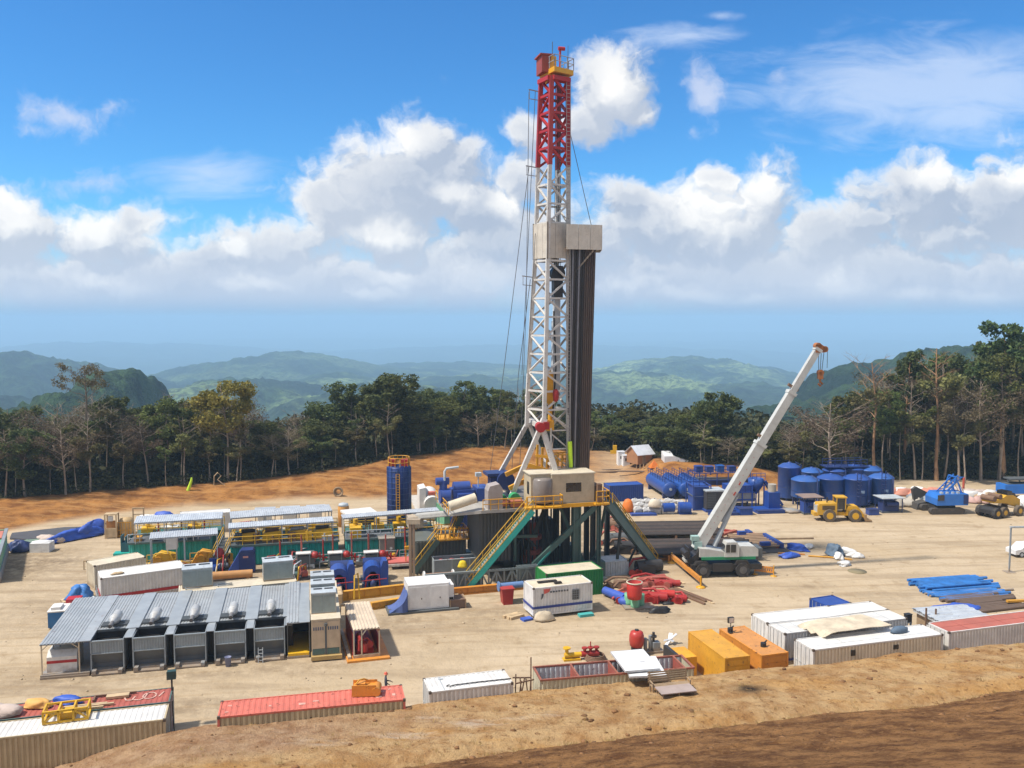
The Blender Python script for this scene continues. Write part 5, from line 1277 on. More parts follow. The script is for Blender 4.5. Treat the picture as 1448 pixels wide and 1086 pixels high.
# pump engines
def engine(label, px, py, k):
    t = thing('pump_engine', label, 'engine', G(px, py), R(13), 'pump engines before the teal tanks')
    b = MB(); b.box(0, 0, .3, 1.9, 2.4, 1.5); b.box(.2, -.2, 0, 1.7, 2.6, .3); b.build('block', DGREY, t)
    b = MB(); b.box(-.1, -.25, 1.75, 1.5, .75, 1.85); b.build('hood', WHITE, t)
    for x in (0, 1.35): b = MB(); b.box(x, -.15, .3, x + .08, -.07, 1.75); b.build('post', GREY, t)
    b = MB(); b.lathe([(.0, 1.95), (.25, 1.9), (.42, 1.65), (.42, 1.3), (0, 1.3)], 14, (1.95, .1, 0)); b.build('dampener', BRED, t)
    b = MB(); b.tube([(2.1, .1, 1.4), (2.6, .1, 1.4), (2.8, .4, 1.1), (3.3, .4, 1.1)], .1); b.cyl((2.5, .1, 1.1), (2.5, .1, 1.8), .08, n=8); b.cyl((2.9, .4, .6), (2.9, .4, 1.5), .1, n=8); b.build('discharge_pipe', BRED, t)
    b = MB(); b.cyl((.5, 1.2, 1.5), (.5, 1.2, 3.6), .09, n=8); b.build('exhaust', mm('rust_red_pipe', (.30, .06, .04), .6, dirt=.3, rust=.3), t)
engine('pump engine under a white flat hood with a red dome, left of three', 420, 806, 0)
engine('pump engine under a white flat hood with a red dome, middle of three', 465, 805, 1)
engine('pump engine under a white flat hood with a red dome, right of three', 516, 804, 2)
# teal tanks with decks
TL, TR_, TLEN = fr((326, 772), (621, 756), 2.3)
def tp(x, y, z=0): return off(TL, TR_, x, y, z)
def rail(b, p, q, h=1.05, step=1.5, r=.035, mid=True):
    p, q = Vector(p), Vector(q); n = max(1, round((q - p).length / step))
    for k in range(n + 1):
        a_ = p.lerp(q, k / n); b.cyl(a_, a_ + Vector((0, 0, h)), r, n=5)
    b.cyl(p + Vector((0, 0, h)), q + Vector((0, 0, h)), r, n=5)
    if mid: b.cyl(p + Vector((0, 0, h * .55)), q + Vector((0, 0, h * .55)), r, n=5)
def mud_tank(label, x0, x1, y0=0, wd=2.9, H=2.35, deckm=DGREY, railm=YEL, seed=0, group='teal mud tanks under the canopies'):
    t = thing('mud_tank', label, 'tank', tp(x0, y0), TR_, group); L = x1 - x0; rd = random.Random(seed)
    b = MB(); b.box(.06, .06, 0, L - .06, wd - .06, H - .12); b.corr((.1, .05, .05), (L - .2, 0, 0), (0, 0, H - .25), (0, -1, 0), .62, .12); b.corr((.05, wd - .1, .05), (0, -(wd - .2), 0), (0, 0, H - .25), (-1, 0, 0), .62, .1); b.build('wall', TEAL, t)
    b = MB(); b.box(-.05, -.35, H - .12, L + .05, wd + .1, H); b.build('deck', deckm, t)
    b = MB(); b.box(-.06, -.42, H - .16, L + .06, -.352, H + .06); b.build('deck_edge', GTEAL, t)
    b = MB(); rail(b, (0, -.3, H), (L, -.3, H), 1.0, 1.3, .05); b.build('handrail', YEL if seed % 2 else LGREY, t)
    for k in range(int(L / 1.9)):
        x = .5 + 1.9 * k; b = MB(); b.box(x, .4, H, x + rd.uniform(.6, 1.3), 1.4, H + rd.uniform(.4, 1.2)); b.cyl((x + .3, .1, H), (x + .3, .1, H + rd.uniform(.8, 1.7)), .09, n=6); b.build('deck_machine', [YEL, OCHRE, DGREY, RUST, LGREY][rd.randrange(5)], t)
    return t
mud_tank('longest teal ribbed mud tank behind the pump engines', 0, 11.9, seed=1)
mud_tank('short teal ribbed mud tank in the middle behind the right pump engine', 12.7, 17.9, seed=2)
mud_tank('teal ribbed mud tank nearest the derrick, behind the brown pole', 18.2, TLEN - .2, seed=3)
lt = mud_tank('teal ribbed mud tank at the left end, before the yellow pumps', -11.4, -2.6, 4.0, 3.0, 2.3, seed=4)
# second row of decks behind with yellow shakers
def shaker(label, x, y, z=2.36, kind=0):
    t = thing('shale_shaker', label, 'shaker', tp(x, y, z), TR_, 'yellow shakers and agitators on the tank decks')
    b = MB(); b.box(0, 0, .1, 2.2, 1.5, .75); b.prism([(0, 0, .75), (2.2, 0, .75), (2.0, 0, 1.2), (.2, 0, 1.0)], (0, 1.5, 0)); b.build('basket', YEL, t)
    b = MB(); b.cyl((.3, .5, 1.25), (1.8, .5, 1.3), .2, n=10); b.build('motor', [BLK, RUST, GREY][kind], t)
    b = MB(); b.box(0, -.1, 0, 2.2, 1.6, .1); b.build('base', RUST, t)
k = 0
for x in (.8, 3.4, 6.2, 9.0):
    shaker(['yellow shaker with a black motor on the long teal tank, near its left end', 'yellow shaker with a rusty motor, second on the long teal tank', 'yellow shaker with a grey motor, third on the long teal tank', 'yellow shaker at the right end of the long teal tank'][k], x, .7, kind=k % 3); k += 1
def backdeck(label, x0, x1, y0, y1, H, seed):
    t = thing('tank_deck', label, 'deck', tp(x0, y0), TR_); L = x1 - x0; D_ = y1 - y0; rd = random.Random(seed)
    b = MB(); b.box(0, 0, 0, L, D_, H); b.build('tank', mm('shaded_teal', (.02, .12, .11), .6, dirt=.4, streak=.4), t)  # teal darkened to paint in the shade under the canopies
    b = MB(); rail(b, (0, 0, H), (L, 0, H), 1.0, 1.4, .045); rail(b, (0, D_, H), (L, D_, H), 1.0, 1.4, .045); b.build('handrail', YEL, t)
    for k in range(int(L / 2.6)):
        x = .6 + k * 2.6; q = MB(); q.box(x, .5, H, x + 1.5, 1.7, H + .55); q.cyl((x + .7, 1.1, H + .5), (x + .7, 1.1, H + 1.25), .28, n=10); q.build('agitator', [YEL, YEL, mm('white_machine', (.6, .58, .52), .5)][rd.randrange(3)], t)
        q = MB(); q.cyl((x + 1.9, .8, H), (x + 1.9, .8, H + 1.6), .09, n=6); q.tube([(x + 1.9, .8, H + 1.5), (x + 1.2, 2.2, H + 1.3), (x, 2.3, H + 1.2)], .08, 6); q.build('pipe', [RUST, GREY, BRED][rd.randrange(3)], t)
    return t
backdeck('yellow-railed rear deck behind the long teal tank', 0, 11.9, 3.6, 6.6, 2.4, 1)
backdeck('yellow-railed rear deck beside the navy silo', 12.7, TLEN - .2, 3.4, 6.4, 2.4, 2)
backdeck('yellow-railed rear deck at the left end of the tanks', -11.4, -1.6, 7.6, 10.6, 2.4, 3)
# canopies on posts
def canopy(label, pA, pB, z, dep, posts, m=GALV, drop=.12, name='canopy_roof', base=2.3):
    a_, b_ = G(*pA, z), G(*pB, z); d = b_ - a_; L = d.length
    t = thing('canopy', label, 'canopy', (a_.x, a_.y, 0), math.atan2(d.y, d.x), 'grey sheet canopies over the mud tanks')
    q = MB(); q.corr((0, 0, z), (L, 0, 0), (0, dep, drop), (0, 0, 1), .24, .03, .06); q.box(0, .0, z - .14, L, .08, z - .061); q.box(0, dep - .08, z - .14 + drop, L, dep, z - .061 + drop); q.build('roof', m, t)
    for k in range(posts):
        x = .1 + (L - .2) * k / (posts - 1)
        for y in (.1, dep - .15): q = MB(); q.box(x - .05, y - .05, base, x + .05, y + .05, z - .10); q.build('post', LGREY, t)
    return t
canopy('front grey canopy over the long teal tank', (323, 747), (472, 737), 4.35, 1.7, 5, drop=.2)
canopy('rear grey canopy over the long teal tank', (326, 733), (470, 722), 4.75, 2.3, 4, drop=.3)
canopy('long thin grey canopy passing before the navy silo', (485, 733), (622, 722), 4.4, 1.35, 4, drop=.15)
canopy('rear grey canopy at the left end of the tanks', (189, 740), (314, 733), 4.7, 2.3, 4, drop=.3)
canopy('short grey canopy over the yellow pumps at the left end', (211, 762), (308, 755), 4.2, 1.9, 3, drop=.25, base=0)
# yellow pumps at the left end
def cpump(label, px, py, m=YEL, rz=R(13), sc_=1.0):
    t = thing('yellow_pump', label, 'pump', G(px, py, 0), rz)
    b = MB(); b.box(0, 0, 0, 3.2 * sc_, 1.9, .35); b.build('skid', m, t)
    b = MB(); b.prism([(.3, .2, .35), (2.9 * sc_, .2, .35), (2.9 * sc_, .2, 1.4), (1.4 * sc_, .2, 1.75), (.5, .2, 1.1)], (0, 1.4, 0)); b.build('body', m, t)
    b = MB(); rail(b, (.1, 0, .35), (3.1 * sc_, 0, .35), 1.3, .8, .05); b.tube([(.2, 0, .4), (1.0, -.1, 1.8), (2.4, -.1, 1.9), (3.0, 0, .5)], .07); b.build('guard_frame', m, t)
    b = MB(); b.cyl((1.2, -.05, .9), (1.2, .2, .9), .45, n=14); b.build('wheel', OCHRE, t)
    return t
cpump('yellow pump with a guard frame standing left under the short canopy', 207, 806)
cpump('yellow engine frame under the right end of the short canopy', 268, 803, OCHRE, sc_=.9)
b = MB(); b.box(0, 0, 2.1, 1.15, 1.0, 3.35); b.box(.1, .1, 3.35, 1.05, .9, 3.42); b.box(.05, .4, 0, .15, .5, 2.1); b.box(1.0, .4, 0, 1.1, .5, 2.1); tag(b.build('white_cabinet', mm('pale_cabinet', (.66, .66, .64), .5, dirt=.15)), 'white cabinet raised on legs under the short grey canopy among the yellow pumps', 'cabinet', loc=tp(-6.9, .6, 0), rz=TR_)
t = thing('control_box', 'dark blue control box behind the grey air conditioner, left of the pump engines', 'control box', G(338, 812), R(13))
b = MB(); b.box(0, 0, .2, 1.7, 1.4, 2.3); b.prism([(0, -.02, 2.3), (1.7, -.02, 2.3), (1.5, -.02, 2.6), (.3, -.02, 2.6)], (0, 1.42, 0)); b.build('body', NAVY, t)
b = MB(); b.prism([(-1.2, .2, .2), (0, .2, .2), (0, .2, 2.2)], (0, 1.0, 0)); b.build('chute', BLUE, t)
b = MB(); b.box(.45, -.035, 1.75, 1.0, -.022, 1.95); b.build('nameplate', mm('faded_pink_plate', (.45, .22, .20), .6), t)
b = MB(); b.cyl((0, 0, .55), (4.6, .9, .55), .42, n=12); b.box(-.1, -.2, 0, .3, .5, .2); b.box(4, .6, 0, 4.4, 1.3, .2); tag(b.build('steel_tube', mm('tan_orange_paint', (.45, .22, .07), .6, dirt=.3)), 'long orange-brown tube lying left of the dark blue control box', 'pipe', loc=G(292, 822), rz=R(3))
t = thing('red_valve', 'red round valve body left of the teal tank on a dark red stand', 'valve', G(311, 806), 0)
b = MB(); b.lathe([(0, 2.5), (.4, 2.3), (.52, 1.9), (.4, 1.5), (.15, 1.35), (0, 1.35)], 14); b.build('body', BRED, t)
b = MB(); b.lathe([(.6, 0), (.5, .8), (.15, 1.0), (.15, 1.4)], 10); b.build('stand', DRED, t)
# dark stairs between tanks
def stair(label, top, bot, width, side, stringer, railm, tread=LGREY, name='stairway', n=None, rails=2, group=None, sw=.10, sh=.34):
    """straight flight from bot to top (world points of the near stringer); side = unit vector across"""
    top, bot, side = Vector(top), Vector(bot), Vector(side)
    t = thing(name, label, 'stairs', bot, 0, group); d = top - bot
    n = n or max(4, int(abs(d.z) / .24))
    for k, s_ in enumerate((0, 1)):
        b = MB(); o_ = side * width * s_; b.bar(o_, d + o_, sw, sh); b.build('stringer', stringer, t)
    b = MB()
    hd = Vector((d.x, d.y, 0)).normalized()
    for k in range(1, n):
        c_ = d * (k / n); b.bar(c_ + side * .03, c_ + side * (width - .03), .26, .04, up=hd)
    b.build('treads', tread, t)
    for k in range(rails):
        b = MB(); o_ = side * width * k; m_ = max(3, int(d.length / 1.5))
        for q in range(m_ + 1): c_ = d * (q / m_) + o_; b.cyl(c_, c_ + Vector((0, 0, 1.05)), .04, n=5)
        for h in (.55, 1.05): b.cyl(o_ + Vector((0, 0, h)), d + o_ + Vector((0, 0, h)), .042, n=5)
        b.build('handrail', railm, t)
    return t
sd_ = Vector((math.cos(TR_), math.sin(TR_), 0)); bk_ = Vector((-math.sin(TR_), math.cos(TR_), 0))
stair('dark steel stair between the left tanks and the long teal tank', tp(-.9, 2.0, 3.0), tp(-2.4, -1.4, .0), 1.2, sd_, DGREY, YEL)
# things behind the mud tanks
t = thing('storage_silo', 'tall navy cylindrical silo with a yellow ladder and red top', 'silo', tuple(G(565, 757)), 0)
sr = 1.5
b = MB(); b.lathe([(0, .1), (sr, .1), (sr, 8.85), (sr * .9, 9.0), (0, 9.05)], 28); b.build('shell', mm('silo_navy', (.008, .028, .13), .45, dirt=.1, streak=.15, dirtcol=(.06, .08, .14)), t)
b = MB()
for z in np.arange(.5, 9, .72): b.lathe([(sr + .005, z), (sr + .05, z), (sr + .05, z + .06), (sr + .005, z + .06)], 28)
for k in range(12): a = k * math.pi / 6; b.box(sr * math.cos(a) * 1.02 - .03, sr * math.sin(a) * 1.02 - .03, .1, sr * math.cos(a) * 1.02 + .03, sr * math.sin(a) * 1.02 + .03, 8.9)
b.build('cage_band', mm('silo_band', (.03, .07, .20), .5), t)
b = MB()
for x in (-.16, .26): b.bar((x, -sr - .12, .4), (x, -sr - .12, 8.2), .09)
for z in np.arange(.6, 8.2, .33): b.bar((-.16, -sr - .12, z), (.26, -sr - .12, z), .05)
b.build('ladder', OCHRE, t)
b = MB()
for k in range(14): a = 2 * math.pi * k / 14; b.cyl((1.35 * math.cos(a), 1.35 * math.sin(a), 9.0), (1.35 * math.cos(a), 1.35 * math.sin(a), 10.1), .045, n=5)
for z in (9.5, 10.1): b.tube([(1.35 * math.cos(a * .4488), 1.35 * math.sin(a * .4488), z) for a in range(15)], .05, 5)
b.build('top_rail', OCHRE, t)
for x in (-.75, .75): b = MB(); b.box(x - .42, -.6, 9.05, x + .42, .6, 9.85); b.build('top_box', BRED, t)
for lb, px, py, ln in [('small grey roof on posts behind the rear canopy, left of three', 361, 726, 2.6), ('small grey roof on posts behind the rear canopy, middle of three', 397, 724, 2.5), ('small grey roof on posts behind the rear canopy, right of three', 434, 722, 2.5)]:
    q = thing('roofed_stand', lb, 'stand', G(px, py + 22), R(13)); b = MB(); b.box(-.05, -.05, 2.5, ln, 1.4, 2.58); b.build('roof', GALV, q)
    b = MB(); b.box(.3, .3, .1, ln - .5, 1.2, 1.7); b.build('machine', mm('white_machine', (.6, .58, .52), .5), q)
    for x in (0, ln - .12):
        for y in (0, 1.25): b = MB(); b.box(x, y, 0, x + .08, y + .08, 2.5); b.build('post', LWOOD, q)
l7, r7, L7 = fr((493, 729), (533, 725), 2.4)
t = thing('site_office', 'low cream site cabin with a pale roof left of the navy silo', 'cabin', l7, r7)
b = MB(); b.box(0, 0, 0, L7, 3.4, 2.2); b.build('wall', CREAM, t)
b = MB(); b.box(-.15, -.2, 2.2, L7 + .15, 3.5, 2.45); b.build('roof', WHITE, t)
b = MB(); b.box(.3, -.02, .7, L7 - .3, .03, 1.8); b.build('window', GLASS, t)
t = thing('tank_drum', 'upright orange drum with a grey cap left of the cream site cabin', 'drum', G(486, 744), 0)
b = MB(); b.lathe([(0, 0), (.75, 0), (.75, 2.6), (.55, 2.9)], 16); b.build('body', mm('drum_orange', (.52, .25, .06), .6, dirt=.4, rust=.1), t)
b = MB(); b.lathe([(.6, 2.75), (.7, 2.8), (.6, 3.05), (.3, 3.15), (0, 3.15)], 14); b.build('cap', LGREY, t)
# white roofs and stores behind the left canopies
l8, r8, L8 = fr((254, 729), (326, 724), 2.6)
container('white long-roofed container behind the rear left canopy', l8, r8, L8, 2.4, 2.6, wall=WHITE, roofribs=False, doors=None)
tag(MB().blob((0, 0, 0), (1.6, .9, 1.3), 12, 12, 7, .2).build('blue_bale', BLUET), 'bright blue tarp bale behind the rear left canopy', 'bale', loc=G(232, 738), rz=.2)
tag(MB().blob((0, 0, 0), (1.5, .7, 1.0), 13, 12, 7, .2).build('pale_bale', WTARP), 'pale bale left of the blue one behind the rear left canopy', 'bale', loc=G(210, 739), rz=.2)
t = thing('timber_doorway', 'pale timber door frame standing at the left end of the canopies', 'frame', G(188, 752), R(10))
b = MB()
for x in (0, 1.3): b.box(x, 0, 0, x + .14, .14, 3.0)
b.box(0, 0, 3.0, 1.44, .14, 3.14); b.box(0, 0, 2.2, 1.44, .14, 2.3); b.build('frame', LWOOD, t)

# pipework in front of the teal tanks
MIX = [BRED, GREY, LGREY, DRED, GTEAL, YEL]
for q, (x0, x1, lb) in enumerate([(4.5, 11.5, 'railed pipe gallery between the pump engines and the long teal tank'), (12.5, 18.2, 'railed pipe gallery in front of the short teal tank'), (18.6, 23.6, 'pipe gallery in front of the teal tank nearest the derrick')]):
    t = thing('pipe_gallery', lb, 'pipes', tp(x0, -2.6), TR_); ra = random.Random(q + 60); L = x1 - x0
    b = MB(); b.box(0, 0, .4, L, 1.1, .5); b.build('walkway', DGREY, t)
    b = MB(); rail(b, (0, 0, .5), (L, 0, .5), .9, 1.6, .035); b.build('handrail', LGREY, t)
    for k in range(7):
        x = ra.uniform(.2, L - 1); z = ra.uniform(.3, .9); b = MB(); b.tube([(x, -.3, 0), (x, -.4, z), (x + ra.uniform(.6, 1.8), -.4, z), (x + 1.8, 1.2, z + .4)], ra.uniform(.05, .12)); b.build('pipe', MIX[k % 5], t)
    for k in range(3):
        x = L * (k + .4) / 3; b = MB(); b.cyl((x, .5, .5), (x, .5, ra.uniform(2.6, 4.0)), .09, n=6); b.build('riser', MIX[(k + q) % 2 * 3], t)
    for k in range(3):
        x = L * (k + .6) / 3; b = MB(); b.box(x, -.7, .1, x + .9, .0, ra.uniform(.5, .9)); b.cyl((x + .45, -.35, .5), (x + .45, -.35, 1.2), .2, n=8); b.build('valve', MIX[(k * 2 + q) % 6], t)

# clutter between the tanks and the generator row
for q, (px, py, lb) in enumerate([(228, 818, 'low pump skid with grey and red pipes behind the red-striped trailer'), (372, 812, 'hose-covered pump skid behind the grey air conditioner'), (398, 824, 'pump skid with blue and grey casings right of the fifth generator roof'), (408, 800, 'small manifold skid left of the pump engines'), (590, 800, 'pipe manifold skid right of the brown pole'), (300, 812, 'pump skid with an ochre motor right of the yellow engine frame')]):
    t = thing('manifold_skid', lb, 'skid', G(px, py), TR_ + q * .1); ra = random.Random(q + 90)
    b = MB(); b.box(0, 0, 0, 3, 1.6, .2); b.build('base', DGREY, t)
    for k in range(3): x = .2 + k * .95; b = MB(); b.cyl((x, .3, .6), (x + .7, .3, .6), .32, n=10); b.box(x + .1, .9, .2, x + .7, 1.5, ra.uniform(.7, 1.6)); b.build('casing', [BLUE, GREY, OCHRE, GTEAL, DRED][(k + q) % 5], t)
    for k in range(4): x = ra.uniform(0, 2); b = MB(); b.tube([(x, -.2, .1), (x + .2, -.1, ra.uniform(.8, 2.0)), (x + 1.0, .6, ra.uniform(.8, 2.0)), (x + 1.2, 1.5, .2)], ra.uniform(.05, .1)); b.build('hose', [BLK, BRED, LGREY, YEL][(k + q) % 4], t)
# ================================================================ DRILLING RIG
RT = R(15)
RO = (2.0, 90.2)                      # front left corner of the drill floor, on the ground
RZF = 8.45                            # drill floor level
def rp(x, y, z=0): return off((RO[0], RO[1], 0), RT, x, y, z)
def XZ(px, z, D):
    """point at depth D and height z on the vertical plane that reads px"""
    f = D * math.cos(PITCH) + (CAMZ - z) * math.sin(PITCH)
    return Vector(((px - CX) / FOC * f, D, z))
def loc_(p):
    """world -> rig frame"""
    x, y = rot(p[0] - RO[0], p[1] - RO[1], -RT); return Vector((x, y, p[2]))
rig = thing('drilling_rig', 'tall drilling rig with red and white derrick on a grey-green substructure', 'drilling rig', (RO[0], RO[1], 0), RT)
RIGRED = mm('derrick_red', (.40, .018, .018), .5, dirt=.25, streak=.15, dirtcol=(.20, .02, .02))
RIGWHITE = mm('derrick_white', (.60, .57, .52), .5, dirt=.35, streak=.25, dirtcol=(.34, .22, .12), rust=.10)
def zy(py, D=95): return Y(0, py, D).z
# --- mast: four tapering legs, cross-braced
ZT, ZR, ZB = zy(112), zy(236), RZF + .2
LV = [(zy(q), l, f, r) for q, l, f, r in ((112, 765, 780, 803.5), (236, 760.5, 777.5, 803.5), (318, 758.5, 775.5, 803.5), (368, 756.5, 774.5, 803.5), (470, 750.5, 772.5, 803.5), (560, 746, 770, 803.5), (600, 745, 769.5, 803.5), (672, 742, 768, 803.5))]
def leg_at(z, which):
    zs = [v[0] for v in LV][::-1]
    px = {k: float(np.interp(z, zs, [v[i] for v in LV][::-1])) for k, i in (('L', 1), ('F', 2), ('R', 3))}
    px['B'] = px['L'] + px['R'] - px['F'] + 2
    D = {'L': 95.6, 'F': 93.6, 'R': 94.9, 'B': 97.0}[which]
    return loc_(XZ(px[which], z, D))
def mast_part(nm, z0, z1, m, panels, legw, brw, parent):
    zz = np.linspace(z0, z1, 9)
    for k in 'LFRB':
        b = MB()
        for a_, c_ in zip(zz, zz[1:]): b.bar(leg_at(a_, k), leg_at(c_, k), legw, legw, up=(0, 1, 0))
        b.build(nm + '_leg', m, parent)
    b = MB(); zp = np.linspace(z0, z1, panels + 1)
    for i in range(panels):
        a_, c_ = zp[i], zp[i + 1]
        for s_, e_ in (('L', 'F'), ('F', 'R'), ('R', 'B'), ('B', 'L')):
            if i: b.bar(leg_at(a_, s_), leg_at(a_, e_), brw, brw, up=(0, 1, 0))
            if i % 2: b.bar(leg_at(a_, s_), leg_at(c_, e_), brw, brw, up=(0, 1, 0))
            else: b.bar(leg_at(a_, e_), leg_at(c_, s_), brw, brw, up=(0, 1, 0))
    b.build(nm + '_bracing', m, parent)
mast_part('upper_mast', ZR, ZT, RIGRED, 5, .44, .25, rig)
mast_part('lower_mast', zy(604), ZR, RIGWHITE, 14, .38, .20, rig)
b = MB()   # right-hand legs run on to the floor
for k in 'RF': b.bar(leg_at(zy(604), k), leg_at(ZB, k) if k == 'R' else loc_(XZ(797, ZB + .2, 94)), .34)
for z in np.arange(ZB + 1, zy(604), 2.0): b.bar(leg_at(z, 'R'), leg_at(z, 'R') + loc_((RO[0] - 1.9, RO[1] - .6, 0)), .13); b.bar(leg_at(z, 'R'), leg_at(z + 1.7, 'R') + loc_((RO[0] - 1.9, RO[1] - .6, 0)), .13)
b.bar(leg_at(zy(604), 'R') + loc_((RO[0] - 1.9, RO[1] - .6, 0)), leg_at(ZB, 'R') + loc_((RO[0] - 1.9, RO[1] - .6, 0)), .16)
b.build('mast_foot', RIGWHITE, rig)
# ladder on the right leg
b = MB(); p0, p1 = leg_at(ZB + 1, 'R') + Vector((.12, -.35, 0)), leg_at(ZT, 'R') + Vector((.12, -.35, 0)); sx = Vector((.42, 0, 0))
b.bar(p0, p1, .05); b.bar(p0 + sx * -1, p1 + sx * -1, .05)
for k in range(110): c_ = p0.lerp(p1, k / 110); b.bar(c_, c_ - sx, .04)
b.build('mast_ladder', mm('dirty_white_steel', (.42, .40, .37), .6, dirt=.4), rig)
# A-frame: white raked legs from the mast shoulder to the floor
b = MB()
apF, apR = loc_(XZ(764, zy(603), 93.2)), loc_(XZ(747, zy(601), 98.0))
fl, fr_ = loc_(XZ(722, RZF + .1, 93.2)), loc_(XZ(797, RZF + .15, 93.2)); rl = loc_(XZ(702, RZF + 1.2, 98)); rr_ = loc_(XZ(785, RZF + .1, 98))
b.bar(apF, fl, .50, .42, up=(0, 1, 0)); b.bar(apF + Vector((.2, 0, 0)), fr_, .50, .42, up=(0, 1, 0)); b.bar(apR, rl, .44, .40, up=(0, 1, 0)); b.bar(apR, rr_, .40, .36, up=(0, 1, 0))
b.bar(apF + Vector((.1, 0, .2)), apR + Vector((0, 0, .3)), .55, .5); b.bar(apF, leg_at(zy(590), 'F'), .6, .5, up=(0, 1, 0)); b.bar(apR, leg_at(zy(560), 'L'), .5, .4, up=(0, 1, 0))
b.bar(apF.lerp(fr_, .55), apF.lerp(fr_, .55) + Vector((.1, 4, .2)), .2)
b.build('a_frame', RIGWHITE, rig)
b = MB(); b.cyl(apF + Vector((-.1, -.55, .15)), apF + Vector((.1, .6, .15)), .52, n=16); b.box(apF.x + .3, apF.y - .4, apF.z - .1, apF.x + .9, apF.y + .4, apF.z + .7); b.build('pivot_pin', BRED, rig)
b = MB(); q0 = loc_(XZ(786, zy(558), 94)); b.blob(q0, (.32, .3, .7), 3, 10, 8, .15, False); b.build('sheave_guard', BRED, rig)
for pth in ([XZ(715, RZF + 2.5, 94), XZ(745, RZF + 3.4, 95), XZ(800, RZF + 2.2, 95)], [XZ(720, RZF + 1.2, 93), XZ(752, RZF + 2.2, 94), XZ(785, RZF + 1.9, 94)]):
    b = MB(); pts = [loc_(p) for p in pth]
    for a_, c_ in zip(pts, pts[1:]): b.bar(a_, c_, .35, .45)
    b.build('yellow_arm', mm('rig_yellow', (.68, .33, .012), .45, dirt=.25, streak=.1), rig)
b = MB()
for k in range(4): x = 759 + 7 * k; b.bar(loc_(XZ(x, RZF + 1.0, 95)), loc_(XZ(x + 1, RZF + 5.6 - .3 * k, 95)), .22)
b.bar(loc_(XZ(757, RZF + 4.4, 95)), loc_(XZ(786, RZF + 4.2, 95)), .3); b.bar(loc_(XZ(757, RZF + 2.8, 95)), loc_(XZ(786, RZF + 2.8, 95)), .3); b.build('iron_roughneck', M_['rig_yellow'], rig)
# crown
zc = zy(108)
b = MB(); cw = [loc_(XZ(p, zc, d)) for p, d in ((763, 95.8), (784, 92.9), (811, 94.6), (790, 97.5))]
b.prism(cw, (0, 0, .5)); b.build('crown_platform', M_['rig_yellow'], rig)
b = MB()
for a_, c_ in ((0, 1), (1, 2), (2, 3)):
    for k in range(4): p = cw[a_].lerp(cw[c_], k / 3); b.cyl(p + Vector((0, 0, .5)), p + Vector((0, 0, 1.7)), .045, n=5)
    for h in (1.1, 1.7): b.cyl(cw[a_] + Vector((0, 0, h)), cw[c_] + Vector((0, 0, h)), .045, n=5)
b.build('crown_rail', mm('grey_rail', (.32, .32, .33), .5), rig)
b = MB(); p = loc_(XZ(772, zc + .2, 95)); b.box(p.x - .75, p.y - 1, p.z, p.x + .35, p.y + 1, p.z + 1.7); b.box(p.x - .95, p.y - 1.1, p.z + 1.7, p.x + .5, p.y + 1.1, p.z + 1.85); b.build('crown_house', mm('crown_rust_red', (.30, .04, .02), .6, dirt=.3), rig)
b = MB(); b.prism([p + Vector((-.3, -1.05, -1.2)), p + Vector((.8, -1.05, .1)), p + Vector((.8, -1.05, 1.6)), p + Vector((.3, -1.05, 1.7))], (0, .3, 0)); b.build('crown_bracket', M_['rig_yellow'], rig)
b = MB(); p = loc_(XZ(792, zc + .5, 95)); b.cyl(p, p + Vector((0, 0, 2.5)), .12, n=8); b.cyl(p + Vector((-.2, 0, 2.35)), p + Vector((.5, 0, 2.35)), .2, n=10); b.build('crown_post', RIGRED, rig)
b = MB(); p = loc_(XZ(781, zc + .5, 95.5)); b.cyl(p, p + Vector((0, 0, 3.2)), .04, n=5); p = loc_(XZ(803, zc + .5, 95.5)); b.cyl(p, p + Vector((0, 0, 2.8)), .03, n=5); b.build('antenna', DGREY, rig)
b = MB(); b.bar(leg_at(ZT, 'L') + Vector((0, 0, -.2)), leg_at(ZT, 'F') + Vector((0, 0, -.2)), .45, .9, up=(0, 1, 0)); b.bar(leg_at(ZT, 'F') + Vector((0, 0, -.2)), leg_at(ZT, 'R') + Vector((0, 0, -.2)), .45, .9, up=(0, 1, 0)); b.build('crown_beam', RIGRED, rig)
# racking board: wind wall round the mast and the finger board out to the right
z0, z1 = zy(366), zy(317)
PAN = mm('wind_wall', (.58, .52, .43), .7, dirt=.45, streak=.35, dirtcol=(.33, .24, .15))
b = MB(); o_ = .35
L0, F0, R0, B0 = [leg_at((z0 + z1) / 2, k) for k in 'LFRB']; cen = (L0 + F0 + R0 + B0) / 4
E = {k: Vector((cen.x + (v.x - cen.x) * 1.14, cen.y + (v.y - cen.y) * 1.14, 0)) for k, v in zip('LFRB', (L0, F0, R0, B0))}
for s_, e_ in (('L', 'F'), ('F', 'R'), ('B', 'L')):
    a_, c_ = E[s_], E[e_]; n_ = 3
    for k in range(n_):
        p, q = a_.lerp(c_, (k + .02) / n_), a_.lerp(c_, (k + .98) / n_)
        b.bar(Vector((p.x, p.y, (z0 + z1) / 2)), Vector((q.x, q.y, (z0 + z1) / 2)), .06, z1 - z0)
b.build('wind_wall', PAN, rig)
b = MB()
for s_ in 'LFB': b.bar((E[s_].x, E[s_].y, z0 - .1), (E[s_].x, E[s_].y, z1 + .1), .12)
b.build('wall_corner', mm('brown_grey_steel', (.20, .16, .12), .6, dirt=.3), rig)
zf0, zf1 = zy(354), zy(319)
f0, f1 = loc_(XZ(801, zf0, 93.4)), loc_(XZ(851, zf0, 94.4)); g0_, g1_ = loc_(XZ(798, zf0, 97.4)), loc_(XZ(848, zf0, 98.4))
b = MB(); hz_ = (zf0 + zf1) / 2; hh = zf1 - zf0
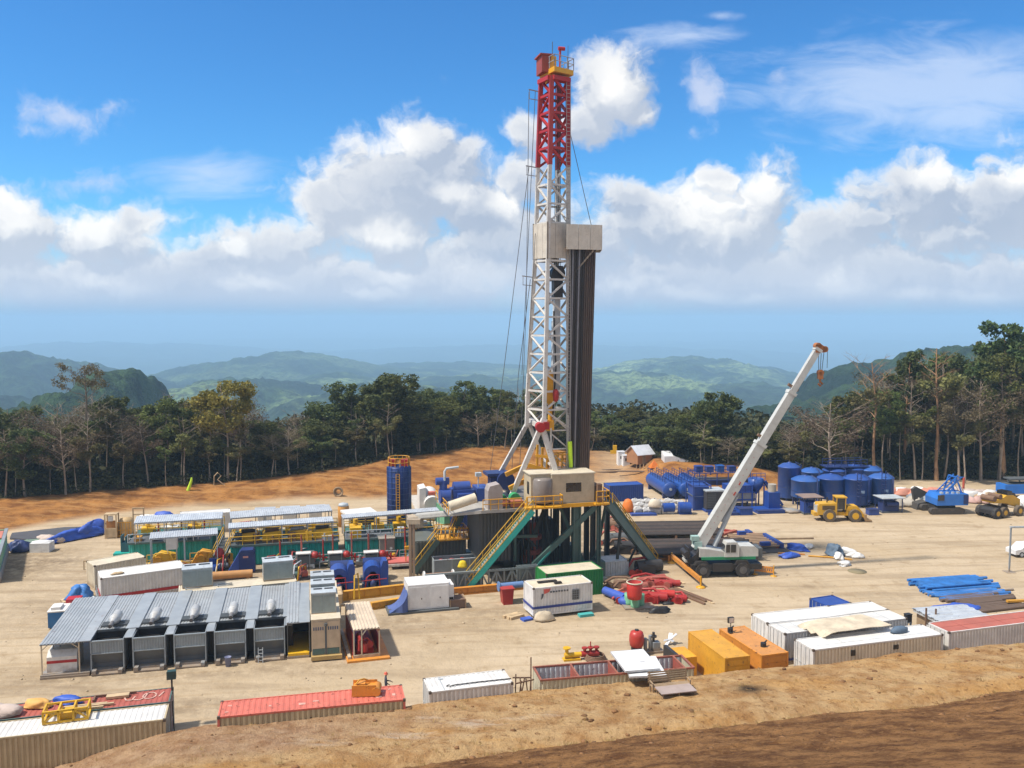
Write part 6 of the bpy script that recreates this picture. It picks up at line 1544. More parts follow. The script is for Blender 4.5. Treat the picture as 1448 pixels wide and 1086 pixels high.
for p, q in ((f0, f1), (f1, g1_), (g1_, g0_)):
    for k in range(3):
        a_, c_ = p.lerp(q, (k + .015) / 3), q.lerp(p, 1 - (k + .985) / 3)
        b.bar((a_.x, a_.y, hz_), (c_.x, c_.y, hz_), .07, hh)
b.build('finger_board_wall', PAN, rig)
b = MB()
for k in range(9):
    a_, c_ = f0.lerp(f1, k / 8), g0_.lerp(g1_, k / 8); b.bar((a_.x, a_.y + .1, zf0 + .3), (c_.x, c_.y - .1, zf0 + .3), .10, .14)
b.bar((f0.x, f0.y + .15, zf0 + .1), (f1.x, f1.y + .15, zf0 + .1), .16); b.bar(leg_at(zf0 - 3.2, 'R'), f0.lerp(f1, .8) + Vector((0, .3, 0)), .16); b.bar(leg_at(zf0 - 3.2, 'R') + Vector((0, 1, 0)), g0_.lerp(g1_, .8), .16)
b.build('finger_board', mm('brown_grey_steel', (.2, .16, .12)), rig)
for s_, lb in ((zy(128), None), (zy(392), None), (zy(236), None)):
    b = MB(); p = leg_at(s_, 'L'); b.bar(p, p + Vector((-1.35, -.1, .15)), .10); b.bar(p + Vector((0, 0, -.9)), p + Vector((-1.3, -.1, -.8)), .07); b.bar(p + Vector((-1.25, -.1, .15)), p + Vector((-1.25, -.1, -.8)), .05); b.build('cable_arm', mm('grey_rail', (.3, .3, .3)), rig)
# hoisting gear inside the mast
b = MB(); p = loc_(XZ(788, zy(400), 95.2)); b.box(p.x - .5, p.y - .45, p.z - 1.6, p.x + .5, p.y + .45, p.z + 1.8); b.cyl((p.x, p.y - .5, p.z + 1), (p.x, p.y + .5, p.z + 1), .75, n=16); b.build('travelling_block', BLK, rig)
b = MB()
for dx in (-.3, -.1, .12, .32): b.cyl((p.x + dx, p.y, p.z + 1.6), (p.x + dx * .8, p.y, ZT), .045, n=5)
b.build('drilling_line', DGREY, rig)
b = MB(); p2 = loc_(XZ(786, zy(520), 95.2)); b.box(p2.x - .42, p2.y - .3, p2.z - 3.0, p2.x + .40, p2.y + .3, p2.z + 5); b.box(p.x - .35, p.y - .2, zy(470), p.x + .3, p.y + .2, p.z - 1.6); b.build('guide_rail', mm('pale_blue_grey', (.46, .48, .50), .5, dirt=.3), rig)
b = MB(); p = loc_(XZ(776, zy(545), 94.7)); b.box(p.x - .38, p.y - .4, p.z - 1.9, p.x + .38, p.y + .4, p.z + 1.5); b.cyl((p.x + .1, p.y - .2, p.z - 4.4), (p.x + .1, p.y - .2, p.z - 1.8), .25, n=10); b.box(p.x - .3, p.y - .5, p.z - 4.8, p.x + .45, p.y + .2, p.z - 3.7); b.build('top_drive', M_['rig_yellow'], rig)
b = MB(); b.tube([(p.x + .5, p.y - .1, zy(440)), (p.x + .7, p.y - .3, zy(520)), (p.x + .35, p.y - .3, zy(590)), (p.x + .2, p.y, zy(545))], .09); b.build('kelly_hose', BLK, rig)
# guy lines and tuggers
GUY = [((748, 130, 95.6), (744, 440, 95.4)), ((757, 128, 95.6), (738, 530, 96)), ((748, 236, 95.6), (711, 534, 98)), ((757, 330, 95), (745, 528, 95.5)), ((750, 395, 95), (733, 530, 98)), ((804, 178, 95), (836, 318, 95.2))]
for a_, c_ in GUY:
    b = MB(); b.cyl(loc_(Y(*a_)), loc_(Y(*c_)), .035, n=5); b.build('guy_line', mm('wire_rope', (.10, .10, .11), .6), rig)
for a_, c_ in (((711, 534, 98), (690, 690, 100)), ((733, 530, 98), (722, 690, 99)), ((744, 440, 95.4), (735, 660, 96))):
    b = MB(); b.cyl(loc_(Y(*a_)), loc_(Y(*c_)), .03, n=5); b.build('guy_line', M_['wire_rope'], rig)
# --- drill floor and doghouse
b = MB(); b.box(-.3, -.2, RZF - .42, 8.0, 10.5, RZF); b.build('drill_floor', mm('floor_steel', (.14, .13, .12), .6, dirt=.4), rig)
b = MB(); b.box(-.4, -.32, RZF - .42, 8.2, -.203, RZF - .02); b.box(-.5, -.2, RZF - .42, -.303, 3, RZF - .02); b.box(8.003, -.3, RZF - .42, 8.15, 3, RZF - .02); b.box(-.9, -1.25, RZF - .22, 3.0, -.33, RZF - .06); b.box(6.7, -.95, RZF - .22, 8.3, -.33, RZF - .06); b.build('floor_edge', M_['rig_yellow'], rig)
dog = MB(); dog.box(2.2, .0, RZF + .02, 6.9, 3.0, RZF + 3.0); dog.box(.05, .35, RZF + .02, 2.2, 3.0, RZF + 3.05)
DOGC = mm('doghouse_cream', (.52, .43, .29), .55, dirt=.25, streak=.25)
dog.build('doghouse', DOGC, rig)
b = MB(); b.box(-.1, .25, RZF + 3.05, 2.25, 3.15, RZF + 3.16); b.box(2.15, -.1, RZF + 3.0, 7.0, 3.15, RZF + 3.12); b.build('doghouse_roof', CREAM, rig)
b = MB(); b.box(3.75, -.045, RZF + 1.15, 5.45, .0, RZF + 2.1); b.build('doghouse_window', GLASS, rig)
b = MB(); b.box(3.65, -.03, RZF + 1.05, 5.55, .0, RZF + 1.15); b.box(3.65, -.03, RZF + 2.1, 5.55, .0, RZF + 2.2); b.box(3.65, -.03, RZF + 1.15, 3.75, .0, RZF + 2.1); b.box(5.45, -.03, RZF + 1.15, 5.55, 0, RZF + 2.1); b.build('window_frame', DOGC, rig)
b = MB(); b.box(.02, 1.0, RZF + .9, .05, 1.7, RZF + 2.2); b.build('side_door', GLASS, rig)
b = MB(); b.lathe([(1.0, .2), (1.05, .3), (1.05, 2.5), (.95, 2.7), (0, 2.75)], 20, (1.3, .35, RZF)); b.build('driller_cabin', mm('smoky_window', (.20, .17, .15), .3, dirt=.4, dirtcol=(.30, .26, .22)), rig)
for q_ in (0, 1, 2):
  b = MB()
  if q_ == 0: rail(b, (-.85, -1.2, RZF - .06), (3.0, -1.2, RZF - .06), 1.15, .9, .05); rail(b, (3.0, -1.2, RZF - .06), (3.0, -.35, RZF - .06), 1.15, .9, .05); 
  if q_ == 1: rail(b, (6.8, -.9, RZF - .06), (8.25, -.9, RZF - .06), 1.3, .6, .05); rail(b, (8.25, -.9, RZF - .06), (8.25, 2.5, RZF), 1.3, .8, .05)
  if q_ == 2: rail(b, (3.3, 3.3, RZF + 3.0), (6.0, 3.3, RZF + 3.0), 1.6, .5, .07); rail(b, (3.3, 4.6, RZF + 3.0), (6.0, 4.6, RZF + 3.0), 1.6, .6, .07)
  b.build('floor_railing', M_['rig_yellow'], rig)
b = MB(); b.cyl((5.35, 3.1, RZF + 3.2), (5.2, 3.1, RZF + 6.0), .22, .26, n=10); b.build('windsock', mm('lime_fabric', (.55, .80, .03), .8, dirt=.1, streak=0), rig)
b = MB(); b.box(6.95, .3, RZF, 7.8, 2.4, RZF + 1.6); b.box(7.1, -.5, RZF, 7.6, .1, RZF + 1.9); b.build('floor_cabinet', RUST, rig)
# left wing: drawworks platform
b = MB(); b.box(-5.2, .6, RZF - .75, -.3, 9.6, RZF - .42); b.add([(-8.3, 1.5, RZF - 1.05), (-5.2, .6, RZF - .75), (-5.2, 9.6, RZF - .75), (-8.3, 9, RZF - 1.05), (-8.3, 1.5, RZF - .85), (-5.2, .6, RZF - .42), (-5.2, 9.6, RZF - .42), (-8.3, 9, RZF - .85)], [(0, 1, 2, 3), (7, 6, 5, 4), (0, 4, 5, 1), (1, 5, 6, 2), (2, 6, 7, 3), (3, 7, 4, 0)]); b.build('drawworks_platform', mm('pale_deck_steel', (.40, .38, .34), .6, dirt=.4), rig)
b = MB(); b.prism([(-4.4, .75, RZF - .4), (-2.85, .75, RZF - .4), (-2.85, .75, RZF + 1.7), (-3.2, .75, RZF + 2.2), (-4.2, .75, RZF + 2.0), (-4.4, .75, RZF + 1.5)], (0, 1.6, 0)); b.build('drawworks_cabinet', mm('warm_grey_paint', (.36, .31, .28), .55, dirt=.3, streak=.3), rig)
b = MB(); b.cyl((-8.4, 1.2, RZF + .05), (-5.6, 1.3, RZF + .8), .52, n=16); b.build('air_receiver', CREAM, rig)
b = MB(); b.box(-7.2, 5, RZF - .4, -4.9, 7.2, RZF + .9); b.cyl((-7.0, 6.1, RZF + .9), (-5.2, 6.1, RZF + .9), .75, n=14); b.box(-6.8, 4.4, RZF - .4, -5.2, 5.0, RZF + .6); b.cyl((-8.6, 5.5, RZF + .3), (-7.5, 5.5, RZF + .3), .8, n=14); b.cyl((-8.2, 5.5, RZF + .4), (-8.2, 5.5, RZF + 1.9), .42, n=10); b.cyl((-9.0, 5.5, RZF + 1.9), (-7.6, 5.5, RZF + 1.9), .4, n=10); b.box(-4.6, 5, RZF - .4, -3.2, 7.5, RZF + 1.0); b.build('drawworks', BLUE, rig)
b = MB(); b.tube([(-8.1, 5.2, RZF + 2.0), (-8.1, 5.2, RZF + 3.0), (-7.9, 5.2, RZF + 3.3), (-6.6, 5.2, RZF + 3.4)], .13, 8); b.box(-4.6, 5.5, RZF + 2.2, -4.0, 6.1, RZF + 2.6); b.cyl((-4.3, 5.8, RZF - .4), (-4.3, 5.8, RZF + 2.2), .06, n=6); b.build('exhaust_pipe', LGREY, rig)
b = MB(); b.box(-2.6, 7, RZF - .4, -1.4, 8.5, RZF + 1.7); b.box(-3.0, 6.8, RZF + 1.9, -.4, 9.2, RZF + 2.2); b.box(-2.9, 6.9, RZF, -2.8, 7, RZF + 1.9); b.box(-.6, 6.9, RZF, -.5, 7, RZF + 1.9); b.cyl((-1.0, 6.4, RZF + 1.4), (-1.0, 8, RZF + 1.4), 1.0, n=16); b.build('rotary_motor', NAVY, rig)
b = MB()
for x, r_ in ((-3.1, .55), (-2.4, .45), (-1.1, .6)): b.cyl((x, 2.2, RZF + .25), (x, 3.0, RZF + .25), r_, n=14)
b.build('green_reel', mm('reel_green', (.03, .28, .10), .5, dirt=.3), rig)
b = MB(); b.cyl((-2.6, 1.5, RZF + .1), (-.6, 1.5, RZF + .1), .28, n=10); b.cyl((-2.9, 1.1, RZF + .15), (-2.3, 1.1, RZF + .15), .4, n=12); b.box(-2.0, .8, RZF - .3, -.6, 1.4, RZF + .3); b.build('air_winch', mm('rust_orange', (.40, .12, .05), .6, dirt=.4), rig)
b = MB(); rail(b, (-5.0, .55, RZF - .42), (-.9, .55, RZF - .42), 1.1, .9, .045); rail(b, (-8.4, 1.5, RZF - .85), (-8.4, 9, RZF - .85), 1.1, 1.3, .045); b.build('wing_railing', M_['rig_yellow'], rig)
# --- substructure: columns, braces, dark machinery skin and added backing
SUBG = mm('substructure_green', (.055, .115, .10), .55, dirt=.4, streak=.35, dirtcol=(.06, .055, .045), rust=.08)
SUBD = mm('substructure_dark', (.045, .058, .056), .6, dirt=.4, streak=.3, dirtcol=(.06, .05, .04))
def col_(px, D, w, m, z0=0, z1=RZF - .42, nm='column'):
    b = MB(); p = loc_(XZ(px, z0, D)); q = loc_(XZ(px, z1, D)); q = Vector((p.x, p.y, z1))
    b.box(p.x - w / 2, p.y - .25, z0, p.x - w / 2 + .12 * w + .05, p.y + .25, z1); b.box(p.x + w / 2 - .12 * w - .05, p.y - .25, z0, p.x + w / 2, p.y + .25, z1); b.box(p.x - w / 2 + .05, p.y - .05, z0, p.x + w / 2 - .05, p.y + .05, z1); b.build(nm, m, rig)
for px, D, w, m in ((815, 91.6, .85, SUBG), (846, 92.2, .38, SUBG), (838, 94.5, .5, SUBD), (800, 95, .8, SUBD), (786, 96, .6, SUBD), (829, 98, .5, SUBD), (744, 95, .5, SUBD), (858, 99.5, .5, SUBD), (770, 99, .6, SUBD)): col_(px, D, w, m)
def brace(pa, pb, w, h, m, nm='brace'):
    b = MB(); b.bar(loc_(pa), loc_(pb), w, h); b.build(nm, m, rig)
brace(XZ(842, RZF - .5, 92), XZ(754, 1.9, 91), .5, .55, SUBG); brace(XZ(800, 5.0, 91.6), XZ(757, 1.7, 90.6), .14, .2, mm('teal_edge', (.02, .25, .22), .5, dirt=.3))
brace(XZ(790, RZF - .5, 93), XZ(832, .4, 93), .3, .35, SUBG); brace(XZ(752, RZF - .6, 93), XZ(700, 2.0, 93), .3, .35, SUBG); brace(XZ(700, RZF - .9, 92.4), XZ(700, 2, 92.4), .3, .3, SUBG); brace(XZ(728, RZF - .9, 92.3), XZ(728, 2, 92.3), .3, .3, SUBG); brace(XZ(680, 4.6, 92.2), XZ(760, 4.6, 92.6), .25, .3, SUBG)
brace(XZ(775, RZF - .5, 95), XZ(745, 2.2, 95), .4, .4, SUBD); brace(XZ(858, RZF - .6, 96), XZ(842, 1, 96), .25, .25, SUBG); brace(XZ(850, 3.2, 93), XZ(830, 1.0, 94), .2, .2, SUBG)
b = MB(); b.box(-5.0, 2.2, 2.2, -1.6, 8.2, RZF - .75)
for k in range(9): b.box(-4.9 + .37 * k, 2.08, 2.2, -4.72 + .37 * k, 2.2, RZF - .8)
b.box(-1.3, 6.6, .3, 1.0, 8.4, RZF - .6); b.box(2.6, 6.8, .3, 4.6, 8.6, 5.2); b.build('skin_and_dark_backing', mm('dark_ribbed_skin', (.085, .09, .088), .6, dirt=.35), rig)  # plain blocks behind the ribbed skin are added to darken the open bays
b = MB(); b.cyl((1.6, 5.2, .2), (1.6, 5.2, 5.5), .75, n=14); b.cyl((1.6, 5.2, 2.0), (1.6, 5.2, 2.5), 1.1, n=14); b.cyl((1.6, 5.2, 3.6), (1.6, 5.2, 4.0), 1.1, n=14); b.box(.5, 4.6, 1.0, 2.8, 5.8, 1.9); b.build('blowout_preventer', DRED, rig)
b = MB()
for k in range(13): b.cyl((-.8 + .55 * k, 4 + .3 * (k % 3), .1), (-.8 + .55 * k, 4 + .3 * (k % 3), RZF - .5), .10 + .05 * (k % 2), n=8)
b.tube([(-1, 3.4, 3.0), (.2, 3.3, 4.5), (1.4, 3.2, 3.2)], .14); b.tube([(2.5, 3.0, 6.5), (2.9, 3, 4), (3.6, 3.2, 2.2)], .12); b.build('riser_pipe', SUBD, rig)
# base boxes with openwork truss
def truss(b, p, q, h, w=.14, n=8):
    p, q = Vector(p), Vector(q); u = Vector((0, 0, h))
    b.bar(p, q, w * 1.5, w * 1.3); b.bar(p + u, q + u, w * 1.5, w * 1.3)
    for k in range(n):
        a_, c_ = p.lerp(q, k / n), p.lerp(q, (k + 1) / n)
        b.bar(a_, c_ + u if k % 2 == 0 else c_, w) if k % 2 == 0 else b.bar(a_ + u, c_, w)
        b.bar(a_, a_ + u, w)
    b.bar(q, q + u, w)
b = MB(); truss(b, (-11.2, -.6, .35), (.2, -.6, .35), 1.7, .16, 14); b.box(-11.2, -.35, .2, -5.2, -.25, 2.1); b.box(-1.6, -.5, .3, .6, .2, 2.2); b.box(-11.2, -.7, .0, 8.2, 0, .32); b.build('base_truss', mm('base_grey', (.20, .235, .23), .6, dirt=.4, streak=.35), rig)
b = MB(); b.box(.2, 0, .32, 8.2, 1.0, 1.9); b.box(-6, 8.5, 0, 8.2, 10, 1.6); b.build('base_box', SUBG, rig)
# V-door ramp and the right-hand stair
b = MB(); t0, t1 = loc_(XZ(861, RZF - .5, 92.8)), loc_(XZ(932, .1, 95.6)); s_ = Vector((.1, 1.5, 0))
for k in (0, 1): b.bar(t0 + s_ * k, t1 + s_ * k, .42, .7)
b.bar(t0 + s_ * .5 + Vector((0, 0, .15)), t1 + s_ * .5 + Vector((0, 0, .15)), 1.9, .12)
for k in range(1, 9): c_ = t0.lerp(t1, k / 9); b.bar(c_ + Vector((0, -.2, -.35)), c_ + s_ + Vector((0, .2, -.35)), .16, .2)
b.prism([t0 + Vector((0, 0, .1)), t1 + Vector((0, 0, .1)), t1 + s_ + Vector((0, 0, .1)), t0 + s_ + Vector((0, 0, .1))], (0, 0, .1))
b.build('v_door_ramp', mm('ramp_green', (.10, .165, .16), .55, dirt=.35, streak=.25), rig)
b = MB(); b.bar(t0.lerp(t1, .3) + Vector((0, 1, -.3)), t0.lerp(t1, .42) + Vector((-1.2, 1, 0)) * 1 + Vector((0, 0, -4.2)), .25); b.bar(t0.lerp(t1, .62) + Vector((0, 1, -.3)), loc_(XZ(885, .2, 96)), .22); b.build('ramp_leg', SUBD, rig)
def rig_stair(top, bot, side, width, stringer, nm):
    top, bot, side = loc_(top), loc_(bot), Vector(side); d = top - bot
    for k in (0, 1): b = MB(); b.bar(bot + side * width * k, top + side * width * k, .14, .55 if k == 0 else .4); b.build(nm + '_stringer', stringer, rig)
    b = MB(); hd = Vector((d.x, d.y, 0)).normalized(); n = int(d.z / .23)
    for k in range(1, n): c_ = bot + d * (k / n); b.bar(c_ + side * .05, c_ + side * (width - .05), .26, .05, up=hd)
    b.build(nm + '_treads', mm('tread_steel', (.38, .36, .32), .5, dirt=.3), rig)
    for k in (0, 1):
        b = MB(); o_ = side * width * k; m_ = int(d.length / 1.15)
        for q in range(m_ + 1): c_ = bot + d * (q / m_) + o_; b.cyl(c_, c_ + Vector((0, 0, 1.15)), .05, n=5)
        for h in (.55, 1.15): b.cyl(bot + o_ + Vector((0, 0, h)), top + o_ + Vector((0, 0, h)), .055, n=5)
        b.build(nm + '_handrail', mm('handrail_yellow', (.62, .36, .02), .5, dirt=.3), rig)
rig_stair(XZ(754, RZF - .35, 88.9), XZ(658, 0, 87.8), (-.25, .97, 0), 1.15, TEAL, 'front_stair')
rig_stair(XZ(866, RZF - .9, 95.3), XZ(930, 0, 98.0), (.0, 1, 0), 1.0, SUBG, 'ramp_stair')
# catwalk platform with yellow steps left of the rig (dark mud tank)
b = MB(); b.box(-11.0, 7.1, 0, -5.4, 12.5, 3.6)
for k in range(15): b.box(-10.9 + .37 * k, 6.96, .3, -10.7 + .37 * k, 7.1, 3.5)
b.build('trip_tank', mm('olive_grey_tank', (.10, .115, .10), .6, dirt=.4, streak=.4), rig)
b = MB(); b.box(-8.6, 6.4, 3.6, -5.2, 9.0, 3.75); rail(b, (-8.6, 6.45, 3.75), (-5.3, 6.45, 3.75), 1.1, .8, .05); rail(b, (-5.3, 6.45, 3.75), (-5.3, 8.9, 3.75), 1.1, .8, .05); rail(b, (-8.6, 8.9, 3.75), (-5.3, 8.9, 3.75), 1.1, .8, .05)
for k in range(5): b.tube([(-8.4 + .5 * k, 6.7, 3.75), (-8.2 + .5 * k, 6.7, 5.0), (-7.8 + .5 * k, 6.8, 5.0), (-7.7 + .5 * k, 6.8, 3.8)], .06)
b.build('tank_gallery', M_['rig_yellow'], rig)
rig_stair(off((RO[0], RO[1], 0), RT, -8.6, 6.4, 3.7), off((RO[0], RO[1], 0), RT, -11.4, 6.4, .3), (0, 1, 0), 1.1, SUBG, 'tank_stair')
rig_stair(off((RO[0], RO[1], 0), RT, -4.9, 7.4, RZF - .5), off((RO[0], RO[1], 0), RT, -6.9, 7.4, 3.8), (0, 1, 0), 1.0, SUBG, 'wing_stair')
# flow line trough out to the mud tanks
b = MB(); p0, p1 = loc_(XZ(703, RZF - .9, 91.5)), loc_(XZ(590, 5.0, 99.5))
b.bar(p0, p1, 1.0, .12); b.bar(p0 + Vector((0, -.5, .15)), p1 + Vector((0, -.5, .15)), .10, .4); b.bar(p0 + Vector((0, .5, .15)), p1 + Vector((0, .5, .15)), .10, .4); b.cyl(p0 + Vector((0, 0, .25)), p1 + Vector((0, 0, .25)), .28, n=10); b.build('flow_line', mm('flowline_grey', (.36, .35, .32), .6, dirt=.4), rig)
b = MB(); b.box(p1.x - 1.1, p1.y - .8, p1.z - 1.0, p1.x + .6, p1.y + .9, p1.z + .2); b.build('flow_box', mm('flow_box_buff', (.42, .34, .24), .6, dirt=.3), rig)
# --- drill pipe stands racked on the right of the mast
PIPEM = [mm('pipe_dark', (.030, .026, .024), .45, metal=.3, dirt=.5, dirtcol=(.11, .065, .04), streak=.3), mm('pipe_brown', (.055, .036, .028), .5, metal=.2, dirt=.5, dirtcol=(.15, .08, .05), streak=.3), mm('pipe_pale', (.24, .23, .24), .4, metal=.3, dirt=.5, dirtcol=(.10, .08, .07), streak=.3)]
protoP = []
topz = zy(352); botz = RZF + .02
Hp = topz - botz
for m in PIPEM:
    b = MB(); b.cyl((0, 0, 0), (0, 0, Hp + .5), .125, n=8)
    for z in (.0, Hp * .333, Hp * .666, Hp): b.cyl((0, 0, z), (0, 0, z + .75), .14, n=8)
    me = b.build('drill_pipe', m); protoP.append(me)
n_p = 0
rp_ = random.Random(8)
for row in range(6):
    for k in range(12):
        u = (k + .5) / 12
        pxb = 799 + 33 * u; pxt = 806 + 36.5 * u
        D = 94.75 + row * .52
        a_, c_ = XZ(pxb, botz, D + .1), XZ(pxt, topz, D)
        m = 2 if (k in (1, 4) and row == 0) else (1 if u > .55 else rp_.choice((0, 0, 1)))
        o = protoP[m] if n_p < 3 and protoP[m].get('label') is None else protoP[m].copy()
        if o.name not in col.objects: col.objects.link(o)
        d = c_ - a_
        o.location = a_; o.rotation_euler = d.to_track_quat('Z', 'Y').to_euler()
        tag(o, 'long drill pipe stand racked upright on the right side of the derrick', 'drill pipe', 'drill pipe stands racked in the derrick'); o.name = 'drill_pipe'; n_p += 1
for o in protoP:
    if o.get('label') is None: bpy.data.objects.remove(o)
# --- things round the rig base
t = thing('utility_pole', 'tall brown pole standing before the teal tanks left of the derrick', 'pole', G(583, 826), 0)
b = MB(); b.box(-.3, -.25, 0, -.02, .25, 6.6); b.box(.06, -.2, 0, .3, .2, 6.4); b.build('post', mm('brown_pole', (.27, .185, .12), .8, dirt=.4, streak=.4), t)
b = MB(); b.box(-.45, -.3, 6.4, .9, .3, 6.9); b.cyl((.7, -.1, 5.9), (.7, -.1, 6.4), .06, n=6); b.build('head', mm('flow_box_buff', (.4, .3, .2)), t)
def trough(label, px, py, L, h, wd, m, n):
    t = thing('steel_trough', label, 'trough', G(px, py), R(14)); b = MB()
    b.box(0, 0, .1, L, .08, h); b.box(0, wd - .08, .1, L, wd, h); b.box(0, .08, .1, .08, wd - .08, h); b.box(L - .08, .08, .1, L, wd - .08, h); b.box(.08, .08, .1, L - .08, wd - .08, .2); b.build('body', m, t)
    b = MB()
    for k in range(n + 1): b.box(L * k / n - .04, -.05, .1, L * k / n + .04, -.003, h)
    b.box(-.05, -.06, h, L + .05, .1, h + .08); b.box(-.05, wd - .1, h, L + .05, wd + .05, h + .08); b.build('rib', LGREY, t)
    b = MB()
    for k in range(3): b.blob((L * (.15 + .2 * k), wd * .5, h * .75), (.35, .3, .4), k, 8, 6, .2)
    b.build('red_fittings', BRED, t); return t
trough('grey open steel trough holding red fittings left of the teal stair', 614, 818, 5.8, 1.9, 1.6, mm('trough_grey', (.26, .29, .29), .6, dirt=.4), 3)
tag(MB().blob((0, 0, 0), (.45, .3, .7), 4, 10, 7, .25).build('yellow_bag', mm('bright_yellow_fabric', (.75, .55, .02), .7, dirt=.2, streak=0)), 'bright yellow bag hanging on the grey trough left of the teal stair', 'bag', loc=G(654, 803, 1.2), rz=0)
t = thing('trailer_bed', 'red and white low flatbed frame left of the grey trough', 'flatbed', G(550, 806), R(13))
b = MB(); b.box(0, 0, .6, 5.2, 2.2, .8); b.build('deck', mm('salmon_deck', (.50, .12, .10), .6, dirt=.4), t)
b = MB(); b.box(-.1, -.1, .35, 5.3, .0, .62); b.box(-.1, 2.2, .35, 5.3, 2.3, .62); b.build('edge', WHITE, t)
b = MB(); b.bar((1.9, .2, .8), (1.9, .2, 2.9), .1); b.bar((3.9, .2, .8), (3.9, .2, 2.5), .1); b.bar((1.8, .2, 2.3), (4.3, .2, 2.5), .35); b.bar((4.3, .3, 2.4), (5.4, .5, -.0), .35, .5); b.build('yellow_frame', M_['rig_yellow'], t)
for x in (.8, 4.2): b = MB(); b.cyl((x, .0, .35), (x, .3, .35), .35, n=14); b.build('wheel', TYRE, t)
t = thing('grey_control_cabinet', 'grey brown control cabinet with a small lamp before the teal tanks', 'cabinet', G(537, 792), R(13))
b = MB(); b.box(0, 0, .2, 1.7, 1.2, 2.4); b.box(-.1, -.1, 2.4, 1.8, 1.3, 2.5); b.build('body', mm('taupe_paint', (.30, .26, .21), .55, dirt=.3), t)
b = MB(); b.cyl((1.3, -.06, 1.3), (1.3, 0, 1.3), .16, n=12); b.build('dial', LAMPM, t)
planks('pale crossed timbers lying behind the white box generator', G(600, 838), R(-28), 4, 4.2, .25, .2, LWOOD, 3)
tag(MB().blob((0, 0, 0), (1.0, .7, .55), 8, 10, 7, .3).build('cable_heap', BLK), 'heap of black cable behind the white box generator', 'cable', loc=G(607, 832), rz=0)
t = thing('cable_drum', 'orange and white cable spool on its side left of the teal stair', 'spool', G(632, 834), R(14))
b = MB(); b.cyl((-2.2, .6, .95), (.7, .6, .95), .7, n=16); b.build('cable', mm('orange_cable', (.40, .15, .05), .7, dirt=.4), t)
for x in (-2.3, .7): b = MB(); b.cyl((x, .6, .95), (x + .12, .6, .95), .95, n=20); b.build('flange', WTARP, t)
# equipment beyond the drawworks: grey slab, white units, green box
b = MB(); b.box(0, 0, 0, 9, 12, .05); tag(b.build('ground_sheet', mm('pale_ground_sheet', (.50, .46, .40), .9, dirt=.4, streak=0)), 'pale grey sheet laid on the ground behind the navy silo', 'sheet', loc=G(588, 722), rz=R(12))
t = thing('cement_unit', 'white rounded cement unit with a small logo behind the long canopy', 'tank', G(592, 738), R(12))
b = MB(); b.cyl((1.9, -.2, 2.3), (1.9, 4.5, 2.9), 1.15, n=18); b.prism([(0, .5, .2), (.2, .5, 1.2), (.2, .5, 4.4), (1.1, .5, 4.6), (1.0, .5, .2)], (0, 3.2, 0)); b.box(.6, .2, .1, 3.1, 4.2, 1.5); b.build('body', WHITE, t)
b = MB(); b.cyl((1.9, -.25, 3.0), (1.9, -.2, 3.0), .2, n=10); b.box(1.4, .3, 3.6, 2.4, 1.2, 3.95); b.build('emblem', mm('coral_red', (.55, .12, .07), .6), t)
b = MB(); b.box(1.2, -.27, 1.5, 2.6, -.21, 1.8); b.build('nameplate', BSTR, t)
container('pale green open box behind the flow line', *fr((628, 716), (655, 713))[:2], 3.0, 5.5, wall=MINT, roofribs=False, doors=None)
container('dark blue container under the flow line, behind the yellow stairs', off(G(640, 752), 0, 0, 0), R(12), 6, 2.4, 2.6, wall=NAVY, roofribs=False, doors=None)
beam('slanting ochre beam resting beside the pale green box', (640, 700), (668, 718), .6, .5)
# white lab cabin, green container, bins
l9, r9, L9 = fr((754, 832), (838, 823), 2.95)
t = container('white site cabin with a blue stripe and barred window in front of the derrick', l9, r9, L9, 2.6, 2.95, wall=mm('cabin_white', (.68, .67, .65), .5, dirt=.2, streak=.3), roof=CREAM, roofribs=False, doors=None, lift=.3)
t.name = 'site_cabin'; t['category'] = 'cabin'
stripe(t, L9, 2.6, .95, 1.18)
b = MB(); b.box(L9 * .65, -.03, 1.45, L9 * .77, .05, 2.45); b.build('window', GLASS, t)
b = MB()
for k in range(4): b.box(L9 * .65 + .05 + k * .19, -.06, 1.45, L9 * .65 + .08 + k * .19, -.03, 2.45)
for k in range(5): b.box(L9 * .65, -.065, 1.5 + k * .22, L9 * .77, -.035, 1.53 + k * .22)
b.build('window_bars', GREY, t)
marks(t, 'lettering', [(1.7 + .27 * k, -.012, 2.36, 1.86 + .27 * k, .03, 2.5) for k in range(7)])
b = MB(); b.prism([(1.05, -.015, 2.75), (1.75, -.015, 2.75), (1.55, -.015, 2.45), (1.1, -.015, 2.3)], (0, .04, 0)); b.build('logo_red', mm('logo_red', (.62, .10, .08), .6), t)
b = MB(); b.prism([(.85, -.015, 2.35), (1.05, -.015, 2.3), (.95, -.015, 1.95), (.78, -.015, 1.8)], (0, .04, 0)); b.build('logo_dark', MARK, t)
b = MB(); b.box(1.0, 1.3, 2.95, 2.9, 1.7, 3.05); b.box(2.4, .6, 2.95, 3.1, .95, 3.08); tag(b.build('black_board', BLK), 'flat black boards lying on the white site cabin roof', 'boards', loc=l9, rz=r9)
b = MB()
for x in (.6, L9 - 1): b.box(x, .2, 0, x + .5, 2.4, .3)
tag(b.build('timber_bearers', BLK), 'dark bearers beneath the white site cabin', 'bearers', loc=l9, rz=r9)
tag(MB().blob((0, 0, 0), (.9, .5, .8), 12, 12, 7, .3).build('sack_heap', PLY), 'beige heap of sacking against the left front of the white site cabin', 'sacks', loc=off(l9, r9, .9, -.6, 0), rz=r9)
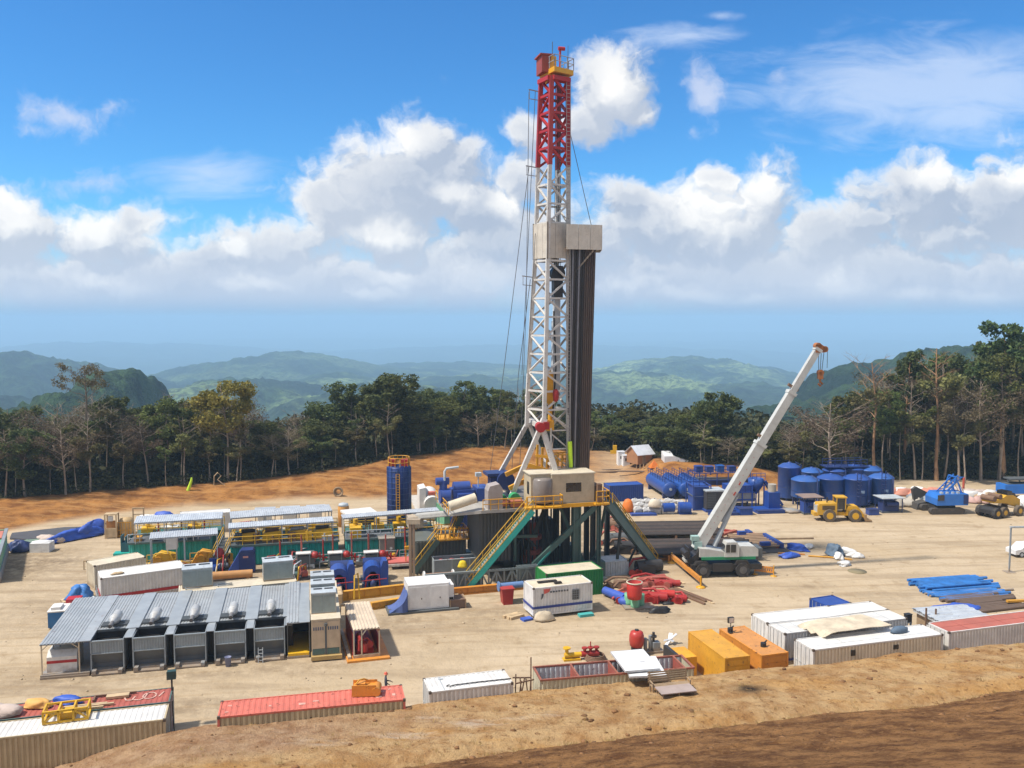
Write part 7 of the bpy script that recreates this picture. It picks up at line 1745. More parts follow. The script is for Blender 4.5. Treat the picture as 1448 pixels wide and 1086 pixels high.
b = MB(); b.box(0, 0, 0, 1.4, .6, .25); tag(b.build('turquoise_slab', mm('turquoise_paint', (.05, .38, .36), .6, dirt=.3)), 'turquoise slab lying before the white site cabin', 'slab', loc=off(l9, r9, L9 * .72, -.95, 0), rz=r9)
b = MB(); b.box(0, 0, 0, 1.0, .7, .2); tag(b.build('blue_sheet', BLUET), 'small blue sheet on the ground at the left of the white site cabin', 'sheet', loc=off(l9, r9, -1.0, -.3, 0), rz=r9 + .2)
planks('scrap timbers leaning by the left end of the white site cabin', off(l9, r9, -2.2, .6, .0), r9 + .3, 4, 1.8, .3, .25, LWOOD, 6)
l10, r10, L10 = fr((772, 812), (853, 804), 2.6)
container('green container with a cream roof behind the white site cabin', l10, r10, L10, 3.0, 2.6, wall=GREEN, roof=CREAM, frame=GREEN, roofribs=False, doors=None)
t = thing('red_skip', 'red steel bin with flared sides left of the white site cabin', 'bin', G(710, 856), R(14))
b = MB(); b.prism([(.15, 0, 0), (1.05, 0, 0), (1.2, 0, 1.5), (0, 0, 1.5)], (0, 1.2, 0)); b.build('body', BRED, t)
b = MB(); b.box(-.06, -.06, 1.5, 1.26, 1.26, 1.58); b.build('rim', mm('crimson_rim', (.4, .02, .02)), t)
b = MB(); b.cyl((-.4, .8, 1.5), (3.4, 1.6, 1.5), .32, n=12); b.cyl((-.45, .79, 1.5), (-.35, .81, 1.5), .5, n=14); tag(b.build('blue_pipe', mm('steel_blue_paint', (.12, .22, .42), .5, dirt=.3)), 'blue pipe lying behind the red bin', 'pipe', loc=G(712, 854), rz=R(6))
b = MB(); b.cyl((0, 0, .5), (1.3, -2.6, .42), .42, .5, n=14); b.blob((1.5, -3.0, 0), (.9, .8, .7), 3, 12, 7, .3); tag(b.build('tarp_roll', BLUET), 'rolled blue tarpaulin on the ground right of the white site cabin', 'tarp', loc=G(855, 842), rz=R(10))
# red heap
t = thing('red_barrel', 'bright red open barrel standing on green drums', 'barrel', G(897, 846, 1.24), 0)
b = MB(); b.lathe([(0, .05), (.66, .0), (.72, .4), (.74, 1.5), (.70, 1.55), (.66, 1.5), (.62, .2), (0, .2)], 20); b.build('body', mm('barrel_red', (.48, .018, .012), .45, dirt=.2, streak=.1), t)
b = MB(); b.lathe([(.68, 1.5), (.78, 1.5), (.78, 1.6), (.68, 1.6)], 20); b.build('rim', CREAM, t)
for k, (px, py) in enumerate(((889, 856), (898, 860), (905, 857))):
    t = tag(MB().lathe([(0, 0), (.42, 0), (.44, .4), (.42, .45), (.44, .8), (.42, .85), (.44, 1.2), (0, 1.22)], 16).build('green_drum', MINT), ['mint green drum under the red barrel, left one', 'mint green drum under the red barrel, front one', 'mint green drum under the red barrel, right one'][k], 'drum', loc=G(px, py))
b = MB(); b.box(0, 0, 0, 3.0, 1.6, .15); tag(b.build('steel_pallet', GREY), 'grey steel pallet under the mint green drums', 'pallet', loc=G(884, 863), rz=R(6))
rd = random.Random(31)
def scrap(label, px, py, m, seed, sx=1.0, sz=1.0, name='machine_scrap', cat='machine part'):
    r_ = random.Random(seed); t = thing(name, label, cat, G(px, py), r_.uniform(-.6, .6)); b = MB()
    b.cyl((0, 0, .5 * sz), (2.2 * sx, .3, .5 * sz), .42 * sz, n=12); b.box(.4 * sx, -.5, 0, 1.5 * sx, .8, .7 * sz)
    b.prism([(-.8 * sx, -.4, .1), (.6 * sx, -.4, .9 * sz), (1.6 * sx, -.4, .2)], (0, .3, 0)); b.build('body', m, t)
    b = MB(); b.tube([(-.9 * sx, .4, .2), (-.2, .7, .9 * sz), (.9 * sx, .8, 1.0 * sz), (2.3 * sx, .5, .3)], .14)
    for k in range(3): x = r_.uniform(-.6, 2) * sx; b.cyl((x, -.6, .35), (x, -.45, .35), .35, n=12)
    b.build('fittings', [BRED, DRED, RUST][seed % 3], t); return t
for k, (px, py, m, sx, sz, lb) in enumerate([(908, 850, BRED, 1.1, 1.1, 'bright red pump casing right of the red barrel'), (925, 846, M_['barrel_red'], .9, 1.0, 'rounded red casing at the right end of the red heap'), (880, 838, DRED, 1.2, 1.0, 'dull red frame left of the red barrel'), (902, 828, DRED, 1.5, .9, 'dark red machine parts behind the red barrel'), (925, 829, BRED, 1.2, .8, 'red swivel lying before the ramp foot'), (868, 830, RUST, 1.3, .9, 'rusty parts beside the green container'), (878, 852, RUST, .9, .8, 'brown steel basin left of the mint green drums')]):
    scrap(lb, px, py, m, k + 3, sx, sz)
scrap('isolated red valve block right of the red heap', 954, 851, BRED, 21, .5, .8)
planks('rusty pipes lying slantwise right of the red heap', G(945, 834), R(-58), 5, 5.5, .25, .14, RUST, 8, cat='pipes', name='loose_pipes')
planks('long pale board from the ramp foot to the red valve block', G(935, 820), R(-62), 1, 9, .25, .06, LWOOD, 8)
planks('pale boards at the foot of the derrick ramp', G(936, 826), R(8), 3, 2.6, .4, .08, LWOOD, 9)
tag(MB().blob((0, 0, 0), (.9, .5, .5), 41, 10, 6, .5).build('scrap_lump', BLK), 'dark lump of scrap on the ground before the red heap', 'scrap', loc=G(933, 866), rz=.3)
tag(MB().blob((0, 0, 0), (.6, .3, .2), 42, 10, 6, .5).build('scrap_strip', BLK), 'small dark strip on the ground right of the red heap', 'scrap', loc=G(944, 854), rz=.3)
# grey and white stores under and behind the ramp
container('pale grey box beneath the derrick ramp', *fr((850, 795), (886, 792), 1.6)[:2], 3.2, 2.4, 1.6, wall=LGREY, roof=WHITE, roofribs=False, doors=None)
for k, (px, py, m, lb) in enumerate([(856, 770, DGREY, 'dark hose reel under the top of the ramp'), (868, 782, BLK, 'black pump block under the middle of the ramp'), (900, 812, BLK, 'black and yellow parts at the lower end of the ramp'), (862, 748, RUST, 'rust red tank behind the ramp columns')]):
    scrap(lb, px, py, m, k + 40, 1.3, 1.6)
tag(MB().blob((0, 0, 0), (1.2, .8, .5), 50, 10, 6, .3).build('navy_tarp', NAVY), 'navy tarp on the ground beneath the ramp', 'tarp', loc=G(868, 808), rz=.2)
# ================================================================ RIGHT SIDE
# --- two racks of drill pipe lying beside the ramp
PD = mm('rack_pipe', (.032, .025, .022), .65, dirt=.5, dirtcol=(.12, .085, .06), streak=0, var=.35)
PD2 = mm('rack_pipe_brown', (.060, .041, .033), .65, dirt=.5, dirtcol=(.15, .10, .07), streak=0, var=.35)
def pipe_rack(label, pxl, pxr, pyf, pyb, z, n, grp, lb, seed):
    a_, b_ = G(pxl, pyf, z), G(pxr, pyf, z); bk = G((pxl + pxr) / 2, pyb, z)
    rzz = R(3); L = (b_ - a_).length; dep = bk.y - (a_.y + b_.y) / 2
    t = thing('pipe_trestle', label, 'rack', (a_.x, a_.y, 0), rzz)
    for x in (L * .15, L * .5, L * .85):
        b = MB(); b.box(x - .12, -.1, 0, x + .12, dep + .2, z - .14); b.build('beam', ORNG if x < L * .3 else RUST, t)
    ra = random.Random(seed); protos = []
    for m in (PD, PD2):
        b = MB(); b.cyl((0, 0, 0), (L * .96, 0, 0), .115, n=8); b.cyl((0, 0, 0), (.5, 0, 0), .15, n=8); b.cyl((L * .96 - .5, 0, 0), (L * .96, 0, 0), .15, n=8); protos.append(b.build('rack_pipe', m))
    for k in range(n):
        o = protos[0 if (k // 3 + seed) % 3 else 1]; o = o if o.get('label') is None else o.copy()
        if o.name not in col.objects: col.objects.link(o)
        p = off((a_.x, a_.y, 0), rzz, ra.uniform(-.4, .5), dep * (k + .5) / n, z - .02 + ra.uniform(-.02, .03)); tag(o, lb, 'pipe', grp, p, rzz + ra.uniform(-.004, .004)); o.name = 'rack_pipe'
    return t, a_, L, dep
pipe_rack('rear trestle carrying a layer of dark pipes right of the derrick ramp', 884, 1030, 757, 738, .95, 34, 'pipes on the rear trestle', 'long dark pipe lying on the rear trestle right of the derrick', 1)
pipe_rack('front trestle with an orange edge carrying dark pipes by the crane', 922, 1086, 784, 763, .95, 33, 'pipes on the front trestle', 'long dark pipe lying on the front trestle beside the crane', 2)
b = MB(); b.box(0, 0, 0, 9.2, .18, .3); tag(b.build('orange_beam', ORNG), 'long orange ground beam in front of the front pipe trestle', 'beam', loc=G(921, 793), rz=R(4))
b = MB(); b.box(0, 0, 0, 6.0, .25, .3); tag(b.build('red_beam', BRED), 'red beam end showing behind the crane boom foot', 'beam', loc=G(1012, 750), rz=R(-32))
t = thing('pipe_bundle', 'rust red frame with tan pipes and blue caps right of the pipe trestles', 'pipes', G(1046, 778), R(8))
b = MB()
for k in range(9): b.cyl((.1 * k, .75 * k, .35), (5.2 + .1 * k, .75 * k, .35), .14, n=8)
b.build('tan_pipe', mm('tan_pipe', (.34, .22, .13), .6, dirt=.4), t)
b = MB(); b.box(.0, -.2, 0, .2, 6.8, .25); b.box(4.6, -.2, 0, 4.8, 6.8, .25); b.bar((-.3, 5.5, .5), (2.5, 7.4, .5), .5, .3); b.build('frame', mm('brick_red_steel', (.35, .09, .05), .6, dirt=.4), t)
b = MB(); b.box(5.0, -.4, .1, 5.4, 4.8, .75); b.box(2.0, 5.2, .3, 3.0, 5.8, .9); b.box(2.6, -.3, .5, 3.8, .3, .9); b.box(3.8, 6.2, .2, 4.3, 7.6, .6); b.build('blue_cap', BLUE, t)
b = MB(); b.box(0, 0, 0, 3.6, 5.4, .12); b.box(-1.0, 5.6, 0, 3.6, 5.8, .12); b.box(1.5, 3.4, .12, 5.4, 3.6, .2); tag(b.build('black_mat', mm('black_mat', (.06, .055, .05), .8, dirt=.5)), 'flat black mats lying right of the crane', 'mats', loc=G(1078, 783), rz=R(9))
b = MB(); b.bar((0, 0, .1), (5, .6, .1), .25, .2); tag(b.build('dark_plank', WOOD), 'dark plank lying on the ground beyond the black mats', 'plank', loc=G(1095, 763), rz=R(-3))
# --- mobile crane
ckx, crz = G(975, 818), R(4)
cr = thing('mobile_crane', 'white and green mobile crane with a long raised telescopic boom', 'crane', tuple(ckx), crz)
CW = mm('crane_white', (.49, .49, .455), .45, dirt=.3, streak=.3, dirtcol=(.33, .28, .2))
CG = mm('crane_green', (.01, .21, .085), .45, dirt=.25, streak=.2)
b = MB(); b.box(.25, .3, .75, 8.0, 2.7, 1.35); b.box(.1, .8, .85, 1.2, 2.6, 1.2); b.box(2.6, .05, .65, 4.7, .35, 1.5); b.box(2.6, 2.65, .65, 4.7, 2.95, 1.5); b.prism([(.6, .1, 1.35), (2.2, .1, 1.35), (1.9, .1, 1.75), (.8, .1, 1.7)], (0, 2.8, 0)); b.prism([(5.0, .1, 1.35), (6.6, .1, 1.35), (6.3, .1, 1.8), (5.2, .1, 1.8)], (0, 2.8, 0)); b.build('chassis', BLK, cr)
for x in (1.5, 5.85):
    for y in (.0, 2.35):
        b = MB(); b.cyl((x, y, .78), (x, y + .65, .78), .78, n=24); wh = b.build('wheel', TYRE, cr)
        b = MB(); b.cyl((x, y - .015, .78), (x, y + .1, .78), .40, n=16); b.cyl((x, y - .06, .78), (x, y, .78), .16, n=10); b.build('rim', mm('dark_rim', (.10, .10, .10), .5, dirt=.5), wh)
b = MB(); b.box(1.4, .35, 1.85, 7.3, 2.65, 2.15); b.build('green_band', CG, cr)
b = MB(); b.prism([(1.2, .45, 2.15), (4.4, .45, 2.15), (4.3, .45, 2.6), (2.2, .45, 3.0), (1.2, .45, 3.1)], (0, 2.1, 0)); b.build('turntable_housing', CW, cr)
b = MB(); b.prism([(5.6, .4, 2.15), (7.6, .4, 2.15), (7.6, .4, 2.9), (7.2, .4, 3.25), (5.6, .4, 3.3)], (0, 2.2, 0)); b.build('engine_hood', CW, cr)
b = MB(); b.box(7.6, .5, 2.0, 8.1, 2.5, 3.0); b.build('counterweight', DGREY, cr)
b = MB(); b.prism([(3.9, .3, 2.15), (5.5, .3, 2.15), (5.5, .3, 3.3), (5.2, .3, 3.75), (4.1, .3, 3.75), (3.9, .3, 3.0)], (0, 1.3, 0)); cab = b.build('cab', CW, cr)
for x0, x1 in ((4.02, 4.45), (4.55, 5.1)): b = MB(); b.box(x0, .27, 2.65, x1, .3, 3.5); b.build('window', GLASS, cab)
b = MB(); b.box(3.87, .4, 2.7, 3.9, 1.5, 3.5); b.build('windscreen', GLASS, cab)
b = MB(); b.prism([(.0, .7, 1.4), (1.2, .7, 1.4), (1.2, .7, 3.0), (.9, .7, 2.4), (.25, .7, 2.0), (.15, .7, 3.1), (.0, .7, 3.1)], (0, 1.6, 0)); b.cyl((-.1, .6, 2.4), (-.1, 2.4, 2.4), .35, n=12); b.build('winch', BLK, cr)
b = MB(); b.box(-.25, .9, 1.5, .3, 2.2, 1.75); b.box(-.3, 1.0, 2.0, .0, 2.0, 2.3); b.build('front_deck', CW, cr)
# boom, in rig-free world coordinates turned into the crane's frame
def cl_(p): x, y = rot(p[0] - ckx.x, p[1] - ckx.y, -crz); return Vector((x, y, p[2]))
bo0, bo1 = cl_(XZ(988, 3.1, 94.5)), cl_(XZ(1157, 24.4, 96.0)); bd_ = (bo1 - bo0)
for k, (f0_, f1_, w_, h_) in enumerate(((-.02, .52, .9, 1.08), (.50, .78, .72, .86), (.76, 1.0, .58, .68))):
    b = MB(); b.bar(bo0 + bd_ * f0_, bo0 + bd_ * f1_, w_, h_, up=(0, 0, 1))
    b.bar(bo0 + bd_ * (f1_ - .012), bo0 + bd_ * (f1_ + .002), w_ + .16, h_ + .16)
    b.build('boom_section', CW, cr)
nrm_ = bd_.normalized().cross(Vector((0, 1, 0))).normalized()
b = MB()
for k in range(14): c_ = bo0 + bd_ * (.06 + .03 * k) + Vector((0, -.46, 0)); b.box(c_.x - .04, c_.y, c_.z - .03, c_.x + .04, c_.y + .02, c_.z + .03)
b.bar(bo0 + bd_ * .262 + Vector((.25, -.46, -.1)), bo0 + bd_ * .28 + Vector((.25, -.46, -.1)), .03, .16); b.bar(bo0 + bd_ * .31 + Vector((.2, -.46, 0)), bo0 + bd_ * .325 + Vector((.2, -.46, 0)), .03, .14); b.build('boom_lettering', mm('boom_red', (.45, .06, .04), .6), cr)
b = MB(); b.cyl(cl_(XZ(1010, 3.0, 94.5)), bo0 + bd_ * .24 - nrm_ * -.0 + Vector((.8, 0, -.35)), .26, n=12); b.cyl(bo0 + bd_ * .14 + Vector((.75, 0, -.5)), bo0 + bd_ * .27 + Vector((.75, 0, -.4)), .16, n=10); b.build('lift_cylinder', LGREY, cr)
b = MB(); e = bo1; b.cyl(e + Vector((-.1, -.35, .3)), e + Vector((-.1, .35, .3)), .36, n=14); b.cyl(e + Vector((.65, -.35, -.05)), e + Vector((.65, .35, -.05)), .34, n=14); b.prism([e + Vector((-.4, -.35, -.4)), e + Vector((.6, -.35, -.4)), e + Vector((.9, -.35, 0)), e + Vector((.2, -.35, .5)), e + Vector((-.4, -.35, .4))], (0, .7, 0)); b.build('boom_head', mm('rust_orange_steel', (.36, .13, .04), .65, dirt=.4, rust=.3), cr)
b = MB()
for dx in (-.05, .25, .55): b.cyl(e + Vector((dx + .1, 0, -.4)), e + Vector((dx * .6 + .15, 0, -2.3)), .035, n=5)
b.cyl(e + Vector((1.05, 0, -.2)), e + Vector((1.05, 0, -2.1)), .03, n=5); b.build('hoist_rope', M_['wire_rope'], cr)
b = MB(); h = e + Vector((.3, 0, -2.6)); b.cyl(h + Vector((0, -.25, 0)), h + Vector((0, .25, 0)), .33, n=14); b.box(h.x - .25, h.y - .25, h.z - .7, h.x + .25, h.y + .25, h.z + .1); b.tube([h + Vector((0, 0, -.7)), h + Vector((0, 0, -1.0)), h + Vector((.3, 0, -1.25)), h + Vector((.05, 0, -1.45)), h + Vector((-.2, 0, -1.2))], .12, 6); b.build('hook_block', mm('rust_orange_steel', (.36, .13, .04)), cr)
b = MB(); b.box(bo0.x - .6, bo0.y - .6, 2.8, bo0.x + .2, bo0.y + .6, 3.6); b.box(bo0.x - .9, bo0.y - .5, 3.7, bo0.x - .1, bo0.y + .2, 4.2); b.build('boom_foot', mm('pale_teal_steel', (.30, .44, .40), .5, dirt=.3), cr)
for k in (.545, .80): b = MB(); c_ = bo0 + bd_ * k; b.bar(c_ + nrm_ * .8, c_ + nrm_ * -.5, .3, .3); b.build('boom_clamp', RUST, cr)
# outriggers with feet
def outrigger(pA, pB, m, nm):
    b = MB(); a_, c_ = cl_(G(*pA, .8)), cl_(G(*pB, .8)); b.bar(a_, c_, .3, .42); d = (c_ - a_)
    for k in range(6): q = a_ + d * (k / 5.5); b.bar(q + Vector((0, 0, -.2)), q + Vector((0, 0, .25)), .08)
    b.build(nm, m, cr)
    for q in (a_, c_):
        b = MB(); b.cyl((q.x, q.y, .1), (q.x, q.y, 1.2), .09, n=8); b.lathe([(.5, 0), (.5, .06), (.15, .2), (0, .2)], 12, (q.x, q.y, 0)); b.build('outrigger_foot', M_['rig_yellow'], cr)
outrigger((950, 786), (991, 820), ORNG, 'front_outrigger')
t = thing('road_barrier', 'orange striped barrier standing behind the rear wheel of the crane', 'barrier', G(1067, 812), R(-24))
b = MB(); b.box(0, 0, .35, 2.0, .08, .5); b.box(0, 0, .85, 2.0, .08, 1.0)
for k in range(9): b.bar((.1 + .22 * k, .04, .35), (.2 + .22 * k, .04, 1.0), .12, .06)
b.build('board', ORNG, t)
for x in (0, 2.0): b = MB(); b.cyl((x, .04, 0), (x, .04, 1.25), .05, n=6); b.lathe([(.35, 0), (.35, .06), (0, .12)], 10, (x, .04, 0)); b.build('post', M_['rig_yellow'], t)
# --- blue tank farm
def vtank(label, px, py, r, z0, z1, seed=0, ladder=False):
    t = thing('blue_silo', label, 'silo', G(px, py), 0, 'upright blue tanks of the tank farm'); 
    b = MB(); h = z1 - z0
    b.lathe([(0, z0), (r * .98, z0), (r, z0 + .08), (r, z1 - .4), (r + .03, z1 - .38), (r + .03, z1 - .30), (r * .97, z1 - .25), (r * .62, z1 + .12), (0, z1 + .3)], 28); b.build('shell', mm('silo_blue' if seed % 2 else 'silo_azure', (.008, .06, .27) if seed % 2 else (.012, .095, .35), .42, dirt=.35, streak=.4, dirtcol=(.12, .14, .19)), t)
    b = MB()
    for k in range(6): a = k * math.pi / 3; b.box(r * .85 * math.cos(a) - .1, r * .85 * math.sin(a) - .1, 0, r * .85 * math.cos(a) + .1, r * .85 * math.sin(a) + .1, z0)
    b.lathe([(r + .01, z0 + h * .33), (r + .035, z0 + h * .33), (r + .035, z0 + h * .33 + .05), (r + .01, z0 + h * .33 + .05)], 28); b.build('leg_frame', NAVY, t)
    b = MB(); b.lathe([(.3, z1 + .2), (.3, z1 + .36), (0, z1 + .36)], 10); b.build('manhole', BLUE, t)
    b = MB(); a = 4.2 + .5 * seed + px * .37 % 1.2; x, y = math.cos(a) * (r + .15), math.sin(a) * (r + .15); b.tube([(x, y, .2), (x, y, z1 + .1), (x * .5, y * .5, z1 + .45)], .08); b.cyl((x, y, .9), (x * 1.15, y * 1.15, .9), .2, n=10); b.build('fill_pipe', NAVY, t)
    if ladder:
        b = MB(); x = -r * .45; y = -r - .35
        for d in (0, .55): b.bar((x + d, y, 0), (x + d, y, z1 + 1.0), .09)
        for k in range(int(z1 / .35)): b.bar((x, y, .3 + .35 * k), (x + .55, y, .3 + .35 * k), .05)
        for k in range(6): b.tube([(x, y, 1.8 + .55 * k), (x, y - .5, 1.8 + .55 * k), (x + .55, y - .5, 1.8 + .55 * k), (x + .55, y, 1.8 + .55 * k)], .035, 4)
        b.build('ladder', NAVY, t)
        b = MB(); b.box(-.2, -r - .02, z0 + h * .45, .35, -r + .3, z0 + h * .55); b.build('painted_mark', mm('pale_blue_mark', (.35, .5, .7), .7), t)
    return t
vtank('tallest blue tank standing at the left end of the tank farm', 1115, 706, 1.65, .4, 5.4, 1)
vtank('broad light blue tank in front at the left of the tank farm', 1138, 713, 2.05, 1.2, 4.05, 0)
vtank('broad blue tank in front, second from the left of the tank farm', 1174, 712, 2.0, .9, 4.2, 1)
vtank('blue tank with a ladder and pale mark, third in front of the tank farm', 1211, 714, 2.05, .3, 4.35, 1, True)
vtank('blue tank with a ladder at the right end of the tank farm', 1245, 713, 1.8, .3, 4.4, 0, True)
vtank('lower light blue tank behind the front left ones', 1147, 699, 1.75, .5, 4.0, 0)
vtank('blue tank with a rim in the back row, middle', 1179, 698, 1.85, .5, 4.1, 1)
vtank('blue tank in the back row behind the ladder', 1206, 697, 1.9, .5, 4.3, 1)
vtank('rearmost right blue tank of the tank farm', 1229, 698, 1.8, .5, 4.2, 0)
b = MB(); o_ = G(1200, 700)
for (x0, y0, x1, y1) in ((-3.5, 0, 3.2, .6), (-3.5, 2.0, 3.2, 2.6)): rail(b, (x0, y0, 4.3), (x1, y1, 4.3), 1.0, 1.1, .05)
b.box(-3.6, -.1, 4.15, 3.3, 2.8, 4.25); tag(b.build('tank_walkway', NAVY), 'navy railed walkway over the back row of blue tanks', 'walkway', loc=(o_.x, o_.y, .2), rz=R(5))
# horizontal blue tanks
def htank(label, pf, pbk, r=1.1, z=1.5):
    a_, c_ = G(*pf), G(*pbk); t = thing('horizontal_tank', label, 'tank', (a_.x, a_.y, 0), math.atan2(c_.y - a_.y, c_.x - a_.x), 'horizontal blue tanks lying side by side'); L = (c_ - a_).length
    b = MB(); b.cyl((0, 0, z), (L, 0, z), r, n=22, caps=False)
    for s_, x in ((-1, 0), (1, L)):
        for k in range(4):
            a0, a1 = k / 4 * math.pi / 2, (k + 1) / 4 * math.pi / 2; b.cyl((x + s_ * .4 * math.sin(a0), 0, z), (x + s_ * .4 * math.sin(a1), 0, z), r * math.cos(a0), max(.01, r * math.cos(a1)), n=22, caps=False)
    b.build('shell', M_['silo_blue'], t)
    b = MB(); b.cyl((-.45, 0, z + .1), (-.38, 0, z + .1), .22, n=12); b.build('end_plate', LGREY, t)
    for x in (.8, L - .8): b = MB(); b.box(x - .2, -r * .8, 0, x + .2, r * .8, z - r * .6); b.build('saddle', NAVY, t)
    b = MB(); rail(b, (.3, -.7, z + r - .15), (L, -.7, z + r - .15), .9, 1.2, .045); rail(b, (.3, .7, z + r - .15), (L, .7, z + r - .15), .9, 1.2, .045); b.build('top_rail', NAVY, t)
    return t
htank('left horizontal blue tank behind the white sacks', (947, 706), (922, 690))
htank('middle horizontal blue tank behind the white sacks', (970, 706), (944, 690))
htank('right horizontal blue tank behind the white sacks', (991, 706), (966, 690))
container('plain blue steel box right of the doghouse', *fr((862, 687), (912, 684.5), 2.5)[:2], 5.5, 2.6, 2.5, wall=mm('deep_blue_paint', (.008, .055, .27), .45, dirt=.15, streak=.2), roofribs=False, doors=None, name='blue_tank_box')
# frames and boxes of the blue mixing plant
PLB = M_['deep_blue_paint']
def frame_box(label, px, py, L, Wd, H, boxes, rzz=R(8), m=PLB):
    t = thing('mixing_skid', label, 'skid', G(px, py), rzz); b = MB()
    for x in np.linspace(0, L, max(2, int(L / 1.8) + 1)):
        for y in (0, Wd): b.box(x - .07, y - .07, 0, x + .07, y + .07, H)
    for z in (.1, H * .55, H): b.bar((0, 0, z), (L, 0, z), .12); b.bar((0, Wd, z), (L, Wd, z), .12)
    b.bar((0, 0, H), (0, Wd, H), .12); b.bar((L, 0, H), (L, Wd, H), .12); b.build('frame', m, t)
    b = MB(); b.box(0, 0, H * .55, L, Wd, H * .55 + .08); b.build('deck', DGREY, t)
    for k, (x0, y0, z0, x1, y1, z1, mt) in enumerate(boxes):
        q = MB(); q.box(x0, y0, z0, x1, y1, z1 - .06); q.box(x0 - .04, y0 - .04, z1 - .06, x1 + .04, y1 + .04, z1); q.build('tank_box', mt, t)
    b = MB(); rail(b, (0, 0, H), (L, 0, H), 1.0, .9, .04); b.build('handrail', NAVY, t)
    return t
frame_box('blue deck with a row of small blue tanks behind the horizontal tanks', 982, 692, 9.5, 3, 2.6, [(.4, .4, 2.65, 1.6, 1.6, 3.7, PLB), (2.2, .4, 2.65, 3.4, 1.6, 3.6, PLB), (4.0, .4, 2.65, 5.2, 1.6, 3.7, M_['silo_azure']), (6.0, .4, 2.65, 7.2, 1.6, 3.5, PLB), (.2, .2, .1, 9.2, 2.8, 1.4, NAVY)])
frame_box('tall blue stair tower left of the crane boom', 980, 722, 2.6, 3.4, 3.6, [(.2, .2, .1, 2.4, 3.2, 3.4, PLB)], R(6))
t = thing('dark_generator', 'dark louvred generator box with a pale roof left of the crane boom', 'generator', G(999, 724), R(8))
b = MB(); b.box(0, 0, .3, 2.7, 2.6, 2.9); b.build('body', mm('charcoal_paint', (.045, .045, .05), .55, dirt=.3), t)
b = MB(); b.box(-.1, -.1, 2.9, 2.8, 2.7, 3.1); b.build('roof', LGREY, t)
b = MB()
for k in range(9): b.box(.15, -.035, .6 + .24 * k, 1.4, 0, .72 + .24 * k)
b.build('louvre', DGREY, t)
b = MB(); b.box(-.2, -.3, 0, 6.2, 2.8, .3); b.build('skid', BLUE, t)
frame_box('blue-roofed grey plant unit right of the crane boom', 1030, 719, 4.2, 3.0, 2.3, [(.1, .1, .9, 4.1, 2.9, 2.3, mm('taupe_grey', (.36, .34, .30), .55, dirt=.3)), (.0, .0, 2.35, 3.6, 2.6, 3.3, PLB)], R(8))
t = thing('hopper', 'blue mixing hopper with a stair left of the tank farm', 'hopper', G(1068, 716), R(8))
b = MB(); b.lathe([(.25, 1.9), (1.1, 3.2), (1.1, 4.2), (1.0, 4.2), (.2, 2.0)], 16); b.build('cone', M_['silo_blue'], t)
b = MB()
for x in (-.9, .9):
    for y in (-.9, .9): b.box(x - .08, y - .08, 0, x + .08, y + .08, 3.4)
rail(b, (-1, -1, 4.1), (1, -1, 4.1), 1.0, .6, .04); b.build('frame', PLB, t)
b = MB(); b.bar((1.1, -.8, 3.9), (3.9, -.8, .2), .16, .35); b.bar((1.1, .2, 3.9), (3.9, .2, .2), .16, .35)
for k in range(1, 12): b.bar((1.1 + 2.8 * k / 12, -.8, 3.9 - 3.7 * k / 12), (1.1 + 2.8 * k / 12, .2, 3.9 - 3.7 * k / 12), .2, .05)
b.build('stair', PLB, t)
t = thing('blue_cabinet', 'white-topped blue cabinet standing left of the tallest blue tank', 'cabinet', G(1087, 722), R(8))
b = MB(); b.box(0, 0, .3, 1.7, 1.6, 2.6); b.box(-2.5, -1.2, 0, 2.4, 1.8, .3); b.build('body', PLB, t)
b = MB(); b.cyl((.8, .8, 2.6), (.8, .8, 3.7), .6, n=14); b.build('pale_drum', mm('off_white_paint', (.42, .38, .31), .6, dirt=.4), t)
for lb, px, py, L_, W_, H_ in [('blue skid on the ground right of the crane boom', 1046, 729, 1.9, 1.4, .9), ('long low blue skid left of the tank farm', 1072, 727, 4.0, .9, .4), ('blue box in front of the tank farm, right of the loader', 1229, 729, 1.5, 1.0, .8), ('low blue tray at the foot of the plant unit', 1004, 730, 4.2, .9, .3)]:
    t = thing('blue_skid', lb, 'skid', G(px, py), R(7)); b = MB(); b.box(0, 0, .08, L_, W_, H_); b.build('body', BLUE, t)
    b = MB(); b.box(-.06, -.06, H_, L_ + .06, W_ + .06, H_ + .06); b.box(0, -.04, 0, L_, W_ + .04, .08); b.build('edge', NAVY, t)
def shelter(label, px, py, L_, W_, H_, roof, body):
    t = thing('shelter', label, 'shelter', G(px, py), R(6)); b = MB(); b.add([], []); b.box(-.2, -.3, H_, L_ + .2, W_ + .3, H_ + .1); b.build('roof', roof, t)
    for x in (0, L_ - .1):
        for y in (0, W_ - .1): b = MB(); b.box(x, y, 0, x + .1, y + .1, H_); b.build('post', NAVY, t)
    b = MB(); b.box(.3, .3, .2, L_ - .4, W_ - .3, H_ * .72); b.cyl((.6, .2, H_ * .6), (L_ - .6, .2, H_ * .6), .35, n=10); b.build('machine', body, t)
    b = MB(); b.box(0, 0, 0, L_, W_, .2); b.build('base', DGREY, t)
shelter('brown-roofed pump shelter behind the yellow loader', 1137, 728, 2.6, 2.4, 2.4, mm('brown_roof', (.24, .17, .14), .7, dirt=.3), PLB)
shelter('grey-roofed machine shelter right of the tank farm', 1248, 726, 3.0, 2.2, 2.1, LGREY, NAVY)
t = tag(MB().blob((0, 0, 0), (1.4, 1, .5), 61, 10, 6, .4).build('rubble_heap', GREY), 'small grey heap by the left foot of the tank farm', 'rubble', loc=G(1118, 724), rz=0)
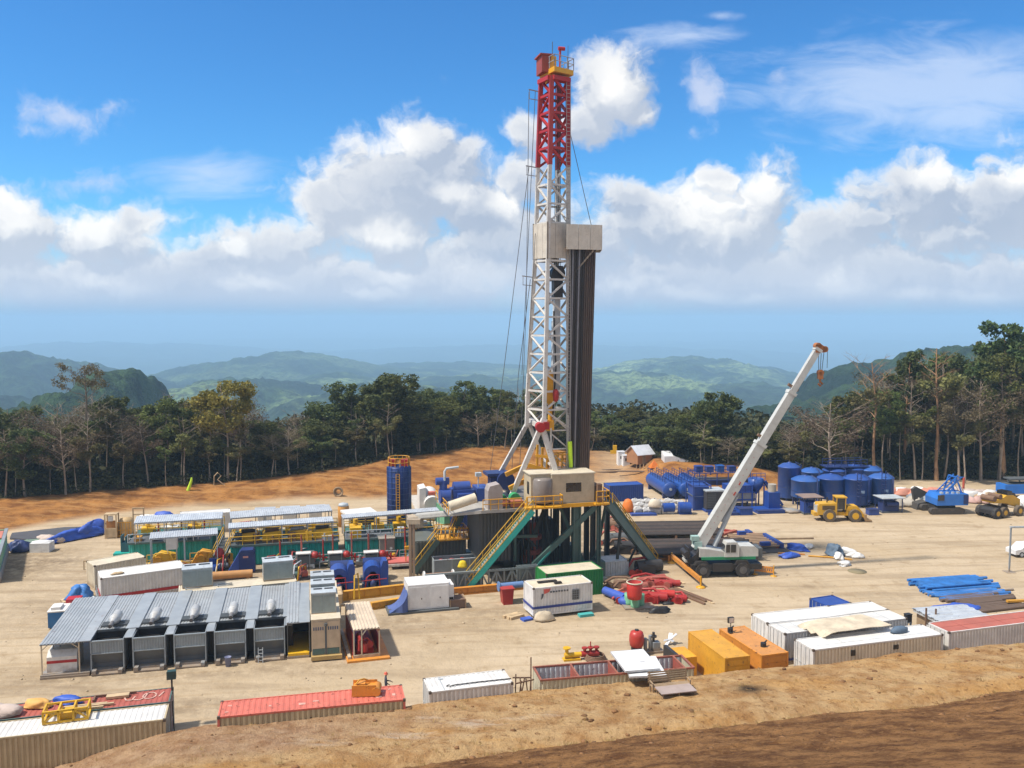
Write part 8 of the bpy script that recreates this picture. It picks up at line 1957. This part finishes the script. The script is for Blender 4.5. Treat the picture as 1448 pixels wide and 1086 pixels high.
# white bulk sacks
SK = mm('white_bulk_bag', (.50, .49, .47), .8, dirt=.35, streak=0, bump=.4, bscale=6); nS = 0
sb = MB(); sb.lathe([(.55, 0), (.68, .12), (.72, .5), (.70, .8), (.5, .95), (.15, .98), (.1, 1.15), (0, 1.15)], 4, smooth=False); sb.v = [(x + .05 * math.sin(9 * z + x * 7), y + .05 * math.cos(8 * z + y * 5), z) for x, y, z in sb.v]; sbo = None
rs = random.Random(12)
for row, (py, x0, x1) in enumerate(((714, 898, 965), (720, 897, 960), (726, 903, 952))):
    for px in np.arange(x0, x1, 9.0):
        g = G(px + rs.uniform(-1.5, 1.5), py)
        if sbo is None: sbo = sb.build('bulk_bag', SK); o = sbo
        else: o = sbo.copy(); col.objects.link(o)
        tag(o, 'white bulk bag standing in the rows left of the blue mixing plant', 'bag', 'white bulk bags in rows', g, R(50) + rs.uniform(-.15, .15)); o.scale = (1, 1, rs.uniform(.75, 1.05)); o.name = 'bulk_bag'
tag(MB().blob((0, 0, 0), (.8, .8, 1.7), 3, 12, 8, .08).build('orange_cover', mm('orange_tarp', (.62, .16, .02), .6, dirt=.15, streak=0, bump=.4, bscale=3)), 'orange tarp cover at the left end of the white bulk bags', 'tarp', loc=G(888, 724), rz=.2)
tag(MB().blob((0, 0, 0), (1.0, .8, 1.0), 4, 12, 8, .05).build('cream_dome', mm('cream_tarp', (.58, .50, .38), .7, dirt=.2, streak=0)), 'rounded cream cover on top of the white bulk bags', 'tarp', loc=G(926, 717, 1.0), rz=.2)
b = MB(); b.box(0, 0, 0, 3.6, 1.0, .3); tag(b.build('blue_pallet', BLUE), 'blue pallet in front of the white bulk bags', 'pallet', loc=G(893, 730), rz=R(5))
t = thing('blue_pump', 'blue round pump body right of the white bulk bags', 'pump', G(960, 727), R(6))
b = MB(); b.cyl((0, .2, .9), (1.7, .0, .9), .8, n=16); b.box(0, -.3, 0, 1.8, .8, .3); b.cyl((-2.2, .4, .9), (-.6, .4, .9), .65, n=14); b.build('body', BLUE, t)
b = MB(); b.cyl((1.7, 0, .9), (1.76, 0, .9), .25, n=10); b.build('cap', LGREY, t)
# --- yellow wheel loaders
def loader(label, px, py, rz, flip=1, folded=False):
    t = thing('wheel_loader', label, 'loader', G(px, py), rz, 'yellow wheel loaders'); L = 6.6
    LY = mm('loader_yellow', (.62, .34, .015), .45, dirt=.3, streak=.2, dirtcol=(.30, .19, .08))
    b = MB(); b.prism([(0, .3, .9), (2.6, .3, .9), (2.6, .3, 2.5), (.2, .3, 2.4), (0, .3, 2.0)], (0, 1.9, 0)); b.prism([(-.4, .5, .7), (.2, .5, .7), (.2, .5, 1.2), (-.4, .5, 1.2)], (0, 1.5, 0)); b.build('engine_body', LY, t)
    b = MB(); b.box(-.03, .5, 1.2, .0, 2.0, 2.1); b.build('grille', LGREY, t)
    b = MB(); b.box(.6, .28, 1.6, 2.3, .3, 2.2); b.build('vent', mm('loader_vent_brown', (.10, .06, .02), .6), t)  # dark brown vent panel on the engine side
    b = MB(); b.prism([(4.0, .45, .8), (6.0, .45, .7), (6.1, .45, 1.3), (5.4, .45, 2.1), (4.2, .45, 2.1), (3.9, .45, 1.6)], (0, 1.6, 0)); b.bar((2.5, 1.25, 1.0), (4.2, 1.25, 1.0), 1.2, .5); b.build('front_frame', LY, t)
    for y in (.55, 1.85): b = MB(); b.bar((4.6, y, 1.9), (6.5, y, .6), .25, .4); b.build('lift_arm', LY, t)
    b = MB(); b.prism([(6.3, 0, .1), (7.3, 0, .1), (7.2, 0, .3), (6.6, 0, .4), (6.5, 0, 1.1), (6.3, 0, 1.0)], (0, 2.5, 0)); b.build('bucket', mm('bucket_steel', (.30, .19, .09), .6, dirt=.5), t)
    b = MB(); b.prism([(2.55, .5, 1.6), (3.9, .5, 1.6), (3.8, .5, 3.2), (2.7, .5, 3.2)], (0, 1.5, 0)); b.build('cab', GLASS, t)
    b = MB(); b.box(2.5, .4, 3.2, 4.0, 2.1, 3.35)
    for x in (2.6, 3.8):
        for y in (.46, 2.0): b.box(x - .05, y - .04, 1.6, x + .05, y + .06, 3.2)
    b.build('cab_roof', LY, t)
    b = MB(); b.cyl((1.5, 1.2, 2.4), (1.5, 1.2, 3.2), .09, n=8); b.build('exhaust', BLK, t)
    b = MB(); b.tube([(2.7, .2, .6), (2.7, .2, 2.6), (3.6, .2, 2.6), (3.6, .2, 1.2)], .035, 5); b.build('grab_rail', BLK, t)
    for y in (.6, 1.8): b = MB(); b.cyl((-.06, y, 2.2), (0, y, 2.2), .12, n=10); b.build('headlight', LAMPM, t)
    for x in (1.55, 5.0):
        for y in (-.1, 2.0): b = MB(); b.cyl((x, y, .85), (x, y + .6, .85), .85, n=22); w = b.build('wheel', mm('dusty_tyre', (.10, .08, .06), .95, dirt=.7, dirtcol=(.30, .22, .13)), t); b = MB(); b.cyl((x, y - .02 if y < 1 else y + .3, .85), (x, y + .3 if y < 1 else y + .62, .85), .46, n=14); b.build('rim', LY, w)
    return t
loader('yellow wheel loader parked in front of the blue tank farm', 1157, 738, R(-2))
t = thing('telehandler', 'yellow machine with black front frame at the right edge', 'loader', G(1416, 733), R(24))
LY = M_['loader_yellow']
b = MB(); b.box(-1.6, .0, .6, .4, 2.6, 1.1); b.prism([(-1.4, .3, 1.1), (.3, .3, 1.1), (.5, .3, 1.6), (-1.2, .3, 1.5)], (0, 2.0, 0)); b.build('front_frame', BLK, t)
b = MB(); b.prism([(-1.0, .5, 2.1), (1.5, .5, 1.9), (4.4, .5, 1.0), (4.4, .5, 2.2), (3, .5, 2.9), (1.6, .5, 3.0), (.5, .5, 2.5), (-1.0, .5, 2.5)], (0, 1.9, 0)); b.build('body', LY, t)
b = MB(); b.cyl((-.9, .4, 2.7), (-.9, 2.4, 2.7), .4, n=12); b.cyl((.4, .5, 2.9), (.4, 2.3, 2.9), .35, n=12); b.build('hydraulics', RUST, t)
b = MB(); b.box(1.8, .6, 2.9, 2.8, 2.2, 3.5); b.build('cab', GLASS, t)
for x in (-.9, .6, 3.6):
    for y in (-.2, 2.3): b = MB(); b.cyl((x, y, .75), (x, y + .55, .75), .75, n=20); w = b.build('wheel', M_['dusty_tyre'] if x > 0 else TYRE, t); b = MB(); b.cyl((x, y - .02 if y < 1 else y + .4, .75), (x, y + .1 if y < 1 else y + .57, .75), .36, n=12); b.build('rim', LY, w)
# --- blue crawler crane
t = thing('crawler_crane', 'blue crawler crane with a short lattice gantry in front of the forest', 'crane', G(1316, 728), R(3))
CBL = mm('crawler_blue', (.010, .15, .52), .4, dirt=.2, streak=.2, dirtcol=(.12, .15, .2))
for y in (0, 2.6):
    b = MB(); pr = [(.45 - .45 * math.sin(a), y, .45 - .45 * math.cos(a)) for a in np.linspace(0, math.pi, 7)] + [(4.6 + .45 * math.sin(a), y, .45 + .45 * math.cos(a)) for a in np.linspace(0, math.pi, 7)]; b.prism(pr, (0, .75, 0)); b.build('track', mm('track_steel', (.05, .045, .04), .7, dirt=.6), t)
b = MB(); b.box(1, .75, .5, 4, 2.6, 1.1); b.cyl((2.6, 1.7, 1.0), (2.6, 1.7, 1.3), .9, n=14); b.build('undercarriage', BLK, t)
b = MB(); b.prism([(.9, 0, 1.3), (5.4, 0, 1.3), (5.4, 0, 2.9), (1.4, 0, 2.9), (.9, 0, 2.2)], (0, 3.3, 0)); b.build('house', CBL, t)
b = MB(); b.box(4.7, -.03, 1.5, 5.43, .0, 2.8); b.box(5.4, .2, 1.5, 5.43, 3.1, 2.8); b.build('rear_panel', NAVY, t)
b = MB()
for y in (.7, 2.6): b.bar((3.2, y, 2.9), (3.9, y, 5.2), .16); b.bar((4.8, y, 2.9), (3.9, y, 5.2), .16); b.bar((2.2, y, 2.9), (3.9, y, 4.6), .12)
b.bar((3.9, .7, 5.2), (3.9, 2.6, 5.2), .2); b.bar((3.9, 1.6, 5.2), (5.6, 1.6, 5.0), .12); b.build('gantry', CBL, t)
for y in (.9, 2.4): b = MB(); b.cyl((3.9, y, 5.2), (5.3, y, 2.9), .035, n=5); b.build('stay_rope', BLK, t)
b = MB(); b.box(.95, -.04, 2.0, 1.9, -.0, 2.8); b.build('cab_window', GLASS, t)
b = MB()
for (x0, z0_), (x1, z1_) in (((1.4, 2.4), (4.4, 5.4)),):
    for y in (1.1, 2.2):
        b.bar((x0, y, z0_), (x1, y, z1_), .12); b.bar((x0 + .5, y, z0_ - .3), (x1 + .5, y, z1_ - .3), .12)
        for k in range(7): f = k / 7; b.bar((x0 + 3 * f, y, z0_ + 3 * f), (x0 + 3 * f + .9, y, z0_ + 3 * f + .1), .08)
b.build('boom_butt', CBL, t)
b = MB(); b.cyl((5.55, 1.6, 3.4), (5.55, 1.6, 5.0), .16, n=8); b.build('signal_post', mm('signal_red', (.5, .08, .04), .6), t)
b = MB()
for x in (1.6, 2.4, 3.2, 4.0): b.box(x, .3, 2.9, x + .3, .8, 3.15)
b.build('roof_fitting', LGREY, t)
t = thing('dark_bucket', 'dark digging bucket and arm left of the blue crawler crane', 'bucket', G(1296, 721), R(5))
b = MB(); b.prism([(0, 0, 0), (2.4, 0, 0), (2.9, 0, .6), (1.6, 0, 1.2), (.2, 0, .9)], (0, 1.6, 0)); b.prism([(.8, 2, .8), (3.0, 2, 2.0), (1.0, 2, 3.0), (.4, 2, 2.6)], (0, .5, 0)); b.build('body', mm('charcoal_steel', (.05, .048, .045), .7, dirt=.4), t)
b = MB()
for k in range(4): b.bar((1.6 + .1 * k, .2 + .35 * k, 1.1), (2.9, .2 + .35 * k, 1.9), .1)
b.build('rods', WHITE, t)
# --- heaps of pipes and bags along the trees at the right
ra = random.Random(5)
heap = [(1268, 700, 'long salmon tarp heap along the trees right of the tank farm', mm('salmon_tarp', (.52, .22, .15), .75, dirt=.3, streak=0, bump=.4, bscale=3), (4.6, 1.0, .9)), (1290, 699, 'pale tarp heap behind the dark digging bucket', WTARP, (2.6, 1.0, 1.2)), (1278, 716, 'grey rubble heap left of the dark digging bucket', mm('pale_rubble', (.40, .36, .30), .9, dirt=.6, dirtcol=(.12, .10, .08), streak=0, scale=1.6), (2.4, 1.3, 1.4)),
        (1304, 712, 'grey steel sheet heap behind the digging bucket', GREY, (2.0, 1.2, 1.6)), (1312, 700, 'salmon pink bags behind the blue crawler crane', M_['salmon_tarp'], (3.0, .9, 1.2)), (1380, 704, 'white sheeted heap right of the blue crawler crane', WTARP, (3.2, 1.0, 1.1)), (1385, 711, 'pink and white bags right of the blue crawler crane', mm('pink_bag', (.50, .32, .28), .8, dirt=.4, streak=0), (1.6, .9, 1.0)), (1362, 698, 'beige rubble heap behind the blue crawler crane', CANV, (3.4, .9, .9)),
        (1402, 704, 'brown rubble heap behind the yellow machine at the right edge', WOOD, (2.6, .9, 1.0)), (1444, 716, 'white heap at the right edge behind the yellow machine', WTARP, (2.2, 1.4, 1.6))]
for k, (px, py, lb, m, s_) in enumerate(heap):
    b = MB()
    for q in range(4): b.blob((s_[0] * (q - 1.5) * .5, ra.uniform(-.3, .3), 0), (s_[0] * .42, s_[1] * ra.uniform(.7, 1.1), s_[2] * ra.uniform(.6, 1.05)), k * 7 + q, 10, 7, .35)
    tag(b.build('covered_heap', m), lb, 'heap', loc=G(px, py), rz=R(4))
t = thing('blue_truck', 'blue truck body at the right edge in front of the forest', 'truck', G(1421, 706), R(4))
b = MB(); b.box(0, 0, .8, 6.5, 2.4, 2.2); b.build('cargo_box', CBL, t)
b = MB(); b.box(.6, .3, 2.2, 6.0, 2.2, 2.3); b.box(1.0, .3, 2.9, 5.8, 2.2, 3.1)
for x in (1.2, 3, 5): b.cyl((x, 1.2, 2.2), (x, 1.2, 3.0), .12, n=6)
b.build('rack', DGREY, t)
for x in (1.2, 5): b = MB(); b.cyl((x, -.05, .5), (x, .3, .5), .5, n=14); b.build('wheel', TYRE, t)
# --- litter on the open yard
def cloth(label, px, py, m, r, seed, name='tarp', cat='tarp'):
    return tag(MB().blob((0, 0, 0), r, seed, 14, 8, .4).build(name, m), label, cat, loc=G(px, py), rz=seed * .7)
cloth('blue tarp bundle lying right of the black mats, the upper one', 1127, 778, BLUET, (1.0, .6, .7), 71); cloth('blue tarp bundle lying right of the black mats, the lower one', 1116, 788, BLUET, (1.0, .55, .5), 72)
cloth('white sack beside the upper blue tarp bundle', 1142, 775, WTARP, (.9, .5, .45), 73, 'white_sack', 'sack')
cloth('dark slate bundle among white sacks on the open yard', 1180, 785, M_['slate_tarp'], (1.0, .8, 1.1), 74); cloth('white sack just right of the dark slate bundle', 1199, 783, WTARP, (.9, .5, .6), 75, 'white_sack', 'sack'); cloth('white sack at the far right of the yard litter', 1210, 788, WTARP, (.8, .5, .5), 76, 'white_sack', 'sack'); cloth('white sack lowest in front of the dark slate bundle', 1194, 799, WTARP, (.9, .5, .4), 77, 'white_sack', 'sack'); cloth('pinkish sack on top of the yard litter', 1176, 778, M_['pink_bag'], (.9, .5, .5), 78, 'pink_sack', 'sack'); cloth('white plastic beside the dark slate bundle', 1186, 791, WTARP, (.5, .4, .7), 79, 'white_sack', 'sack')
for lb, px, py, dx, dy, m in (('orange pole lying left of the blue tarp bundles', 1100, 783, 3, -.6, ORNG), ('long yellow hose lying on the yard left of the white sacks', 1143, 787, 4.5, -1.6, OCHRE), ('short brown stick across the yellow hose', 1157, 788, 1.2, .5, WOOD)):
    b = MB(); b.tube([(0, 0, .08), (dx * .5, dy * .4, .10), (dx, dy, .08)], .10); tag(b.build('pole', m), lb, 'pole', loc=G(px, py), rz=0)
b = MB(); b.lathe([(1.0, .0), (1.0, .05), (0, .05)], 20); tag(b.build('ground_cover', mm('dull_olive_plate', (.22, .18, .10), .9, dirt=.4)), 'round dull metal plate on the open yard', 'plate', loc=G(1212, 808), rz=0)
# --- right edge: grey gantry, white car, blue pipes, racks, sheets
t = thing('steel_gantry', 'grey steel goal-like gantry at the right edge', 'gantry', G(1427, 809), R(3))
b = MB(); b.box(-.07, -.07, 0, .07, .07, 4.9); b.box(-.5, -.5, 0, .5, .5, .06); b.build('post', GREY, t)
b = MB(); b.box(-.1, -.1, 4.9, 6, .1, 5.08); b.build('crossbeam', LGREY, t)
t = thing('parked_car', 'white car cut by the right edge near the gantry', 'car', G(1436, 789), R(8))
b = MB(); b.prism([(0, 0, .35), (4.2, 0, .35), (4.2, 0, .95), (3.2, 0, 1.0), (2.6, 0, 1.5), (1.3, 0, 1.5), (.8, 0, 1.0), (0, 0, .85)], (0, 1.7, 0)); b.build('body', M_['clean_white_paint'], t)
b = MB(); b.prism([(.95, -.01, 1.0), (1.4, -.01, 1.42), (2.5, -.01, 1.42), (3.0, -.01, 1.0)], (0, 1.72, 0)); b.build('window', GLASS, t)
for x in (.8, 3.3): b = MB(); b.cyl((x, -.03, .33), (x, .2, .33), .33, n=14); w = b.build('wheel', TYRE, t); b = MB(); b.cyl((x, -.05, .33), (x, -.03, .33), .2, n=10); b.build('rim', LGREY, w)
PBL = mm('pipe_blue', (.02, .16, .46), .5, dirt=.3, streak=0, dirtcol=(.10, .14, .2), var=.3)
def bundle(label, pA, pB, n, r, m, ln=None, seed=0, name='pipe_bundle', layers=1):
    a_, c_ = G(*pA), G(*pB); L = (c_ - a_).length; rz_ = math.atan2(c_.y - a_.y, c_.x - a_.x); rr_ = random.Random(seed); b = MB()
    for k in range(n):
        for l in range(layers):
            y = k * r * 2.15 + rr_.uniform(-.02, .02); x = rr_.uniform(-.7, .7); b.cyl((x, y + l * r, r + l * r * 1.75), (x + L * rr_.uniform(.75, 1.0), y + l * r + rr_.uniform(-.12, .12), r + l * r * 1.75), r, n=8)
    return tag(b.build(name, m), label, 'pipes', None, (a_.x, a_.y, 0), rz_)
bundle('upper stack of blue pipes near the right edge', (1312, 838), (1412, 830), 9, .16, PBL, seed=1, layers=2)
bundle('short pale blue pipes left of the blue pipe stack', (1308, 843), (1330, 845), 5, .14, PBL, seed=2)
bundle('lower stack of blue and grey pipes by the right edge', (1340, 851), (1440, 842), 8, .15, PBL, seed=3)
bundle('grey pipes between the two stacks of blue pipes', (1322, 844), (1440, 836), 4, .12, GREY, seed=4)
cloth('crumpled blue tarp below the blue pipe stacks', 1356, 862, M_['blue_tarp'], (2.0, .8, .5), 81)
bundle('brown pipes racked behind the corrugated sheets', (1380, 868), (1470, 858), 14, .16, mm('brown_pipe', (.13, .085, .06), .6, dirt=.5), seed=5)
b = MB(); b.box(0, 0, .4, 1.8, .3, .6); b.box(2.2, .2, .4, 3.4, .5, .55); tag(b.build('yellow_bar', OCHRE), 'yellow bars on the brown pipes at the right edge', 'bars', loc=G(1425, 858), rz=R(6))
a_, c_ = G(1352, 880, 1.7), G(1428, 874, 1.7); L = (c_ - a_).length
t = thing('sheet_stack', 'stack of pale corrugated sheets by the red-roofed container', 'sheets', (a_.x, a_.y, 0), math.atan2(c_.y - a_.y, c_.x - a_.x))
b = MB(); b.corr((-1.4, 4.0, 1.75), (0, -4.0, 0), (L, 0, 0), (0, 0, 1), .8, .06, .05); b.box(-1.3, .1, 1.45, L - 1.5, 3.9, 1.69); b.build('sheets', GALV, t)
for x in (-1.0, L - 2.0): b = MB(); b.box(x, .3, 0, x + .2, 3.8, 1.45); b.build('trestle', WOOD, t)
b = MB(); b.box(0, 0, 0, .12, .12, 2.4); b.box(.9, .1, 0, 1.02, .22, 2.3); tag(b.build('rusty_post', RUST), 'rusty post between the cream-sided and red-roofed containers', 'post', loc=G(1308, 898), rz=0)
# ================================================================ BACK AND LEFT EDGE
def on_land(px, py):
    """first meeting of the sight line with the sculpted ground"""
    d = ray(px, py); t = 95.0
    while t < 260:
        p = d * t; z = CAMZ + p.z
        if z < float(land_z(p.x, p.y)): return Vector((p.x, p.y, float(land_z(p.x, p.y))))
        t += .2
    return G(px, py)
p = on_land(917, 656)
t = thing('wooden_shack', 'small brown wooden shack with a pale tin roof behind the derrick', 'shack', (p.x - 1.9, p.y, p.z - .2), R(28)); t.scale = (.82, .82, .82)
SW = mm('shack_boards', (.36, .17, .075), .85, dirt=.4, streak=.4)
b = MB(); b.prism([(0, 0, 0), (0, 4.0, 0), (0, 4.0, 2.3), (0, 2.0, 3.7), (0, 0, 2.3)], (3.8, 0, 0))
for k in range(12): b.box(3.8, .1 + k * .33, .0, 3.83, .3 + k * .33, 2.2)
b.build('wall', SW, t)
b = MB()
for s_ in (0, 1):
    y0, y1 = (-.55, 2.0) if s_ == 0 else (4.55, 2.0)
    b.prism([(-.4, y0, 1.95), (4.3, y0, 1.95), (4.3, y1, 3.75), (-.4, y1, 3.75)], (0, 0, .09))
b.build('roof', mm('tin_roof', (.66, .68, .72), .4, metal=.2, dirt=.2, streak=.1), t)
b = MB(); b.box(1.2, -.04, 0, 2.1, 0, 1.9); b.build('door', WOOD, t)
for lb, px, py, h, dx in (('taller white cabinet of the pair left of the shack', 879, 658, 2.5, 0), ('lower white cabinet of the pair left of the shack', 886, 659, 1.9, 0)):
    p = on_land(px, py); t = thing('white_outhouse', lb, 'cabinet', (p.x - .6, p.y, p.z - .1), R(10))
    b = MB(); b.box(0, 0, 0, 1.25, 1.2, h); b.box(-.05, -.05, h, 1.3, 1.25, h + .08); b.build('body', M_['clean_white_paint'], t)
    b = MB(); b.box(.35, -.03, h * .5, .8, 0, h * .5 + .5); b.build('window', GLASS, t)
p = on_land(946, 657)
t = thing('white_tent', 'low white tarpaulin shelter on the mound right of the shack', 'tent', (p.x - .5, p.y + 1.5, p.z - .2), R(4))
b = MB(); b.prism([(0, 0, 0), (0, 0, 1.3), (0, 2.4, 1.9), (0, 2.4, 0)], (1.6, 0, 0)); b.prism([(1.6, 0, 0), (1.6, 0, 1.3), (4.6, 0, .3), (4.6, 0, 0)], (0, 2.2, 0)); b.build('tarpaulin', M_['clean_white_paint'], t)
p = on_land(926, 663)
t = thing('orange_tent', 'small orange tent below the shack', 'tent', (p.x - .7, p.y, p.z), R(10))
b = MB(); b.add([(0, 0, 0), (1.7, 0, 0), (1.7, 1.4, 0), (0, 1.4, 0), (.85, .7, 1.35)], [(0, 1, 4), (1, 2, 4), (2, 3, 4), (3, 0, 4), (3, 2, 1, 0)]); b.build('canvas', M_['orange_tarp'], t)
for k, px in enumerate(range(900, 924, 5)):
    p = on_land(px, 664 - k * .2); b = MB(); b.box(-.06, -.06, -.3, .06, .06, .9); tag(b.build('stake', LWOOD), 'short pale wooden stake in the row below the shack', 'stake', 'stakes below the shack', (p.x, p.y, p.z), 0)
p = on_land(867, 642); b = MB(); b.box(0, 0, 0, .7, .6, 1.6); b.box(-.5, .1, 0, 0, .5, .6); tag(b.build('yellow_bin', YEL), 'small yellow object among the trees left of the shack', 'bin', loc=(p.x, p.y, p.z), rz=0)
for k, (px, py, dx, dy) in enumerate([(862, 668, 12, 2), (905, 668, 8, -1), (845, 672, 14, 3)]):
    p = on_land(px, py); b = MB(); b.bar((0, 0, .15), (dx, dy, .25), .3, .25); tag(b.build('log', mm('grey_log', (.22, .15, .10), .9, dirt=.4)), ['long grey log lying on the sand behind the doghouse', 'shorter log lying below the shack', 'grey log nearest the derrick pipes'][k], 'log', loc=(p.x - dx / 2, p.y, p.z), rz=0)
# lime marker and timber frame on the bank at the left
p = on_land(266, 694); b = MB(); b.cyl((0, 0, 0), (.55, 0, 1.5), .28, .2, n=10); b.cyl((.55, 0, 1.5), (.6, 0, 2.0), .2, .12, n=10)
tag(b.build('windsock', M_['lime_fabric']), 'bright lime windsock leaning on the earth bank at the left', 'windsock', loc=(p.x, p.y, p.z), rz=0)
p = on_land(307, 686); b = MB(); b.tube([(-.5, 0, -.2), (-.45, 0, 1.4), (.1, 0, 2.0), (.7, 0, 1.5), (.1, 0, .9), (1.5, 0, -.3)], .09, 6)
tag(b.build('bent_branch', LWOOD), 'pale bent branch frame on the earth bank right of the lime windsock', 'branch', loc=(p.x, p.y, p.z), rz=0)
p = on_land(478, 703); b = MB()
for k in range(3): b.tube([((.7 - .12 * k) * math.cos(a * .52), .2 + .12 * k, .75 + (.7 - .12 * k) * math.sin(a * .52)) for a in range(13)], .12, 6)
tag(b.build('cable_reel', WOOD), 'brown cable reel standing at the foot of the earth bank', 'reel', loc=(p.x, p.y, p.z), rz=0)
# left edge: open green skip, sheets, tarps, bags
t = thing('green_skip', 'open mint green skip with a grey side at the left edge', 'skip', G(0, 824), R(116.5))
b = MB(); b.box(0, 0, .3, 13, .15, 2.9); b.box(0, 3.2, .3, 13, 3.35, 2.9); b.box(0, .15, .3, .15, 3.2, 2.9); b.box(12.85, .15, .3, 13, 3.2, 2.9); b.box(.15, .15, .3, 12.85, 3.2, 2.6); b.build('body', MINT, t)
b = MB(); b.box(-.1, -.12, .0, 13.1, -.003, 1.2); b.box(-.1, -.15, 2.8, 13.1, .2, 3.0); b.build('side_rail', GREY, t)
b = MB(); b.box(9, .3, 2.62, 12.8, 3.1, 2.8); b.build('lid', mm('faded_salmon', (.48, .17, .12), .7, dirt=.3), t)
def flat(label, pts, m, z=.06, name='ground_sheet'):
    v = [tuple(G(*q)) for q in pts]; v = [(x, y, float(land_z(x, y)) + z) for x, y, _ in v]; n = len(v); b = MB(); b.add(v + [(x, y, zz - .35) for x, y, zz in v], [tuple(range(n))] + [(i, n + i, n + (i + 1) % n, (i + 1) % n) for i in range(n)])
    return tag(b.build(name, m), label, 'sheet')
flat('large dark grey sheet spread at the foot of the earth bank, left', [(14, 763), (17, 756), (90, 748), (128, 747), (126, 752), (95, 760), (40, 765)], mm('dark_sheet', (.065, .068, .08), .7, dirt=.3, streak=0), .25)
flat('muted green sheet spread below the dark grey one at the left', [(18, 772), (40, 764), (92, 760), (84, 764), (40, 771)], mm('muted_green_sheet', (.14, .20, .15), .8, dirt=.4, streak=0), .2)
cloth('long blue tarp heap ending at the pale wooden cabinet, left', 108, 762, BLUET, (3.2, .9, 1.1), 91); cloth('blue tarp heap highest beside the pale wooden cabinet', 132, 755, BLUET, (2.2, .9, 1.5), 92)
cloth('navy tarp bundle right of the green skip at the left edge', 28, 779, NAVY, (1.4, 1.0, 1.1), 93); cloth('beige canvas lying right of the white bag cube', 68, 764, CANV, (1.5, .6, .6), 94); cloth('pale canvas end of the long blue tarp heap', 84, 767, CANV, (.8, .6, .8), 95)
t = thing('white_bale', 'square white sheeted bale on the ground at the left', 'bale', G(42, 782), R(6))
b = MB(); b.box(0, 0, 0, 2.2, 1.6, 1.1); b.blob((1.1, .8, .9), (1.15, .85, .35), 3, 12, 7, .15); b.build('bag', WTARP, t)
p = G(148, 762); t = thing('wooden_cabinet', 'pale upright wooden cabinet at the right end of the blue tarps', 'cabinet', tuple(p), R(8))
b = MB()
for x in (0, 1.35):
    for y in (0, 1.0): b.box(x, y, 0, x + .14, y + .14, 3.0)
b.box(0, 0, 3.0, 1.49, 1.14, 3.12); b.box(.14, .05, .1, 1.35, 1.1, 1.3); b.build('frame', LWOOD, t)
b = MB(); b.box(.14, .3, 1.3, 1.35, .5, 2.2); b.build('back', mm('orange_brown_board', (.38, .17, .05), .7), t)
b = MB(); b.box(.45, .1, 2.2, 1.0, .35, 2.85); b.build('sign', WHITE, t)
p = G(166, 760); t = thing('caged_tank', 'tan caged tank on an ochre pallet beside the wooden cabinet', 'tank', tuple(p), R(8))
b = MB(); b.lathe([(0, .3), (.85, .3), (.9, .5), (.9, 1.9), (.7, 2.3), (0, 2.4)], 16, (.9, .8, 0)); b.build('vessel', mm('buff_plastic', (.50, .34, .16), .6, dirt=.3), t)
b = MB()
for k in range(6): b.box(.05 + .32 * k, -.12, .2, .12 + .32 * k, -.05, 1.9)
for z in (.9, 1.9): b.box(0, -.14, z, 1.8, -.12, z + .08)
b.box(-.05, -.1, 0, 1.9, 1.8, .28); b.build('cage', OCHRE, t)
b = MB(); b.box(0, 0, 0, 1.7, 1.3, 1.6); b.box(0, .0, 1.6, .12, 1.3, 2.4); b.box(.5, 0, 1.6, .62, 1.3, 2.3); b.box(1.0, 0, 1.6, 1.12, 1.3, 2.4); tag(b.build('teal_box', mm('petrol_paint', (.01, .10, .13), .5, dirt=.3)), 'dark petrol blue box at the left end of the teal tanks', 'box', loc=G(171, 787), rz=R(10))
b = MB(); b.box(0, 0, 0, 2.0, 1.2, .5); tag(b.build('teal_tray', TEAL), 'low teal tray left of the dark petrol blue box', 'tray', loc=G(160, 789), rz=R(10))
